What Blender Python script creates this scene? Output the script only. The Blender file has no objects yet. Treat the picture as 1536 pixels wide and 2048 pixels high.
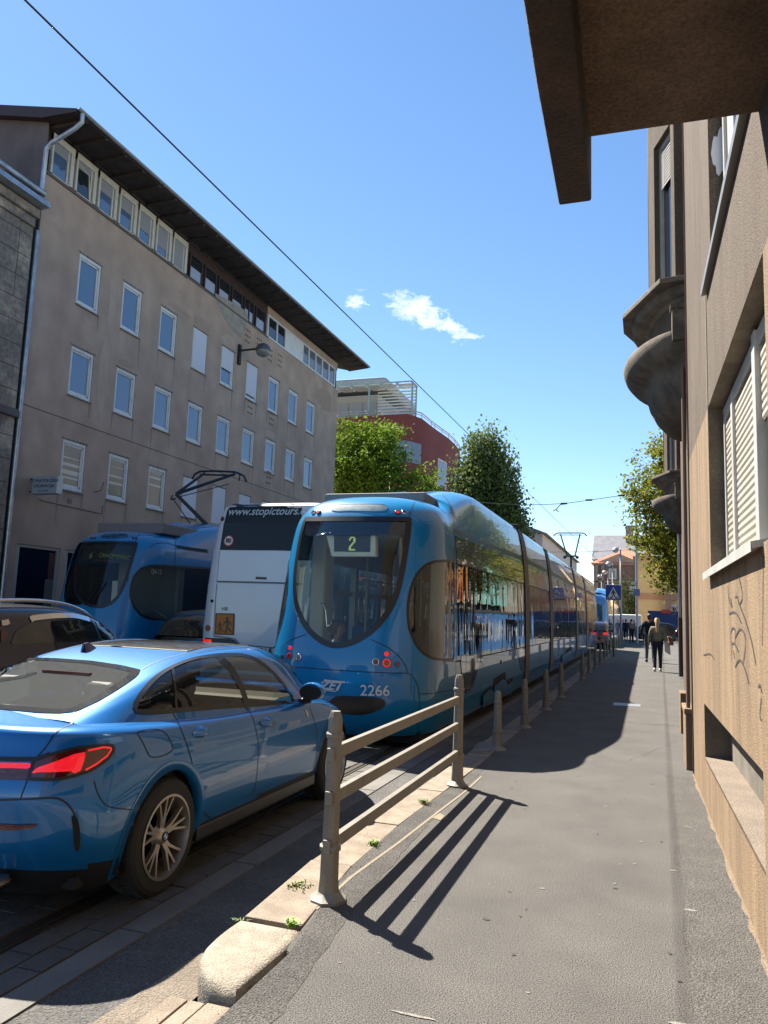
import bpy, bmesh, math, random
from mathutils import Vector, Matrix
from mathutils.bvhtree import BVHTree
random.seed(7)
R=math.radians
SC=bpy.context.scene; COL=SC.collection
# ---------------------------------------------------------------- camera
# x = right across the street, y = along the street, z = up (pavement top 0, road -0.12), metres
FPX=1538.0; EYE=Vector((0,0,1.6))
_yaw,_pit,_rol=R(18.94),R(7.43),R(2.0)
_F=Vector((-math.sin(_yaw)*math.cos(_pit),math.cos(_yaw)*math.cos(_pit),math.sin(_pit)))
_r=Vector((math.cos(_yaw),math.sin(_yaw),0)); _u=_r.cross(_F)
CR=_r*math.cos(_rol)+_u*math.sin(_rol); CU=-_r*math.sin(_rol)+_u*math.cos(_rol)
cam=bpy.data.cameras.new('camera'); camo=bpy.data.objects.new('camera',cam); COL.objects.link(camo)
mw=Matrix.Identity(4)
for i,v in enumerate((CR,CU,-_F)):
    for j in range(3): mw[j][i]=v[j]
mw[0][3],mw[1][3],mw[2][3]=EYE
camo.matrix_world=mw
cam.sensor_fit='VERTICAL'; cam.sensor_height=24; cam.lens=24*FPX/2048; cam.clip_start=.05; cam.clip_end=2000
SC.camera=camo
# ---------------------------------------------------------------- light
SUN=Vector((-.70,.465,1.02)).normalized()
w=bpy.data.worlds.new("World"); SC.world=w; w.use_nodes=True
nt=w.node_tree; bg=nt.nodes['Background']
sk=nt.nodes.new('ShaderNodeTexSky'); sk.sky_type='NISHITA'; sk.sun_disc=False
sk.sun_elevation=math.asin(SUN.z); sk.sun_rotation=math.atan2(SUN.x,SUN.y)
sk.air_density=1.0; sk.dust_density=.05; sk.ozone_density=2.2; sk.altitude=100
# wispy clouds: noise kept to two small regions of the sky
geo=nt.nodes.new('ShaderNodeTexCoord')
def wn(t,**k):
    n=nt.nodes.new(t)
    for a,b in k.items(): setattr(n,a,b)
    return n
def wmath(op,a,b=None):
    n=wn('ShaderNodeMath',operation=op)
    for i,v in enumerate((a,b)):
        if v is None: continue
        if isinstance(v,(int,float)): n.inputs[i].default_value=v
        else: nt.links.new(v,n.inputs[i])
    return n.outputs[0]
def skydir(px,py): return (_F*FPX+CR*(px-768)+CU*(1024-py)).normalized()
def wdot(v):
    n=wn('ShaderNodeVectorMath',operation='DOT_PRODUCT'); nt.links.new(geo.outputs['Generated'],n.inputs[0]); n.inputs[1].default_value=v
    return n.outputs['Value']
def blob(cx,cy,ang,a,b):
    c=skydir(cx,cy); r=CR-c*CR.dot(c); r.normalize(); u=c.cross(r)*-1
    u=CU-c*CU.dot(c)-r*CU.dot(r); u.normalize()
    t=r*math.cos(ang)+u*math.sin(ang); s=-r*math.sin(ang)+u*math.cos(ang)
    p=wmath('DIVIDE',wdot(t),a); q=wmath('DIVIDE',wdot(s),b)
    d=wmath('ADD',wmath('MULTIPLY',p,p),wmath('MULTIPLY',q,q))
    f=wmath('GREATER_THAN',wdot(c),.5)
    m=wmath('MAXIMUM',wmath('SUBTRACT',1.0,d),0.0)
    return wmath('MULTIPLY',m,f)
masks=[blob(835,622,R(-22),.058,.026),blob(905,655,R(-30),.036,.014),blob(945,672,R(-4),.022,.006),blob(712,605,R(-4),.024,.013),blob(725,577,0,.011,.007),blob(920,688,R(-10),.02,.006),
       blob(640,628,R(-5),.02,.006),blob(830,712,R(-40),.02,.007)]
gain=[1.0,.95,.85,.7,.45,.5,.25,.2]
tot=None
for m_,g_ in zip(masks,gain):
    v=wmath('MULTIPLY',m_,g_); tot=v if tot is None else wmath('MAXIMUM',tot,v)
mp=wn('ShaderNodeMapping'); mp.inputs['Scale'].default_value=(1,1,1.9); nt.links.new(geo.outputs['Generated'],mp.inputs[0])
ns=wn('ShaderNodeTexNoise'); ns.inputs['Scale'].default_value=46; ns.inputs['Detail'].default_value=10; ns.inputs['Roughness'].default_value=.74; ns.inputs['Distortion'].default_value=.6
nt.links.new(mp.outputs[0],ns.inputs['Vector'])
dn=wmath('SUBTRACT',wmath('ADD',wmath('MULTIPLY',tot,.62),wmath('MULTIPLY',ns.outputs[0],1.5)),1.02)
dn=wmath('MULTIPLY',dn,wmath('GREATER_THAN',tot,0.001))
cr=wn('ShaderNodeClamp'); nt.links.new(wmath('MULTIPLY',dn,1.7),cr.inputs[0])
mx=wn('ShaderNodeMixRGB'); nt.links.new(cr.outputs[0],mx.inputs[0])
hs=wn('ShaderNodeHueSaturation'); hs.inputs['Saturation'].default_value=1.12; hs.inputs['Value'].default_value=1.0
nt.links.new(sk.outputs[0],hs.inputs['Color'])
nt.links.new(hs.outputs[0],mx.inputs[1]); mx.inputs[2].default_value=(8.3,8.5,8.8,1)
nt.links.new(mx.outputs[0],bg.inputs['Color']); bg.inputs['Strength'].default_value=.062
sl=bpy.data.lights.new('sun','SUN'); sl.energy=4.7; sl.angle=R(.53); sl.color=(1,.93,.82)
so=bpy.data.objects.new('sun',sl); COL.objects.link(so); so.rotation_euler=SUN.to_track_quat('Z','Y').to_euler(); so.location=(-20,10,30)
SC.view_settings.view_transform='Standard'; SC.view_settings.look='None'; SC.view_settings.gamma=1; SC.view_settings.exposure=1.75
SC.cycles.max_bounces=8; SC.cycles.transparent_max_bounces=14; SC.cycles.caustics_reflective=False; SC.cycles.caustics_refractive=False
# ---------------------------------------------------------------- helpers
def ray(px,py): return (_F*FPX+CR*(px-768)+CU*(1024-py)).normalized()
def atX(px,py,X): d=ray(px,py); return EYE+d*((X-EYE.x)/d.x)
def atY(px,py,Y): d=ray(px,py); return EYE+d*((Y-EYE.y)/d.y)
def atZ(px,py,Z=0): d=ray(px,py); return EYE+d*((Z-EYE.z)/d.z)
def proj(p):
    v=Vector(p)-EYE; d=v.dot(_F)
    if d<.05: return (-9e3,-9e3)
    return 768+FPX*v.dot(CR)/d, 1024-FPX*v.dot(CU)/d
def lerp(a,b,t): return a+(b-a)*t
def interp(kn,x):
    if x<=kn[0][0]: return kn[0][1]
    for (a,va),(b,vb) in zip(kn,kn[1:]):
        if x<=b:
            t=(x-a)/(b-a); return va+(vb-va)*t
    return kn[-1][1]
def sinterp(kn,x):
    "catmull interpolation of knots"
    n=len(kn)
    if x<=kn[0][0]: return kn[0][1]
    if x>=kn[-1][0]: return kn[-1][1]
    for i in range(n-1):
        if x<=kn[i+1][0]:
            x0,y0=kn[i]; x1,y1=kn[i+1]; h=x1-x0; t=(x-x0)/h
            m0=(y1-kn[i-1][1])/(x1-kn[i-1][0]) if i>0 else (y1-y0)/h
            m1=(kn[i+2][1]-y0)/(kn[i+2][0]-x0) if i<n-2 else (y1-y0)/h
            return (2*t**3-3*t**2+1)*y0+(t**3-2*t**2+t)*h*m0+(-2*t**3+3*t**2)*y1+(t**3-t**2)*h*m1
class MB:
    def __init__(s): s.v=[]; s.f=[]; s.m=[]
    def add(s,vs,fs,mi=0):
        o=len(s.v); s.v+=[tuple(v) for v in vs]; s.f+=[tuple(i+o for i in f) for f in fs]; s.m+=[mi]*len(fs); return s
    def box(s,a,b,mi=0,tf=None):
        x0,y0,z0=a; x1,y1,z1=b
        x0,x1=min(x0,x1),max(x0,x1); y0,y1=min(y0,y1),max(y0,y1); z0,z1=min(z0,z1),max(z0,z1)
        vs=[(x0,y0,z0),(x1,y0,z0),(x1,y1,z0),(x0,y1,z0),(x0,y0,z1),(x1,y0,z1),(x1,y1,z1),(x0,y1,z1)]
        if tf: vs=[tf(Vector(v)) for v in vs]
        return s.add(vs,[(0,3,2,1),(4,5,6,7),(0,1,5,4),(1,2,6,5),(2,3,7,6),(3,0,4,7)],mi)
    def prism(s,poly,d,mi=0):
        "poly: list of 3D points, extruded by vector d"
        n=len(poly); d=Vector(d); vs=[Vector(p) for p in poly]; vs+= [p+d for p in vs]
        return s.add(vs,[tuple(range(n))[::-1],tuple(range(n,2*n))]+[(i,(i+1)%n,n+(i+1)%n,n+i) for i in range(n)],mi)
    def tube(s,pts,r,n=8,mi=0,cap=True):
        pts=[Vector(p) for p in pts]; rs=r if isinstance(r,(list,tuple)) else [r]*len(pts)
        rings=[]; prev=None
        for i,p in enumerate(pts):
            t=(pts[min(i+1,len(pts)-1)]-pts[max(i-1,0)]).normalized()
            if prev is None:
                a=Vector((0,0,1)) if abs(t.z)<.9 else Vector((1,0,0)); e=t.cross(a).normalized()
            else: e=(prev-t*prev.dot(t)).normalized()
            prev=e; g=t.cross(e)
            rings.append([p+(e*math.cos(2*math.pi*k/n)+g*math.sin(2*math.pi*k/n))*rs[i] for k in range(n)])
        vs=[q for rg in rings for q in rg]; fs=[]
        for i in range(len(pts)-1):
            for k in range(n): fs.append((i*n+k,i*n+(k+1)%n,(i+1)*n+(k+1)%n,(i+1)*n+k))
        if cap: fs+=[tuple(range(n))[::-1],tuple((len(pts)-1)*n+k for k in range(n))]
        return s.add(vs,fs,mi)
    def lathe(s,prof,c,axis='z',n=24,mi=0,caps=True):
        "prof: (r,h) list"
        c=Vector(c); vs=[]; fs=[]
        for r,h in prof:
            for k in range(n):
                a=2*math.pi*k/n; p,q=r*math.cos(a),r*math.sin(a)
                vs.append(c+Vector({'z':(p,q,h),'x':(h,p,q),'y':(q,h,p)}[axis]))
        for i in range(len(prof)-1):
            for k in range(n): fs.append((i*n+k,i*n+(k+1)%n,(i+1)*n+(k+1)%n,(i+1)*n+k))
        if caps and prof[0][0]>1e-4: fs.append(tuple(range(n))[::-1])
        if caps and prof[-1][0]>1e-4: fs.append(tuple((len(prof)-1)*n+k for k in range(n)))
        return s.add(vs,fs,mi)
    def grid(s,rows,mi=0,flip=False):
        n=len(rows[0]); vs=[p for r in rows for p in r]; fs=[]
        for i in range(len(rows)-1):
            for k in range(n-1):
                f=(i*n+k,i*n+k+1,(i+1)*n+k+1,(i+1)*n+k); fs.append(f[::-1] if flip else f)
        return s.add(vs,fs,mi)
def link(o,parent=None):
    COL.objects.link(o)
    if parent is not None: o.parent=parent
    return o
def obj(name,mb,mats,parent=None,smooth=False,bevel=0,autos=None):
    me=bpy.data.meshes.new(name); me.from_pydata([tuple(v) for v in mb.v],[],mb.f)
    mats=mats if isinstance(mats,(list,tuple)) else [mats]
    for m in mats: me.materials.append(m)
    if len(mats)>1: me.polygons.foreach_set('material_index',mb.m)
    bm=bmesh.new(); bm.from_mesh(me)
    bmesh.ops.remove_doubles(bm,verts=bm.verts,dist=1e-5)
    bmesh.ops.recalc_face_normals(bm,faces=bm.faces)
    bm.to_mesh(me); bm.free()
    if smooth: me.polygons.foreach_set('use_smooth',[True]*len(me.polygons))
    o=bpy.data.objects.new(name,me); link(o,None)
    if smooth and smooth is not True: me.set_sharp_from_angle(angle=R(smooth))
    if bevel:
        b=o.modifiers.new('bevel','BEVEL'); b.width=bevel; b.segments=2; b.limit_method='ANGLE'; b.angle_limit=R(35)
    if parent is not None:
        o.parent=parent
        o.matrix_parent_inverse=Matrix.Translation(parent.location).inverted() if parent.parent is None else Matrix.Identity(4)
    return o
def part(name,mb,mats,parent,**k):
    return obj(name,mb,mats,parent,**k)
def sub(name,mb,mats,parent,**k):
    o=obj(name,mb,mats,None,**k); o.parent=parent; return o
def thing(name,label,cat,loc=(0,0,0),group=None):
    o=bpy.data.objects.new(name,None); COL.objects.link(o); o.location=loc; o.empty_display_size=.2
    tag(o,label,cat,group); return o
def tag(o,label,cat,group=None):
    o['label']=label; o['category']=cat
    if group: o['group']=group
    return o
def struct(o): o['kind']='structure'; return o
def copy_tree(o,delta,label=None,group=None):
    c=o.copy(); COL.objects.link(c); c.location=o.location+Vector(delta)
    if label: c['label']=label
    if group: c['group']=group
    for ch in list(o.children):
        mi_=ch.matrix_parent_inverse.copy(); d=ch.copy(); COL.objects.link(d); d.parent=c; d.matrix_parent_inverse=mi_
        for g in list(ch.children):
            e=g.copy(); COL.objects.link(e); e.parent=d
    return c
# ---------------------------------------------------------------- materials
MATS={}
def mat(name,col,rough=.6,metal=0,coat=0,col2=None,vs=3.0,vr=(.4,.6),bump=0,bs=80,spec=.5,stretch=None,emis=0,fine=0,fs=300,sheen=0,detail=6,rv=0,crough=.03,gl=False):
    m=bpy.data.materials.new(name); MATS[name]=m; m.use_nodes=True; t=m.node_tree; N=t.nodes; L=t.links
    p=N['Principled BSDF']; p.inputs['Base Color'].default_value=(*col,1); p.inputs['Roughness'].default_value=rough
    p.inputs['Metallic'].default_value=metal; p.inputs['Coat Weight'].default_value=coat; p.inputs['Coat Roughness'].default_value=crough
    p.inputs['Specular IOR Level'].default_value=spec
    if emis: p.inputs['Emission Color'].default_value=(*col,1); p.inputs['Emission Strength'].default_value=emis
    tc=N.new('ShaderNodeTexCoord'); src=tc.outputs['Object']
    if stretch:
        mp=N.new('ShaderNodeMapping'); mp.inputs['Scale'].default_value=stretch; L.new(src,mp.inputs[0]); st=mp.outputs[0]
    else: st=src
    cur=None
    if col2:
        n=N.new('ShaderNodeTexNoise'); n.inputs['Scale'].default_value=vs; n.inputs['Detail'].default_value=detail; n.inputs['Roughness'].default_value=.62; L.new(st,n.inputs['Vector'])
        r=N.new('ShaderNodeValToRGB'); r.color_ramp.elements[0].position=vr[0]; r.color_ramp.elements[1].position=vr[1]
        r.color_ramp.elements[0].color=(*col,1); r.color_ramp.elements[1].color=(*col2,1); L.new(n.outputs[0],r.inputs[0]); cur=r.outputs[0]
        if rv:
            mr=N.new('ShaderNodeMapRange'); mr.inputs[3].default_value=rough; mr.inputs[4].default_value=rough+rv; L.new(n.outputs[0],mr.inputs[0]); L.new(mr.outputs[0],p.inputs['Roughness'])
    if fine:
        n=N.new('ShaderNodeTexNoise'); n.inputs['Scale'].default_value=fs; n.inputs['Detail'].default_value=3; L.new(src,n.inputs['Vector'])
        r=N.new('ShaderNodeMapRange'); r.inputs[1].default_value=.3; r.inputs[2].default_value=.7; r.inputs[3].default_value=1-fine; r.inputs[4].default_value=1+fine; L.new(n.outputs[0],r.inputs[0])
        mxx=N.new('ShaderNodeVectorMath'); mxx.operation='SCALE'
        if cur: L.new(cur,mxx.inputs[0])
        else: mxx.inputs[0].default_value=col
        L.new(r.outputs[0],mxx.inputs['Scale']); cur=mxx.outputs[0]
    if cur: L.new(cur,p.inputs['Base Color'])
    if bump:
        n=N.new('ShaderNodeTexNoise'); n.inputs['Scale'].default_value=bs; n.inputs['Detail'].default_value=4; L.new(src,n.inputs['Vector'])
        b=N.new('ShaderNodeBump'); b.inputs['Strength'].default_value=bump; b.inputs['Distance'].default_value=.02; L.new(n.outputs[0],b.inputs['Height']); L.new(b.outputs[0],p.inputs['Normal'])
    return m
def glassmat(name,tint=(.5,.55,.5),ior=1.5,refl=(1,1,1),rough=0.0,bump=0,bs=1.0,dirt_sheen=None,bst=None):
    m=bpy.data.materials.new(name); m.use_nodes=True; t=m.node_tree; N=t.nodes; L=t.links; N.remove(N['Principled BSDF'])
    tr=N.new('ShaderNodeBsdfTransparent'); tr.inputs[0].default_value=(*tint,1)
    g=N.new('ShaderNodeBsdfGlossy'); g.inputs['Color'].default_value=(*refl,1); g.inputs['Roughness'].default_value=rough
    fr=N.new('ShaderNodeFresnel'); fr.inputs[0].default_value=ior
    gg_=N.new('ShaderNodeNewGeometry'); a1=N.new('ShaderNodeMath'); a1.operation='MULTIPLY_ADD'; a1.inputs[1].default_value=-2; a1.inputs[2].default_value=1; L.new(gg_.outputs['Backfacing'],a1.inputs[0]); a2=N.new('ShaderNodeMath'); a2.operation='POWER'; a2.inputs[0].default_value=ior; L.new(a1.outputs[0],a2.inputs[1]); L.new(a2.outputs[0],fr.inputs[0])
    mx=N.new('ShaderNodeMixShader'); L.new(fr.outputs[0],mx.inputs[0]); L.new(tr.outputs[0],mx.inputs[1]); L.new(g.outputs[0],mx.inputs[2])
    if bump:
        tc=N.new('ShaderNodeTexCoord'); n=N.new('ShaderNodeTexNoise'); n.inputs['Scale'].default_value=bs; n.inputs['Detail'].default_value=1
        if bst:
            mp=N.new('ShaderNodeMapping'); mp.inputs['Scale'].default_value=bst; L.new(tc.outputs['Object'],mp.inputs[0]); L.new(mp.outputs[0],n.inputs['Vector'])
        else: L.new(tc.outputs['Object'],n.inputs['Vector'])
        b=N.new('ShaderNodeBump'); b.inputs['Strength'].default_value=bump; b.inputs['Distance'].default_value=.05; L.new(n.outputs[0],b.inputs['Height']); L.new(b.outputs[0],g.inputs['Normal']); L.new(b.outputs[0],fr.inputs['Normal'])
    last=mx.outputs[0]
    if dirt_sheen:
        d=N.new('ShaderNodeBsdfDiffuse'); d.inputs[0].default_value=(.75,.78,.76,1)
        tc=N.new('ShaderNodeTexCoord'); n=N.new('ShaderNodeTexNoise'); n.inputs['Scale'].default_value=110; n.inputs['Detail'].default_value=3; L.new(tc.outputs['Object'],n.inputs['Vector'])
        mr=N.new('ShaderNodeMapRange'); mr.inputs[1].default_value=.42; mr.inputs[2].default_value=.7; mr.inputs[3].default_value=dirt_sheen*.75; mr.inputs[4].default_value=dirt_sheen; L.new(n.outputs[0],mr.inputs[0])
        m2=N.new('ShaderNodeMixShader'); L.new(mr.outputs[0],m2.inputs[0]); L.new(last,m2.inputs[1]); L.new(d.outputs[0],m2.inputs[2]); last=m2.outputs[0]
    L.new(last,N['Material Output'].inputs[0]); return m
def panemat(name,base,ior=1.9,rough=.02,col2=None):
    m=mat(name,base,rough=rough,spec=1.0,col2=col2,vs=.6); p=m.node_tree.nodes['Principled BSDF']; p.inputs['IOR'].default_value=ior; p.inputs['Specular IOR Level'].default_value=.5
    return m
asphalt=mat('pavement asphalt',(.078,.073,.066),.9,col2=(.112,.105,.095),vs=1.6,vr=(.3,.7),bump=.7,bs=150,fine=1.0,fs=150)
road_m=mat('road asphalt',(.075,.071,.066),.85,col2=(.11,.104,.096),vs=1.3,bump=.9,bs=85,fine=.55,fs=95)
gutter_m=mat('sandy gutter',(.15,.12,.09),.9,col2=(.2,.165,.125),vs=3,bump=.8,bs=90,fine=.4,fs=120)
conc=mat('concrete strip',(.12,.113,.103),.85,col2=(.16,.15,.137),vs=2,bump=.25,bs=120,fine=.2,fs=220)
kerb_m=mat('granite kerb',(.185,.145,.105),.85,col2=(.26,.21,.158),vs=5,bump=.45,bs=120,fine=.2,fs=160)
paver_m=mat('track pavers',(.065,.06,.056),.8,col2=(.095,.088,.08),vs=2.5,bump=.3,bs=60,fine=.2,fs=150)
joint_m=mat('sand joint',(.10,.085,.06),.95)
rail_m=mat('rail steel',(.25,.23,.21),.35,metal=.9)
iron=mat('dark iron',(.03,.03,.03),.6,metal=.5)
black=mat('black trim',(.012,.012,.013),.35)
matte=mat('matte black',(.01,.01,.01),.9)
rubber=mat('tyre rubber',(.018,.018,.018),.85,bump=.2,bs=40)
white_p=mat('white window frame',(.7,.69,.66),.5,col2=(.55,.53,.48),vs=4,vr=(.5,.75))
galv=mat('zinc gutter',(.42,.45,.48),.38,metal=.75,col2=(.3,.32,.35),vs=4)
def post_m_(): return mat('weathered metal post',(.20,.18,.145),.6,metal=.15,col2=(.25,.225,.185),vs=9,vr=(.4,.7),bump=.15,bs=60,fine=.1,fs=90,stretch=(1,1,.4))
post_m=post_m_()
# ================================================================ GROUND
# one wide ground sheet well below, road, then raised pavement
g=MB(); g.add([(-400,-120,-.20),(400,-120,-.20),(400,900,-.20),(-400,900,-.20)],[(0,1,2,3)])
struct(obj('ground',g,mat('far ground',(.16,.15,.13),.9,col2=(.2,.19,.16),vs=.2)))
g=MB(); g.add([(-13.2,-15,-.12),(-1.9,-15,-.12),(-1.9,130,-.12),(-13.2,130,-.12)],[(0,1,2,3)])
g.add([(-80,130,-.12),(60,130,-.12),(60,160,-.12),(-80,160,-.12)],[(0,1,2,3)])
struct(obj('road',g,road_m))
# gravelly gutter strip beside the dropped kerb
g=MB(); g.add([(-2.22,-2,-.115),(-1.9,-2,-.115),(-1.9,3.6,-.115),(-2.12,3.6,-.115),(-2.2,2.5,-.115)],[(0,1,2,3,4)])
struct(obj('gutter',g,gutter_m))
# concrete strip and track paving
g=MB()
for a,b in [(-2.66,-2.5),(-4.78,-4.62)]:
    y=-6
    while y<70:
        g.box((a,y+.008,-.12),(b,y+1.2,-.111)); y+=1.21
struct(obj('concrete strip',g,conc,bevel=0))
def paving(x0,x1,y0,y1,nx,ln,z,mb,jit=.004):
    wd=(x1-x0)/nx; k=0
    for i in range(nx):
        y=y0+(ln/2 if i%2 else 0)-ln
        while y<y1:
            dz=random.uniform(-jit,jit)
            mb.box((x0+i*wd+.006,y+.006,z-.03),(x0+(i+1)*wd-.006,y+ln-.006,z+dz)); y+=ln
g=MB(); g.add([(-4.62,-6,-.117),(-2.66,-6,-.117),(-2.66,70,-.117),(-4.62,70,-.117)],[(0,1,2,3)])
struct(obj('track joint sand',g,joint_m)); 
g=MB()
for a,b,n in [(-2.98,-2.67,2),(-4.30,-3.12,7),(-4.61,-4.44,1)]: paving(a,b,-3,26,n,.24,-.106,g)
struct(obj('track paving',g,paver_m))
g=MB()
for x in (-3.05,-4.37):
    for xx,wd in ((x-.045,.055),(x+.035,.02)): g.box((xx,-6,-.16),(xx+wd,110,-.104))
for x in (-9.9,-11.2): g.box((x,-6,-.13),(x+.06,110,-.112))
tag(obj('tram rail',g,rail_m),'steel tram rails set in the small paving blocks of the road','rail')
# pavement slab
def wallx(y):   # frontage line on the right
    if y<9.2: return .602-.0155*y
    return .46+(y-9.2)*.0355
ys=[-6,0,2,3,3.05,4,5,6,7,8,9.2,12,16,20,24.8]
g=MB()
L_=[]; 
def inner(y): return -1.60-.0*y if y<3.1 else (-1.74 if y<12 else -1.74)
left=[(-1.60,y) for y in (-6,0,2,3.0,3.52)]+[(-1.63,3.55),(-1.77,4.6),(-1.80,5.6),(-1.78,6.5),(-1.73,7.7),(-1.72,9),(-1.72,12),(-1.72,25),(-1.72,70)]
rt=[(wallx(y)+.3,y) for y in (-6,0,3,9.2)]+[(wallx(24.8)+.3,24.8),(6,24.9),(6,70)]
poly=left+rt[::-1]
bm=bmesh.new(); vs=[bm.verts.new((x,y,0)) for x,y in poly]; f=bm.faces.new(vs); r_=bmesh.ops.extrude_face_region(bm,geom=[f])
for v in [e for e in r_['geom'] if isinstance(e,bmesh.types.BMVert)]: v.co.z=-.2
bmesh.ops.recalc_face_normals(bm,faces=bm.faces)
me=bpy.data.meshes.new('pavement'); bm.to_mesh(me); bm.free(); me.materials.append(asphalt); struct(link(bpy.data.objects.new('pavement',me)))
g=MB(); g.add([(-1.85,70,-.02),(60,70,-.02),(60,130,-.02),(-1.85,130,-.02)],[(0,1,2,3)]); struct(obj('far pavement',g,asphalt))
g=MB(); g.box((-16,-15,-.15),(-13.2,130,0)); struct(obj('far side pavement',g,asphalt))
# kerb stones
def stone(mb,x0a,x1a,ya,x0b,x1b,yb,z,zl):
    vs=[(x0a,ya,zl),(x1a,ya,zl),(x1b,yb,zl),(x0b,yb,zl),(x0a+.012,ya,z),(x1a,ya,z),(x1b,yb,z),(x0b+.012,yb,z)]
    vs=vs[:4]+[(x0a,ya,z-.03),(x0b,yb,z-.03)]+vs[4:]
    # 0..3 bottom,4 near-left upper,5 far-left upper,6 nl top,7 nr top,8 fr top,9 fl top
    mb.add(vs,[(0,3,2,1),(0,4,5,3),(4,6,9,5),(6,7,8,9),(1,2,8,7),(0,1,7,6,4),(3,5,9,8,2)])
g=MB(); y=3.80; k=0
def kx0(y): return interp([(3.7,-2.0),(4.7,-2.07),(6.5,-2.02),(9,-2.0),(80,-2.0)],y)
def kx1(y): return interp([(3.5,-1.63),(4.6,-1.77),(5.6,-1.80),(6.5,-1.78),(7.7,-1.73),(9,-1.72),(80,-1.72)],y)+.0
while y<70:
    ln=random.uniform(.9,1.25); dz=random.uniform(-.006,.006)+.004
    stone(g,kx0(y),kx1(y)-.004,y+.008,kx0(y+ln),kx1(y+ln)-.004,y+ln-.006,dz,-.2); y+=ln
struct(obj('kerb',g,kerb_m,bevel=.006))
# rounded end stone
pl=[(-1.635,3.08),(-1.70,3.08),(-1.80,3.13),(-1.885,3.2),(-1.945,3.29),(-1.985,3.40),(-2.0,3.52),(-2.005,3.64),(-2.0,3.785),(-1.655,3.785),(-1.625,3.6)]
g=MB(); n=len(pl); cx=sum(p[0] for p in pl)/n; cy=sum(p[1] for p in pl)/n
lv=[(1.0,-.2),(1.0,-.05),(.985,-.022),(.95,-.004),(.89,.008),(.8,.013),(.5,.015)]
rows=[[ (cx+(x-cx)*s,cy+(yy-cy)*s,z) for x,yy in pl+[pl[0]]] for s,z in lv]
g.grid(rows); g.add([rows[-1][i] for i in range(n)],[tuple(range(n))])
struct(obj('kerb end stone',g,mat('worn granite',(.30,.26,.20),.85,col2=(.22,.185,.14),vs=9,bump=.45,bs=120,fine=.4,fs=130),smooth=50))
# dropped kerb towards the camera, two worn grooves
g=MB(); y=3.05
while y>-5:
    ln=1.1; g.box((-1.93,y-ln+.008,-.2),(-1.845,y,-.045)); g.box((-1.835,y-ln+.008,-.2),(-1.76,y,-.045)); g.box((-1.75,y-ln+.008,-.2),(-1.606,y,-.04)); y-=ln
g.box((-1.93,-5,-.2),(-1.606,3.05,-.055))
struct(obj('dropped kerb',g,kerb_m,bevel=.004))
# concrete seam line in the pavement and small patches
g=MB(); pts=[(-1.70,4.05),(-1.71,4.6),(-1.66,5.4),(-1.62,6.4),(-1.585,7.15),(-1.58,7.9)]
for (x0,y0),(x1,y1) in zip(pts,pts[1:]): g.add([(x0-.011,y0,.004),(x0+.011,y0,.004),(x1+.011,y1,.004),(x1-.011,y1,.004)],[(0,1,2,3)])
g.add([(-1.62,6.15,.004),(-1.53,6.1,.004),(-1.5,6.2,.004),(-1.6,6.32,.004)],[(0,1,2,3)])
struct(obj('pavement seam',g,mat('sandy seam',(.2,.165,.12),.9,fine=.3,fs=150)))
# rectangular covers and patches in the shade
g=MB()
for x0,y0,x1,y1 in [(-.62,15.6,-.12,16.1)]: g.box((x0,y0,-.01),(x1,y1,.006))
tag(obj('manhole_cover',g,mat('cover metal',(.22,.22,.24),.5,metal=.3),bevel=.003),'grey rectangular metal access cover flush in the shaded pavement','cover')
g=MB()
for x0,y0,x1,y1 in [(-2.02,9.55,-1.75,9.95),(-1.98,11.3,-1.74,11.6),(-1.98,8.4,-1.8,8.75)]: g.box((x0,y0,-.05),(x1,y1,.010))
struct(obj('kerb patch',g,mat('patch concrete',(.17,.155,.135),.9,fine=.2,fs=120),bevel=.004))
# pavement wear: pale smears, gum spots, tar seams
rr=random.Random(17); g=MB()
def blotch(mb,x,y,rx,ry,z=.0035,n=14):
    mb.add([(x+rx*math.cos(2*math.pi*i/n)*rr.uniform(.6,1.15),y+ry*math.sin(2*math.pi*i/n)*rr.uniform(.6,1.15),z) for i in range(n)],[tuple(range(n))])
for x,y,rx,ry in ((.12,3.55,.05,.02),(.22,4.9,.05,.012),(.15,5.6,.03,.012),(-.05,6.2,.02,.01),(-.75,2.95,.14,.012),(-.9,3.2,.10,.01),(-.6,4.9,.02,.012),(.3,6.8,.03,.01),(-1.1,5.9,.012,.01),(-.35,7.2,.02,.012),(-1.25,4.4,.014,.01)): blotch(g,x,y,rx,ry)
for i in range(60): blotch(g,rr.uniform(-1.55,.4),rr.uniform(2.4,14),rr.uniform(.004,.012),rr.uniform(.004,.012))
struct(obj('pavement smears',g,mat('pale smear',(.20,.185,.165),.9,fine=.5,fs=120)))
g=MB()
for i in range(45): blotch(g,rr.uniform(-1.5,.4),rr.uniform(2.4,16),rr.uniform(.008,.022),rr.uniform(.006,.018))
for y in (13.1,17.9,22.6,29.5,35.5,41): g.add([(-1.66,y,.003),(1.6,y+rr.uniform(-.1,.1),.003),(1.6,y+.03,.003),(-1.66,y+.03,.003)],[(0,1,2,3)]) if y>17 else g.add([(-1.66,y,.003),(.55,y+.05,.003),(.55,y+.07,.003),(-1.66,y+.025,.003)],[(0,1,2,3)])
struct(obj('pavement stains',g,mat('dark stain',(.05,.045,.04),.9)))
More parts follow.
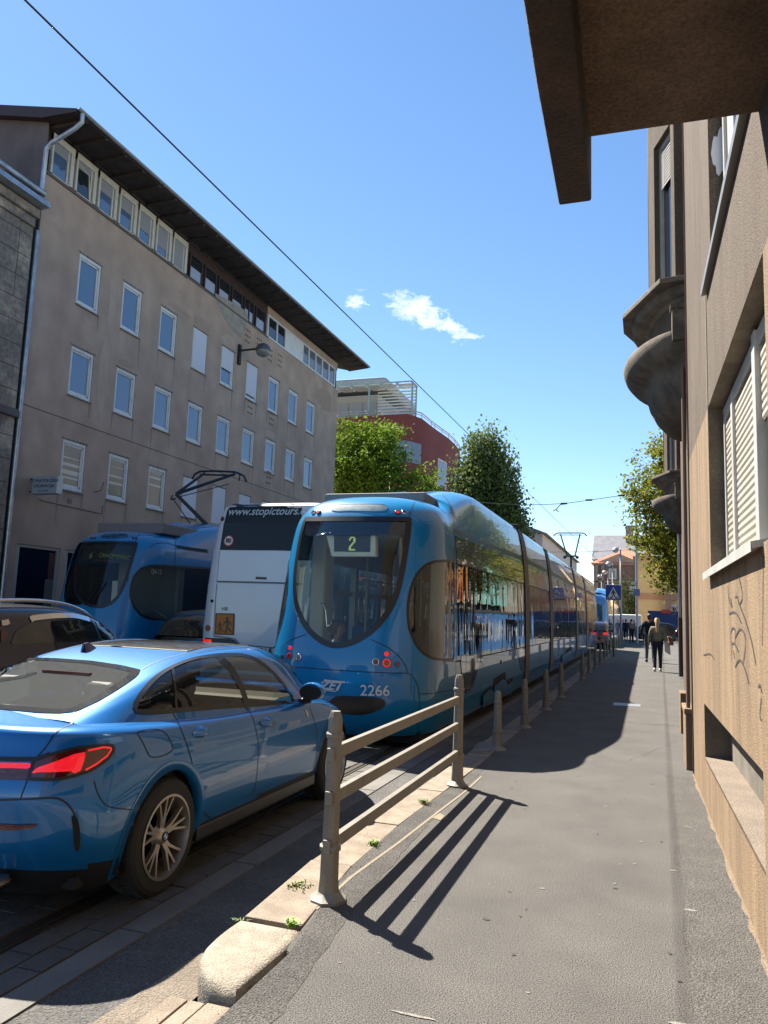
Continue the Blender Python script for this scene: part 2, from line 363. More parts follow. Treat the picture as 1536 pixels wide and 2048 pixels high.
# darker coarse band of asphalt along the kerb, a slightly darker strip beside the wall and hairline cracks
g=MB(); A_=[];B_=[]; y=2.3
while y<8.6: A_.append((interp([(3.5,-1.60),(4.6,-1.765),(5.6,-1.795),(6.5,-1.775),(7.7,-1.725),(9,-1.715)],y)+.004,y,.0018)); B_.append((interp([(2.3,-1.32),(4.2,-1.52),(6,-1.6),(8.6,-1.64)],y)+rr.uniform(-.012,.012),y,.0018)); y+=.09
g.grid([A_,B_]); struct(obj('coarse asphalt edge',g,mat('coarse dark asphalt',(.072,.067,.061),.95,col2=(.100,.093,.084),vs=3,bump=1.0,bs=110,fine=.8,fs=110)))
g=MB(); n=14
A_=[(.18+rr.uniform(-.03,.03),2.2+i*.45,.0018) for i in range(16)]; B_=[(wallx(2.2+i*.45)-.01,2.2+i*.45,.0018) for i in range(16)]
g.grid([A_,B_]); struct(obj('dark asphalt margin',g,mat('margin asphalt',(.077,.071,.064),.95,col2=(.108,.1,.09),vs=4,vr=(.3,.7),bump=.9,bs=120,fine=.8,fs=115)))
g=MB()
for (x,y,dx,dy,n) in ((-.2,9.6,.05,.16,14),(-1.0,6.8,.06,-.02,9),(.1,12.5,-.08,.1,12)):
    P_=[(x,y)]
    for i in range(n): P_.append((P_[-1][0]+dx*rr.uniform(-.2,1.4),P_[-1][1]+dy*rr.uniform(.4,1.4)))
    for (a,b),(c,d) in zip(P_,P_[1:]): g.add([(a-.0025,b,.0042),(a+.0025,b,.0042),(c+.0025,d,.0042),(c-.0025,d,.0042)],[(0,1,2,3)])
struct(obj('pavement cracks',g,bpy.data.materials['dark stain']))
# grit, crumbs, litter
g=MB(); rr=random.Random(3)
for i in range(520):
    if i<320: x=rr.uniform(-2.2,-1.6) if rr.random()<.7 else rr.uniform(-2.6,-1.5); y=rr.uniform(1.6,8.5)
    else: x=wallx(4)-abs(rr.gauss(0,.25)); y=rr.uniform(1.5,9)
    z=0.0 if x>-1.6 else -.115
    if -2.06<x<-1.6: z=.004 if y>3.7 else -.04
    s=rr.uniform(.0015,.005); a=rr.uniform(0,3)
    c,d=math.cos(a)*s,math.sin(a)*s
    g.add([(x+c,y+d,z),(x-d,y+c,z),(x-c,y-d,z),(x+d,y-c,z),(x,y,z+s)],[(0,1,4),(1,2,4),(2,3,4),(3,0,4)])
tag(obj('road grit',g,mat('grit',(.28,.23,.17),.9)),'loose sandy grit scattered along the kerb and wall foot','grit')['kind']='stuff'
# weeds at kerb joints
def weeds(name,label,cx,cy,z,n,sp,h,col):
    g=MB(); rr=random.Random(int(cx*100+cy*37))
    for i in range(n):
        x=cx+rr.gauss(0,sp); y=cy+rr.gauss(0,sp*1.2); a=rr.uniform(0,6.28); l=h*rr.uniform(.5,1.2); wv=.003
        dx,dy=math.cos(a),math.sin(a); b=Vector((x,y,z)); m_=b+Vector((dx*l*.35,dy*l*.35,l*.7)); t=b+Vector((dx*l*.9,dy*l*.9,l*.8)); s=Vector((-dy,dx,0))*wv
        g.add([b-s,b+s,m_+s*1.6,m_-s*1.6,t],[(0,1,2,3),(3,2,4)])
    o=obj(name,g,mat('weed '+name+str(n),col,.6,col2=(col[0]*.5,col[1]*.8,col[2]*.5),vs=40)); tag(o,label,'weeds'); o['kind']='stuff'
weeds('grass_tuft','small bright green weed beside the rounded kerb end stone',-1.72,3.80,0,40,.012,.04,(.22,.33,.03))
weeds('grass_tuft','dry yellowish weeds at the kerb joint by the foot of the near fence post',-1.93,4.32,0,70,.03,.03,(.24,.22,.06))
weeds('grass_tuft','green tuft growing at the kerb joint under the lowest fence rail',-1.80,5.28,0,50,.02,.04,(.2,.28,.05))
weeds('grass_tuft','tiny dark weed at the corner where end stone meets kerb',-2.0,3.80,-.05,30,.015,.06,(.1,.13,.03))
weeds('grass_tuft','small tuft on the kerb joint near the far fence post',-1.80,6.55,0,40,.02,.05,(.2,.26,.06))

# ================================================================ FENCE AND BOLLARDS
def octa(mb,prof,c,mi=0): mb.lathe(prof,c,n=8,mi=mi)
def post_prof(h):
    s=h/1.03
    return [(.105,0),(.105,.018),(.085,.03),(.062,.055),(.056,.12),(.054,.27),(.064,.275),(.064,.295),(.050,.305),(.047,.5),(.044,.88*s),(.053,.885*s),(.053,.905*s),(.044,.915*s),(.043,.985*s),(.028,1.03*s),(0,1.03*s)]
fence=thing('barrier_fence','three-rail metal barrier fence between two octagonal posts on the kerb','fence',(-1.70,4.18,0))
P1=Vector((-1.69,4.20,0)); P2=Vector((-1.705,7.37,0))
for p in (P1,P2):
    g=MB(); octa(g,post_prof(1.03),p); po=part('post',g,post_m,fence,smooth=25)
    for z in (.795,.56,.30):
        d=-1 if p is P1 else 1; g=MB()
        g.box((p.x-.022,p.y+d*.038,z-.035),(p.x+.022,p.y+d*.062,z+.035))
        sub('rail_clamp',g,post_m,po,bevel=.004)
for z in (.80,.555,.30):
    g=MB(); d=(P2-P1).normalized(); s=Vector((0,0,1)).cross(d)
    a=P1+d*.03; b=P2-d*.03
    for (q,r_) in ((a,b),):
        pts=[]
        for e,zz in ((-.02,-.035),(.02,-.035),(.02,.035),(-.02,.035)): pts.append(a+s*e+Vector((0,0,z+zz)))
        g.prism(pts,b-a)
    part('rail',g,mat('rail steel grey',(.22,.20,.165),.55,metal=.2,col2=(.17,.155,.13),vs=7,vr=(.45,.7),fine=.08,fs=60) if z==.80 else bpy.data.materials['rail steel grey'],fence,bevel=.003)
def boll_prof():
    return [(.105,0),(.105,.015),(.08,.028),(.062,.05),(.057,.10),(.056,.205),(.065,.21),(.065,.228),(.052,.235),(.046,.55),(.053,.555),(.053,.572),(.043,.58),(.041,.655),(.026,.70),(0,.70)]
bols=[(995,1500),(1049,1456),(1092,1420),(1121,1395),(1172,1359),(1188,1346),(1203,1334),(1214,1324.5),(1222,1318)]
byy=[]
b0=None; names=['second','third','fourth','fifth','sixth','seventh','eighth','ninth','tenth']
pos=[Vector((-1.72,9.53,0)),Vector((-1.70,11.6,0)),Vector((-1.69,14.05,0)),Vector((-1.67,16.4,0)),Vector((-1.66,21.9,0)),Vector((-1.66,24.6,0)),Vector((-1.66,27.6,0)),Vector((-1.66,30.6,0)),Vector((-1.66,33.6,0)),Vector((-1.66,36.0,0)),Vector((-1.66,39,0)),Vector((-1.66,42,0)),Vector((-1.66,45,0)),Vector((-1.66,48,0)),Vector((-1.66,51,0)),Vector((-1.66,54,0)),Vector((-1.66,57,0)),Vector((-1.66,60,0))]
blab=['nearest single bollard, standing just past the barrier fence','second single bollard past the barrier fence, by the stone kerb patch','third bollard from the barrier fence, beside the tram middle','fourth bollard from the fence, last before the wide gap','first bollard after the wide gap in the row','second bollard after the wide gap in the row','third bollard after the wide gap in the row','fourth bollard after the wide gap in the row','bollard just in front of the pedestrian crossing sign pole']
for i,p in enumerate(pos):
    if b0 is None:
        b0=thing('bollard','grey octagonal metal '+blab[0],'bollard',p,'bollards along the kerb')
        g=MB(); octa(g,boll_prof(),p); part('shaft',g,post_m,b0,smooth=25)
        g=MB(); g.lathe([(.11,0),(.11,.012),(.07,.03)],p,n=16); part('base_flange',g,post_m,b0,smooth=40)
    else:
        lb='grey octagonal metal '+blab[i] if i<len(blab) else 'distant slim grey bollard in the row beyond the crossing sign'
        grp='bollards along the kerb' if i<len(blab) else 'distant bollards beyond the crossing sign'
        copy_tree(b0,p-pos[0],lb,grp)
# crossing sign
S=Vector((-1.40,36.4,0))
sg=thing('crossing_sign','blue square pedestrian crossing sign on a thin grey pole','sign',S)
g=MB(); g.tube([S,S+Vector((0,0,2.62)),S+Vector((0,0,3.25))],.035,10); part('pole',g,mat('grey pole',(.28,.27,.25),.5,metal=.4),sg,smooth=True)
bl=mat('sign blue',(.01,.05,.32),.4); wh=mat('sign white',(.75,.75,.75),.4)
g=MB(); g.box((S.x-.35,S.y-.06,2.5),(S.x+.35,S.y-.045,3.2)); bd=part('board',g,wh,sg,bevel=.005)
g=MB(); g.box((S.x-.33,S.y-.066,2.52),(S.x+.33,S.y-.061,3.18)); sub('blue_field',g,bl,bd)
g=MB(); y=S.y-.071; g.add([(S.x-.28,y,2.57),(S.x+.28,y,2.57),(S.x,y,3.10)],[(0,1,2)]); sub('white_triangle',g,wh,bd)
g=MB(); y=S.y-.076
def q2(pts): g.add([(S.x+a,y,2.57+b) for a,b in pts],[tuple(range(len(pts)))])
g.lathe([(0,0),(.032,0)],(S.x,y,2.97),'y',10)
q2([(-.035,.36),(.04,.36),(.035,.17),(-.035,.17)]); q2([(-.035,.36),(-.11,.22),(-.09,.2),(-.03,.30)]); q2([(.04,.36),(.11,.23),(.09,.2),(.03,.3)])
q2([(-.03,.18),(.01,.18),(-.07,.02),(-.12,.02)]); q2([(0,.18),(.035,.18),(.12,.02),(.075,.02)])
for a in (-.24,-.15,.13,.2): q2([(a,.0),(a+.05,.0),(a+.03+(.02 if a<0 else -.03),.09),(a+.0+(.03 if a<0 else -.02),.09)])
sub('walking_figure',g,black,bd)
# ================================================================ BUILDINGS
def wall_holes(mb,u0,u1,v0,v1,holes,P,depth,N,mi=0,rmi=None):
    "flat wall with rectangular openings. P(u,v)->Vector, N outward normal, reveals go -N*depth"
    us=sorted({u0,u1,*[h[0] for h in holes],*[h[1] for h in holes]}); vs=sorted({v0,v1,*[h[2] for h in holes],*[h[3] for h in holes]})
    us=[u for u in us if u0<=u<=u1]; vs=[v for v in vs if v0<=v<=v1]
    for a,b in zip(us,us[1:]):
        for c,d in zip(vs,vs[1:]):
            mu,mv=(a+b)/2,(c+d)/2
            if any(h[0]<mu<h[1] and h[2]<mv<h[3] for h in holes): continue
            mb.add([P(a,c),P(b,c),P(b,d),P(a,d)],[(0,1,2,3)],mi)
    N=Vector(N)
    for h in holes:
        c=[P(h[0],h[2]),P(h[1],h[2]),P(h[1],h[3]),P(h[0],h[3])]; e=[p-N*depth for p in c]
        mb.add(c+e,[(0,1,5,4),(1,2,6,5),(2,3,7,6),(3,0,4,7)],rmi if rmi is not None else mi)
plaster=mat('taupe plaster',(.375,.268,.196),.9,col2=(.48,.35,.262),vs=.5,vr=(.32,.70),bump=.35,bs=9,fine=.12,fs=1.3,stretch=(1,1,.35))
plaster_edge=mat('pale plaster patch',(.36,.32,.26),.9,col2=(.27,.24,.2),vs=3,bump=.4,bs=12)
dark_pl=mat('dark grey render',(.10,.088,.088),.9,col2=(.135,.118,.115),vs=.8,bump=.3,bs=10)
oldwall=mat('old blackened render',(.22,.18,.145),.9,col2=(.48,.39,.28),vs=.9,vr=(.48,.66),bump=.6,bs=7,fine=.25,fs=9)
pane=panemat('sky glass',(.09,.15,.24),2.1); pane_d=panemat('dark glass',(.02,.025,.03),1.9)
curtain=mat('white roller blind',(.62,.63,.66),.7); shut=mat('roller shutter grey',(.27,.27,.28),.6)
darkwood=mat('dark brown board',(.06,.03,.024),.8,col2=(.035,.022,.02),vs=5,bump=.2,bs=20)
brownpane=panemat('attic glass',(.16,.17,.19),1.8)
eave_m=mat('eave boards',(.028,.02,.017),.85,col2=(.05,.038,.03),vs=4)
roof_d=mat('dark brown roof edge',(.035,.02,.02),.6)
FX=-16.0
def ribs(mb,x,y0,y1,z0,z1,n,d=.012):
    h=(z1-z0)/n
    for i in range(n): mb.add([(x,y0,z0+i*h),(x,y1,z0+i*h),(x+d,y1,z0+i*h+h*.8),(x+d,y0,z0+i*h+h*.8),(x,y0,z0+(i+1)*h),(x,y1,z0+(i+1)*h)],[(0,1,2,3),(3,2,5,4)])
main=thing('apartment_building','long taupe rendered apartment block with a wooden attic storey under wide dark eaves','building',(FX,27,0))
holes=[]; cols=[17.70+2.06*k for k in range(10)]
rows_=[(10.4,12.0),(7.62,9.12),(4.82,6.30)]
Y0,Y1=16.06,38.1
for r,(z0,z1) in enumerate(rows_):
    for k,y in enumerate(cols[:9]): holes.append((y,y+.98,z0,z1))
shop=[(16.35,18.0,-.1,3.1),(18.2,21.6,-.1,3.1),(21.9,25.5,-.1,3.1),(26,29.5,-.1,3.1),(30,33.5,-.1,3.1),(34,37,-.1,3.1)]
P=lambda u,v: Vector((FX,u,v))
g=MB(); wall_holes(g,Y0,Y1,-.2,13.66,holes+shop,P,.16,(1,0,0))
g.box((FX-12,Y0,-.2),(FX-.5,Y1,13.6)); 
wl=part('wall',g,plaster,main)
g=MB(); g.box((FX-.45,Y0-.04,-.2),(FX-.005,Y0,15.0)); g.add([(FX-.02,Y0-.01,11),(FX-9,Y0-.01,11),(FX-9,Y0-.01,17.25),(FX-.02,Y0-.01,15.2)],[(0,1,2,3)])
sub('gable',g,dark_pl,wl)
# groove
g=MB(); g.box((FX-.01,Y0,6.86),(FX+.004,Y1,6.885)); sub('groove',g,mat('groove shade',(.09,.075,.07),.95),wl)
# pale patch where render fell off (flat irregular)
pp=[(430,586),(470,607),(492,622),(497,640),(492,660),(482,676),(470,665),(455,648),(440,620)]
g=MB(); pts=[atX(a,b,FX+.006) for a,b in pp]; g.prism(pts,(-.02,0,0)); sub('plaster_patch',g,plaster_edge,wl)
for cyv,czv in [(27.89,13.08),(28.94,13.04),(30.0,12.95),(31.0,13.0),(28.47,10.1),(30.48,10.1),(30.5,7.42)]:
    g=MB()
    for i in range(3):
        for j in range(3): g.lathe([(.042,0),(.042,.006)],(FX,cyv-.16+.16*i,czv-.25+.25*j),'x',8)
    sub('vent_grille',g,matte,wl)['label']='group of nine small round vent holes'
def window(y0,y1,z0,z1,kind,k):
    x=FX-.10; g=MB(); fw=.075
    g.box((x,y0+.01,z0+.02),(x+.08,y0+fw,z1-.01)); g.box((x,y1-fw,z0+.02),(x+.08,y1-.01,z1-.01)); g.box((x,y0+fw,z0+.02),(x+.08,y1-fw,z0+fw+.03)); g.box((x,y0+fw,z1-fw-.03),(x+.08,y1-fw,z1-.01))
    s=y0+fw; g.box((x-.01,s+.0,z0+.12),(x+.04,s+.055,z1-.13)); g.box((x-.01,y1-fw-.055,z0+.12),(x+.04,y1-fw,z1-.13))
    g.box((x-.01,s,z0+.105),(x+.04,y1-fw,z0+.165)); g.box((x-.01,s,z1-.165),(x+.04,y1-fw,z1-.105))
    w_=part('window',g,white_p,main)
    g=MB(); g.box((x-.02,y0+fw+.01,z0+.1),(x+.012,y1-fw-.01,z1-.1)); sub('pane',g,pane_b if kind=='blind' else pane,w_)
    if kind=='shut': g=MB(); g.box((x+.06,y0+.06,z0+.06),(x+.085,y1-.06,z1-.06)); ribs(g,x+.085,y0+.06,y1-.06,z0+.06,z1-.06,34,.004); sub('roller_shutter',g,curtain,w_)
    if kind in('half','low'):
        zz=z0+(.72 if kind=='half' else .22); g=MB(); g.box((x+.06,y0+.06,zz),(x+.085,y1-.06,z1-.06)); ribs(g,x+.085,y0+.06,y1-.06,zz,z1-.06,22,.004); sub('roller_shutter',g,curtain,w_)
    if kind=='tilt':
        g=MB(); t=.16
        for a,b in ((y0+.09,y0+.15),(y1-.15,y1-.09)):
            g.add([(x-.02,a,z0+.12),(x-.02,b,z0+.12),(x-.02-t,b,z1-.15),(x-.02-t,a,z1-.15),(x+.02,a,z0+.12),(x+.02,b,z0+.12),(x+.02-t,b,z1-.15),(x+.02-t,a,z1-.15)],[(0,1,2,3),(4,7,6,5),(0,4,5,1),(1,5,6,2),(2,6,7,3),(3,7,4,0)])
        sub('tilted_sash',g,white_p,w_)
    g=MB(); g.box((FX-.1,y0-.02,z0-.035),(FX+.06,y1+.02,z0)); sub('sill',g,mat_sill,w_)
    g=MB()
    g.box((FX,y0-.05,z1),(FX+.02,y1+.06,z1+.035)); sub('lintel_edge',g,mat_lint,w_)
mat_sill=mat('grey window sill',(.3,.28,.26),.7,col2=(.2,.18,.17),vs=8); mat_lint=mat('chipped lintel',(.13,.11,.10),.9,col2=(.35,.31,.27),vs=9)
pane_b=mat('striped day blind behind glass',(.5,.52,.47),.12,col2=(.16,.18,.17),vs=6,vr=(.49,.5),stretch=(.02,.02,1.6),coat=1,detail=0)
kinds={0:['p','p','p','shut','half','low','p','p','p'],1:['p','p','p','p','tilt','p','p','p','p'],2:['blind','blind','blind','shut','shut','shut','p','p','p']}
for r,(z0,z1) in enumerate(rows_):
    for k,y in enumerate(cols[:9]): window(y,y+.98,z0,z1,kinds[r][k],k)
# attic storey
ax=FX-.06
g=MB(); g.box((ax-.3,Y0,13.55),(ax-.06,Y1-.05,15.15)); g.box((ax-12,Y0+.2,13.55),(ax-.3,Y1-.05,15.1))
part('attic_wall',g,darkwood,main)
g=MB(); g.box((FX-.12,Y0,13.60),(FX+.05,23.2,13.68)); g.box((FX-.12,23.2,13.64),(FX+.03,29.7,13.70)); part('attic_sill',g,mat('attic sill',(.14,.11,.09),.8),main)
cream=mat('cream attic frame',(.62,.57,.47),.6,col2=(.45,.38,.3),vs=5,vr=(.5,.8))
fr=[.42,1.0,.36,.36,.55,.72,1.0]
for k in range(7):
    y0=16.28+k*1.005; y1=y0+.90; z0,z1=13.69,14.98
    g=MB(); 
    g.box((ax-.06,y0,z0),(ax+.03,y0+.07,z1)); g.box((ax-.06,y1-.13,z0),(ax+.03,y1,z1)); g.box((ax-.06,y0,z0),(ax+.03,y1,z0+.08)); g.box((ax-.06,y0,z1-.2),(ax+.035,y1,z1))
    g.box((ax-.06,y1-.24,z0+.08),(ax+.0,y1-.18,z1-.2))
    w_=part('attic_window',g,cream,main)
    g=MB(); g.box((ax-.062,y0+.07,z0+.08),(ax-.03,y1-.13,z1-.2)); sub('pane',g,pane if k!=1 else pane_d,w_)
    zt=lerp(z1-.2,z0+.08,[.3,.22,.38,.42,.6,.72,1][k])
    g=MB(); g.box((ax-.03,y0+.07,zt),(ax-.012,y1-.13,z1-.2)); ribs(g,ax-.012,y0+.07,y1-.13,zt,z1-.2,max(5,int((z1-zt)*17)),.014); sub('roller_shutter',g,shut,w_)
    if k==1:
        g=MB(); g.tube([(ax-.02,y0+.12,z1-.3),(ax+.0,y1-.33,z1-.42),(ax-.02,y1-.22,z0+.1)],.022,5); sub('tilted_sash',g,cream,w_)
    g=MB()
    g.box((ax-.062,y1-.0,15.0),(ax-.04,y1+.04,15.15))
for k in range(6):
    y0=23.42+k*1.035; y1=y0+.86; z0,z1=13.74,14.72
    g=MB(); g.box((ax-.06,y0,z0),(ax+.02,y0+.06,z1)); g.box((ax-.06,y1-.06,z0),(ax+.02,y1,z1)); g.box((ax-.06,y0+.06,z0),(ax+.02,y1-.06,z0+.06)); g.box((ax-.06,y0+.06,z1-.06),(ax+.02,y1-.06,z1))
    if k==4: g.box((ax-.06,(y0+y1)/2-.04,z0),(ax+.02,(y0+y1)/2+.04,z1))
    w_=part('attic_window',g,darkwood,main); w_['label']='dark wooden attic casement'
    g=MB(); g.box((ax-.06,y0+.06,z0+.06),(ax-.02,y1-.06,z1-.06)); sub('pane',g,pane_d,w_)
    g=MB(); g.box((ax-.02,y0+.07,z0+.06),(ax-.012,y1-.07,z0+.5)); sub('net_curtain',g,mat('net curtain',(.36,.40,.48),.25) if k==0 else bpy.data.materials['net curtain'],w_)
g=MB(); g.box((ax-.06,29.72,13.72),(ax+.02,37.7,13.80)); g.box((ax-.06,29.72,14.70),(ax+.02,37.7,14.78))
for y in (29.72,30.62,31.5,33.45,34.2,35.05,35.9,36.8,37.62): g.box((ax-.06,y,13.8),(ax+.02,y+.10,14.7))
g.box((ax-.06,31.6,13.8),(ax+.01,33.45,14.7)); wf=part('white_attic_band',g,white_p,main)
for a,b,c in ((29.82,30.62,1),(30.72,31.5,1),(33.55,34.2,0),(34.3,35.05,0),(35.15,35.9,0),(36.0,36.8,0),(36.9,37.62,0)):
    g=MB(); g.box((ax-.055,a,13.8),(ax-.02,b,14.7)); sub('pane',g,pane_d if c else brownpane,wf)
g=MB(); g.box((ax-.058,29.7,14.78),(ax-.0,38.02,15.15)); part('upper_render_band',g,plaster,main)
# eaves: sloping soffit with rafters, fascia and gutter
EX=-14.88
def zz(y): return 15.16+max(0,(y-30))*.028
g=MB(); 
ya,yb=15.82,39.75
g.add([(EX,ya,15.2),(EX,yb,15.16+.27),(FX-9,yb,17.9),(FX-9,ya,17.55),(EX,ya,15.10),(EX,yb,15.10+.27),(FX-.05,yb,15.3),(FX-.05,ya,15.14),(FX-9,yb,17.6),(FX-9,ya,17.25)],[(0,1,2,3),(4,7,6,5),(0,4,5,1),(7,9,8,6),(0,3,9,7,4),(1,5,6,8,2)])
rf=part('roof',g,roof_d,main)
g=MB(); g.add([(EX+.01,ya,15.09),(EX+.01,yb,15.36),(FX-.06,yb,15.25),(FX-.06,ya,15.12)],[(0,1,2,3)])
y=ya+.4
while y<yb: 
    e=15.085+max(0,y-ya)*.0115; g.box((FX-.06,y-.05,e-.10+.02),(EX+.02,y+.05,e+.03)); y+=.88
sub('soffit',g,eave_m,rf)
g=MB(); pts=[(EX+.06,ya,15.21),(EX+.06,yb,15.44)]
sec=[(.07*math.cos(a),.07*math.sin(a)) for a in [math.pi+math.pi*i/8 for i in range(9)]]
rows=[[Vector(p)+Vector((c,0,s)) for c,s in sec] for p in pts]; g.grid(rows); rows=[[Vector(p)+Vector((c*.9,0,s*.9)) for c,s in sec] for p in pts]; g.grid(rows,flip=True)
y=ya+2
while y<yb: 
    e=15.17+(y-ya)*.0115; g.grid([[Vector((EX+.06,yy,e))+Vector((c*1.08,0,s*1.08)) for c,s in sec] for yy in (y,y+.04)]); y+=2.0
part('gutter',g,mat('eave gutter',(.30,.30,.29),.5,metal=.5),main)
g=MB()
pa=atX(158,228,-14.82); g.tube([(-14.82,16.0,15.14),(-14.83,16.02,14.9),(-15.0,15.98,14.72),(-15.72,15.9,14.35),(-15.86,15.88,14.2),(-15.88,15.88,12.6)],.065,10); g.tube([(-15.88,15.88,11.75),(-15.88,15.88,6.0),(-15.88,15.88,-.1)],.06,10)
for z in (9.0,6.6,2.2): g.lathe([(.07,-.02),(.07,.02)],(-15.88,15.88,z),n=10)
part('downpipe',g,galv,main,smooth=40)
# ground floor glazing
for k,(a,b,c,d) in enumerate(shop):
    g=MB(); x=FX-.14; g.box((x,a,c),(x+.1,a+.14,d)); g.box((x,b-.10,c),(x+.1,b,d)); g.box((x,a+.14,d-.08),(x+.1,b-.1,d))
    w_=part('shop_window',g,mat('pale shop frame',(.36,.36,.35),.5,metal=.2) if k==0 else bpy.data.materials['pale shop frame'],main)
    g=MB(); g.box((x+.02,a+.14,c),(x+.05,b-.1,d-.08)); sub('pane',g,mat('shop glass',(.006,.009,.022),.05) if k==0 else bpy.data.materials['shop glass'],w_)
    if k==0:
        g=MB(); g.box((x+.052,b-.42,-.1),(x+.058,b-.12,2.2)); sub('poster_grey',g,mat('grey sheet',(.09,.095,.085),.4),w_)
        g=MB(); g.box((x+.052,b-.34,2.2),(x+.058,b-.12,2.95)); sub('poster_maroon',g,mat('maroon sheet',(.06,.012,.02),.4),w_)
# dentist sign
def text_mesh(s,size,mat_,name,extr=0.0,shear=0,bold=0.0,align='CENTER',spacing=1.0):
    c=bpy.data.curves.new(name,'FONT'); c.body=s; c.size=size; c.extrude=extr; c.shear=shear; c.offset=bold; c.align_x=align; c.align_y='CENTER'; c.space_character=spacing
    o=bpy.data.objects.new(name+'_tmp',c); COL.objects.link(o); bpy.context.view_layer.update()
    me=bpy.data.meshes.new_from_object(o.evaluated_get(bpy.context.evaluated_depsgraph_get())); COL.objects.unlink(o); bpy.data.objects.remove(o)
    me.materials.clear(); me.materials.append(mat_)
    b_=bmesh.new(); b_.from_mesh(me); bmesh.ops.triangulate(b_,faces=b_.faces)
    for _ in range(5):
        el=[e for e in b_.edges if e.calc_length()>size*.16]
        if not el: break
        bmesh.ops.subdivide_edges(b_,edges=el,cuts=1); bmesh.ops.triangulate(b_,faces=b_.faces)
    b_.to_mesh(me); b_.free(); return me
def place_text(s,size,mat_,name,org,ux,uy,parent,extr=.002,level=1,**k):
    me=text_mesh(s,size,mat_,name,extr,**k); ux=Vector(ux).normalized(); uy=Vector(uy); uy=(uy-ux*uy.dot(ux)).normalized(); uz=ux.cross(uy)
    for v in me.vertices:
        c=v.co.copy(); v.co=Vector(org)+ux*c.x+uy*c.y+uz*c.z
    me.name=name; o=bpy.data.objects.new(name,me); COL.objects.link(o)
    if parent is not None:
        o.parent=parent
        if parent.parent is None and parent.type=='EMPTY': o.matrix_parent_inverse=Matrix.Translation(parent.location).inverted()
    return o
ds=thing('hanging_sign','small white box sign with two dark words, bracketed out from the taupe building','sign',(-15.4,16.6,4.7))
gs=mat('sign box grey',(.33,.37,.42),.4)
lx,rx=-15.86,-15.02; yy=16.52
g=MB(); g.box((lx,yy,4.47),(rx,yy+.22,4.95)); part('box',g,gs,ds,bevel=.01)
g=MB(); g.box((rx,yy+.005,4.475),(rx+.012,yy+.215,4.945)); part('box_side',g,mat('sign side cream',(.6,.58,.52),.5),ds)
g=MB()
for z in (4.9,4.55): g.tube([(FX,yy+.11,z),(lx,yy+.11,z)],.02,6)
part('bracket',g,iron,ds)
tx=mat('navy lettering',(.02,.025,.06),.5)
for s,z,sz in (('STOMATOLOŠKA',4.82,.125),('ORDINACIJA',4.68,.125),('Dr. med. dent.',4.55,.06)): place_text(s,sz,tx,'lettering',(-15.45,yy-.004,z),(1,0,0),(0,0,1),ds)
g=MB(); g.tube([(FX+.02,16.95,4.4),(FX+.02,17.1,4.37),(FX+.02,19.6,4.33),(FX+.02,19.62,4.6)],.014,5); g.box((FX,18.1,4.45),(FX+.02,18.25,4.58)); part('wall_cable',g,mat('painted cable',(.25,.20,.175),.8),main)
g=MB(); g.tube([(FX,19.2,4.95),(FX+.25,19.2,5.0),(FX+.3,19.22,5.25)],.012,5); g.tube([(FX,22.2,4.2),(FX+.35,22.3,4.3)],.012,5); part('flag_bracket',g,iron,main)
# wall lamp of the taupe block
lp=thing('wall_lamp','grey globe street lamp on a short bracket fixed to the taupe facade','lamp',(-15.6,27.3,12))
g=MB(); g.box((FX,27.15,11.6),(FX+.10,27.32,12.45)); g.tube([(FX+.1,27.24,12.2),(-15.3,27.4,12.28)],.045,8); part('bracket',g,iron,lp)
c_=(-15.0,27.5,12.2)
g=MB(); g.lathe([(.33*math.cos(a),.33*math.sin(a)) for a in [R(0+9*i) for i in range(11)]],c_,n=20); part('cap',g,mat('lamp hood',(.11,.115,.12),.4,metal=.4),lp,smooth=50)
g=MB(); g.lathe([(.30*math.cos(a),.27*math.sin(a)) for a in [R(-90+9*i) for i in range(11)]],c_,n=20); part('globe',g,mat('lamp glass',(.20,.19,.165),.15,coat=.5),lp,smooth=50)

# old neighbour at the left edge
old=thing('old_house','blackened old stone-jointed house at the left edge with zinc cornice','building',(FX+.05,12,0))
g=MB(); P=lambda u,v: Vector((FX+.12,u,v))
g.box((FX-10,4,-.2),(FX+.12,15.72,12.0)); 
rr=random.Random(5); 
owl=part('wall',g,oldwall,old)
g=MB()
z=.3
while z<11.6:
    g.box((FX+.118,4,z),(FX+.124,15.7,z+.018))
    y=15.72-(.9 if int(z*10)%2 else .45)
    while y>4: g.box((FX+.118,y,z),(FX+.124,y+.015,z+.62)); y-=1.3
    z+=.62
sub('block_joint',g,mat('joint shade',(.05,.045,.04),.95),owl)
g=MB(); g.box((FX-.3,4,12.0),(FX+.30,15.74,12.25)); g.box((FX-.3,4,11.75),(FX+.2,15.7,12.0)); part('cornice',g,oldwall,old,bevel=.02)
g=MB(); g.add([(FX+.60,4,12.28),(FX+.60,15.76,12.28),(FX+.60,15.76,12.42),(FX+.60,4,12.42),(FX-.3,4,12.25),(FX-.3,15.76,12.25),(FX-.3,15.76,12.5),(FX-.3,4,12.5)],[(0,1,2,3),(4,7,6,5),(0,4,5,1),(3,2,6,7),(1,5,6,2),(0,3,7,4)]); 
g.tube([(FX+.5,4,12.62),(FX+.5,15.6,12.62)],.09,10); part('zinc_gutter',g,galv,old,smooth=40)
g=MB(); g.add([(FX+.5,4,12.5),(FX+.5,15.7,12.5),(FX-5,15.7,14.6),(FX-5,4,14.6)],[(0,1,2,3)]); part('roof',g,mat('old roof',(.16,.08,.06),.9),old)
g=MB(); g.box((FX-.1,4,6.4),(FX+.22,15.76,6.62)); part('string_course',g,dark_pl,old,bevel=.02)
g=MB(); g.box((FX-.1,15.74,-.2),(FX-.02,16.05,13)); part('dark_gap',g,matte,old)

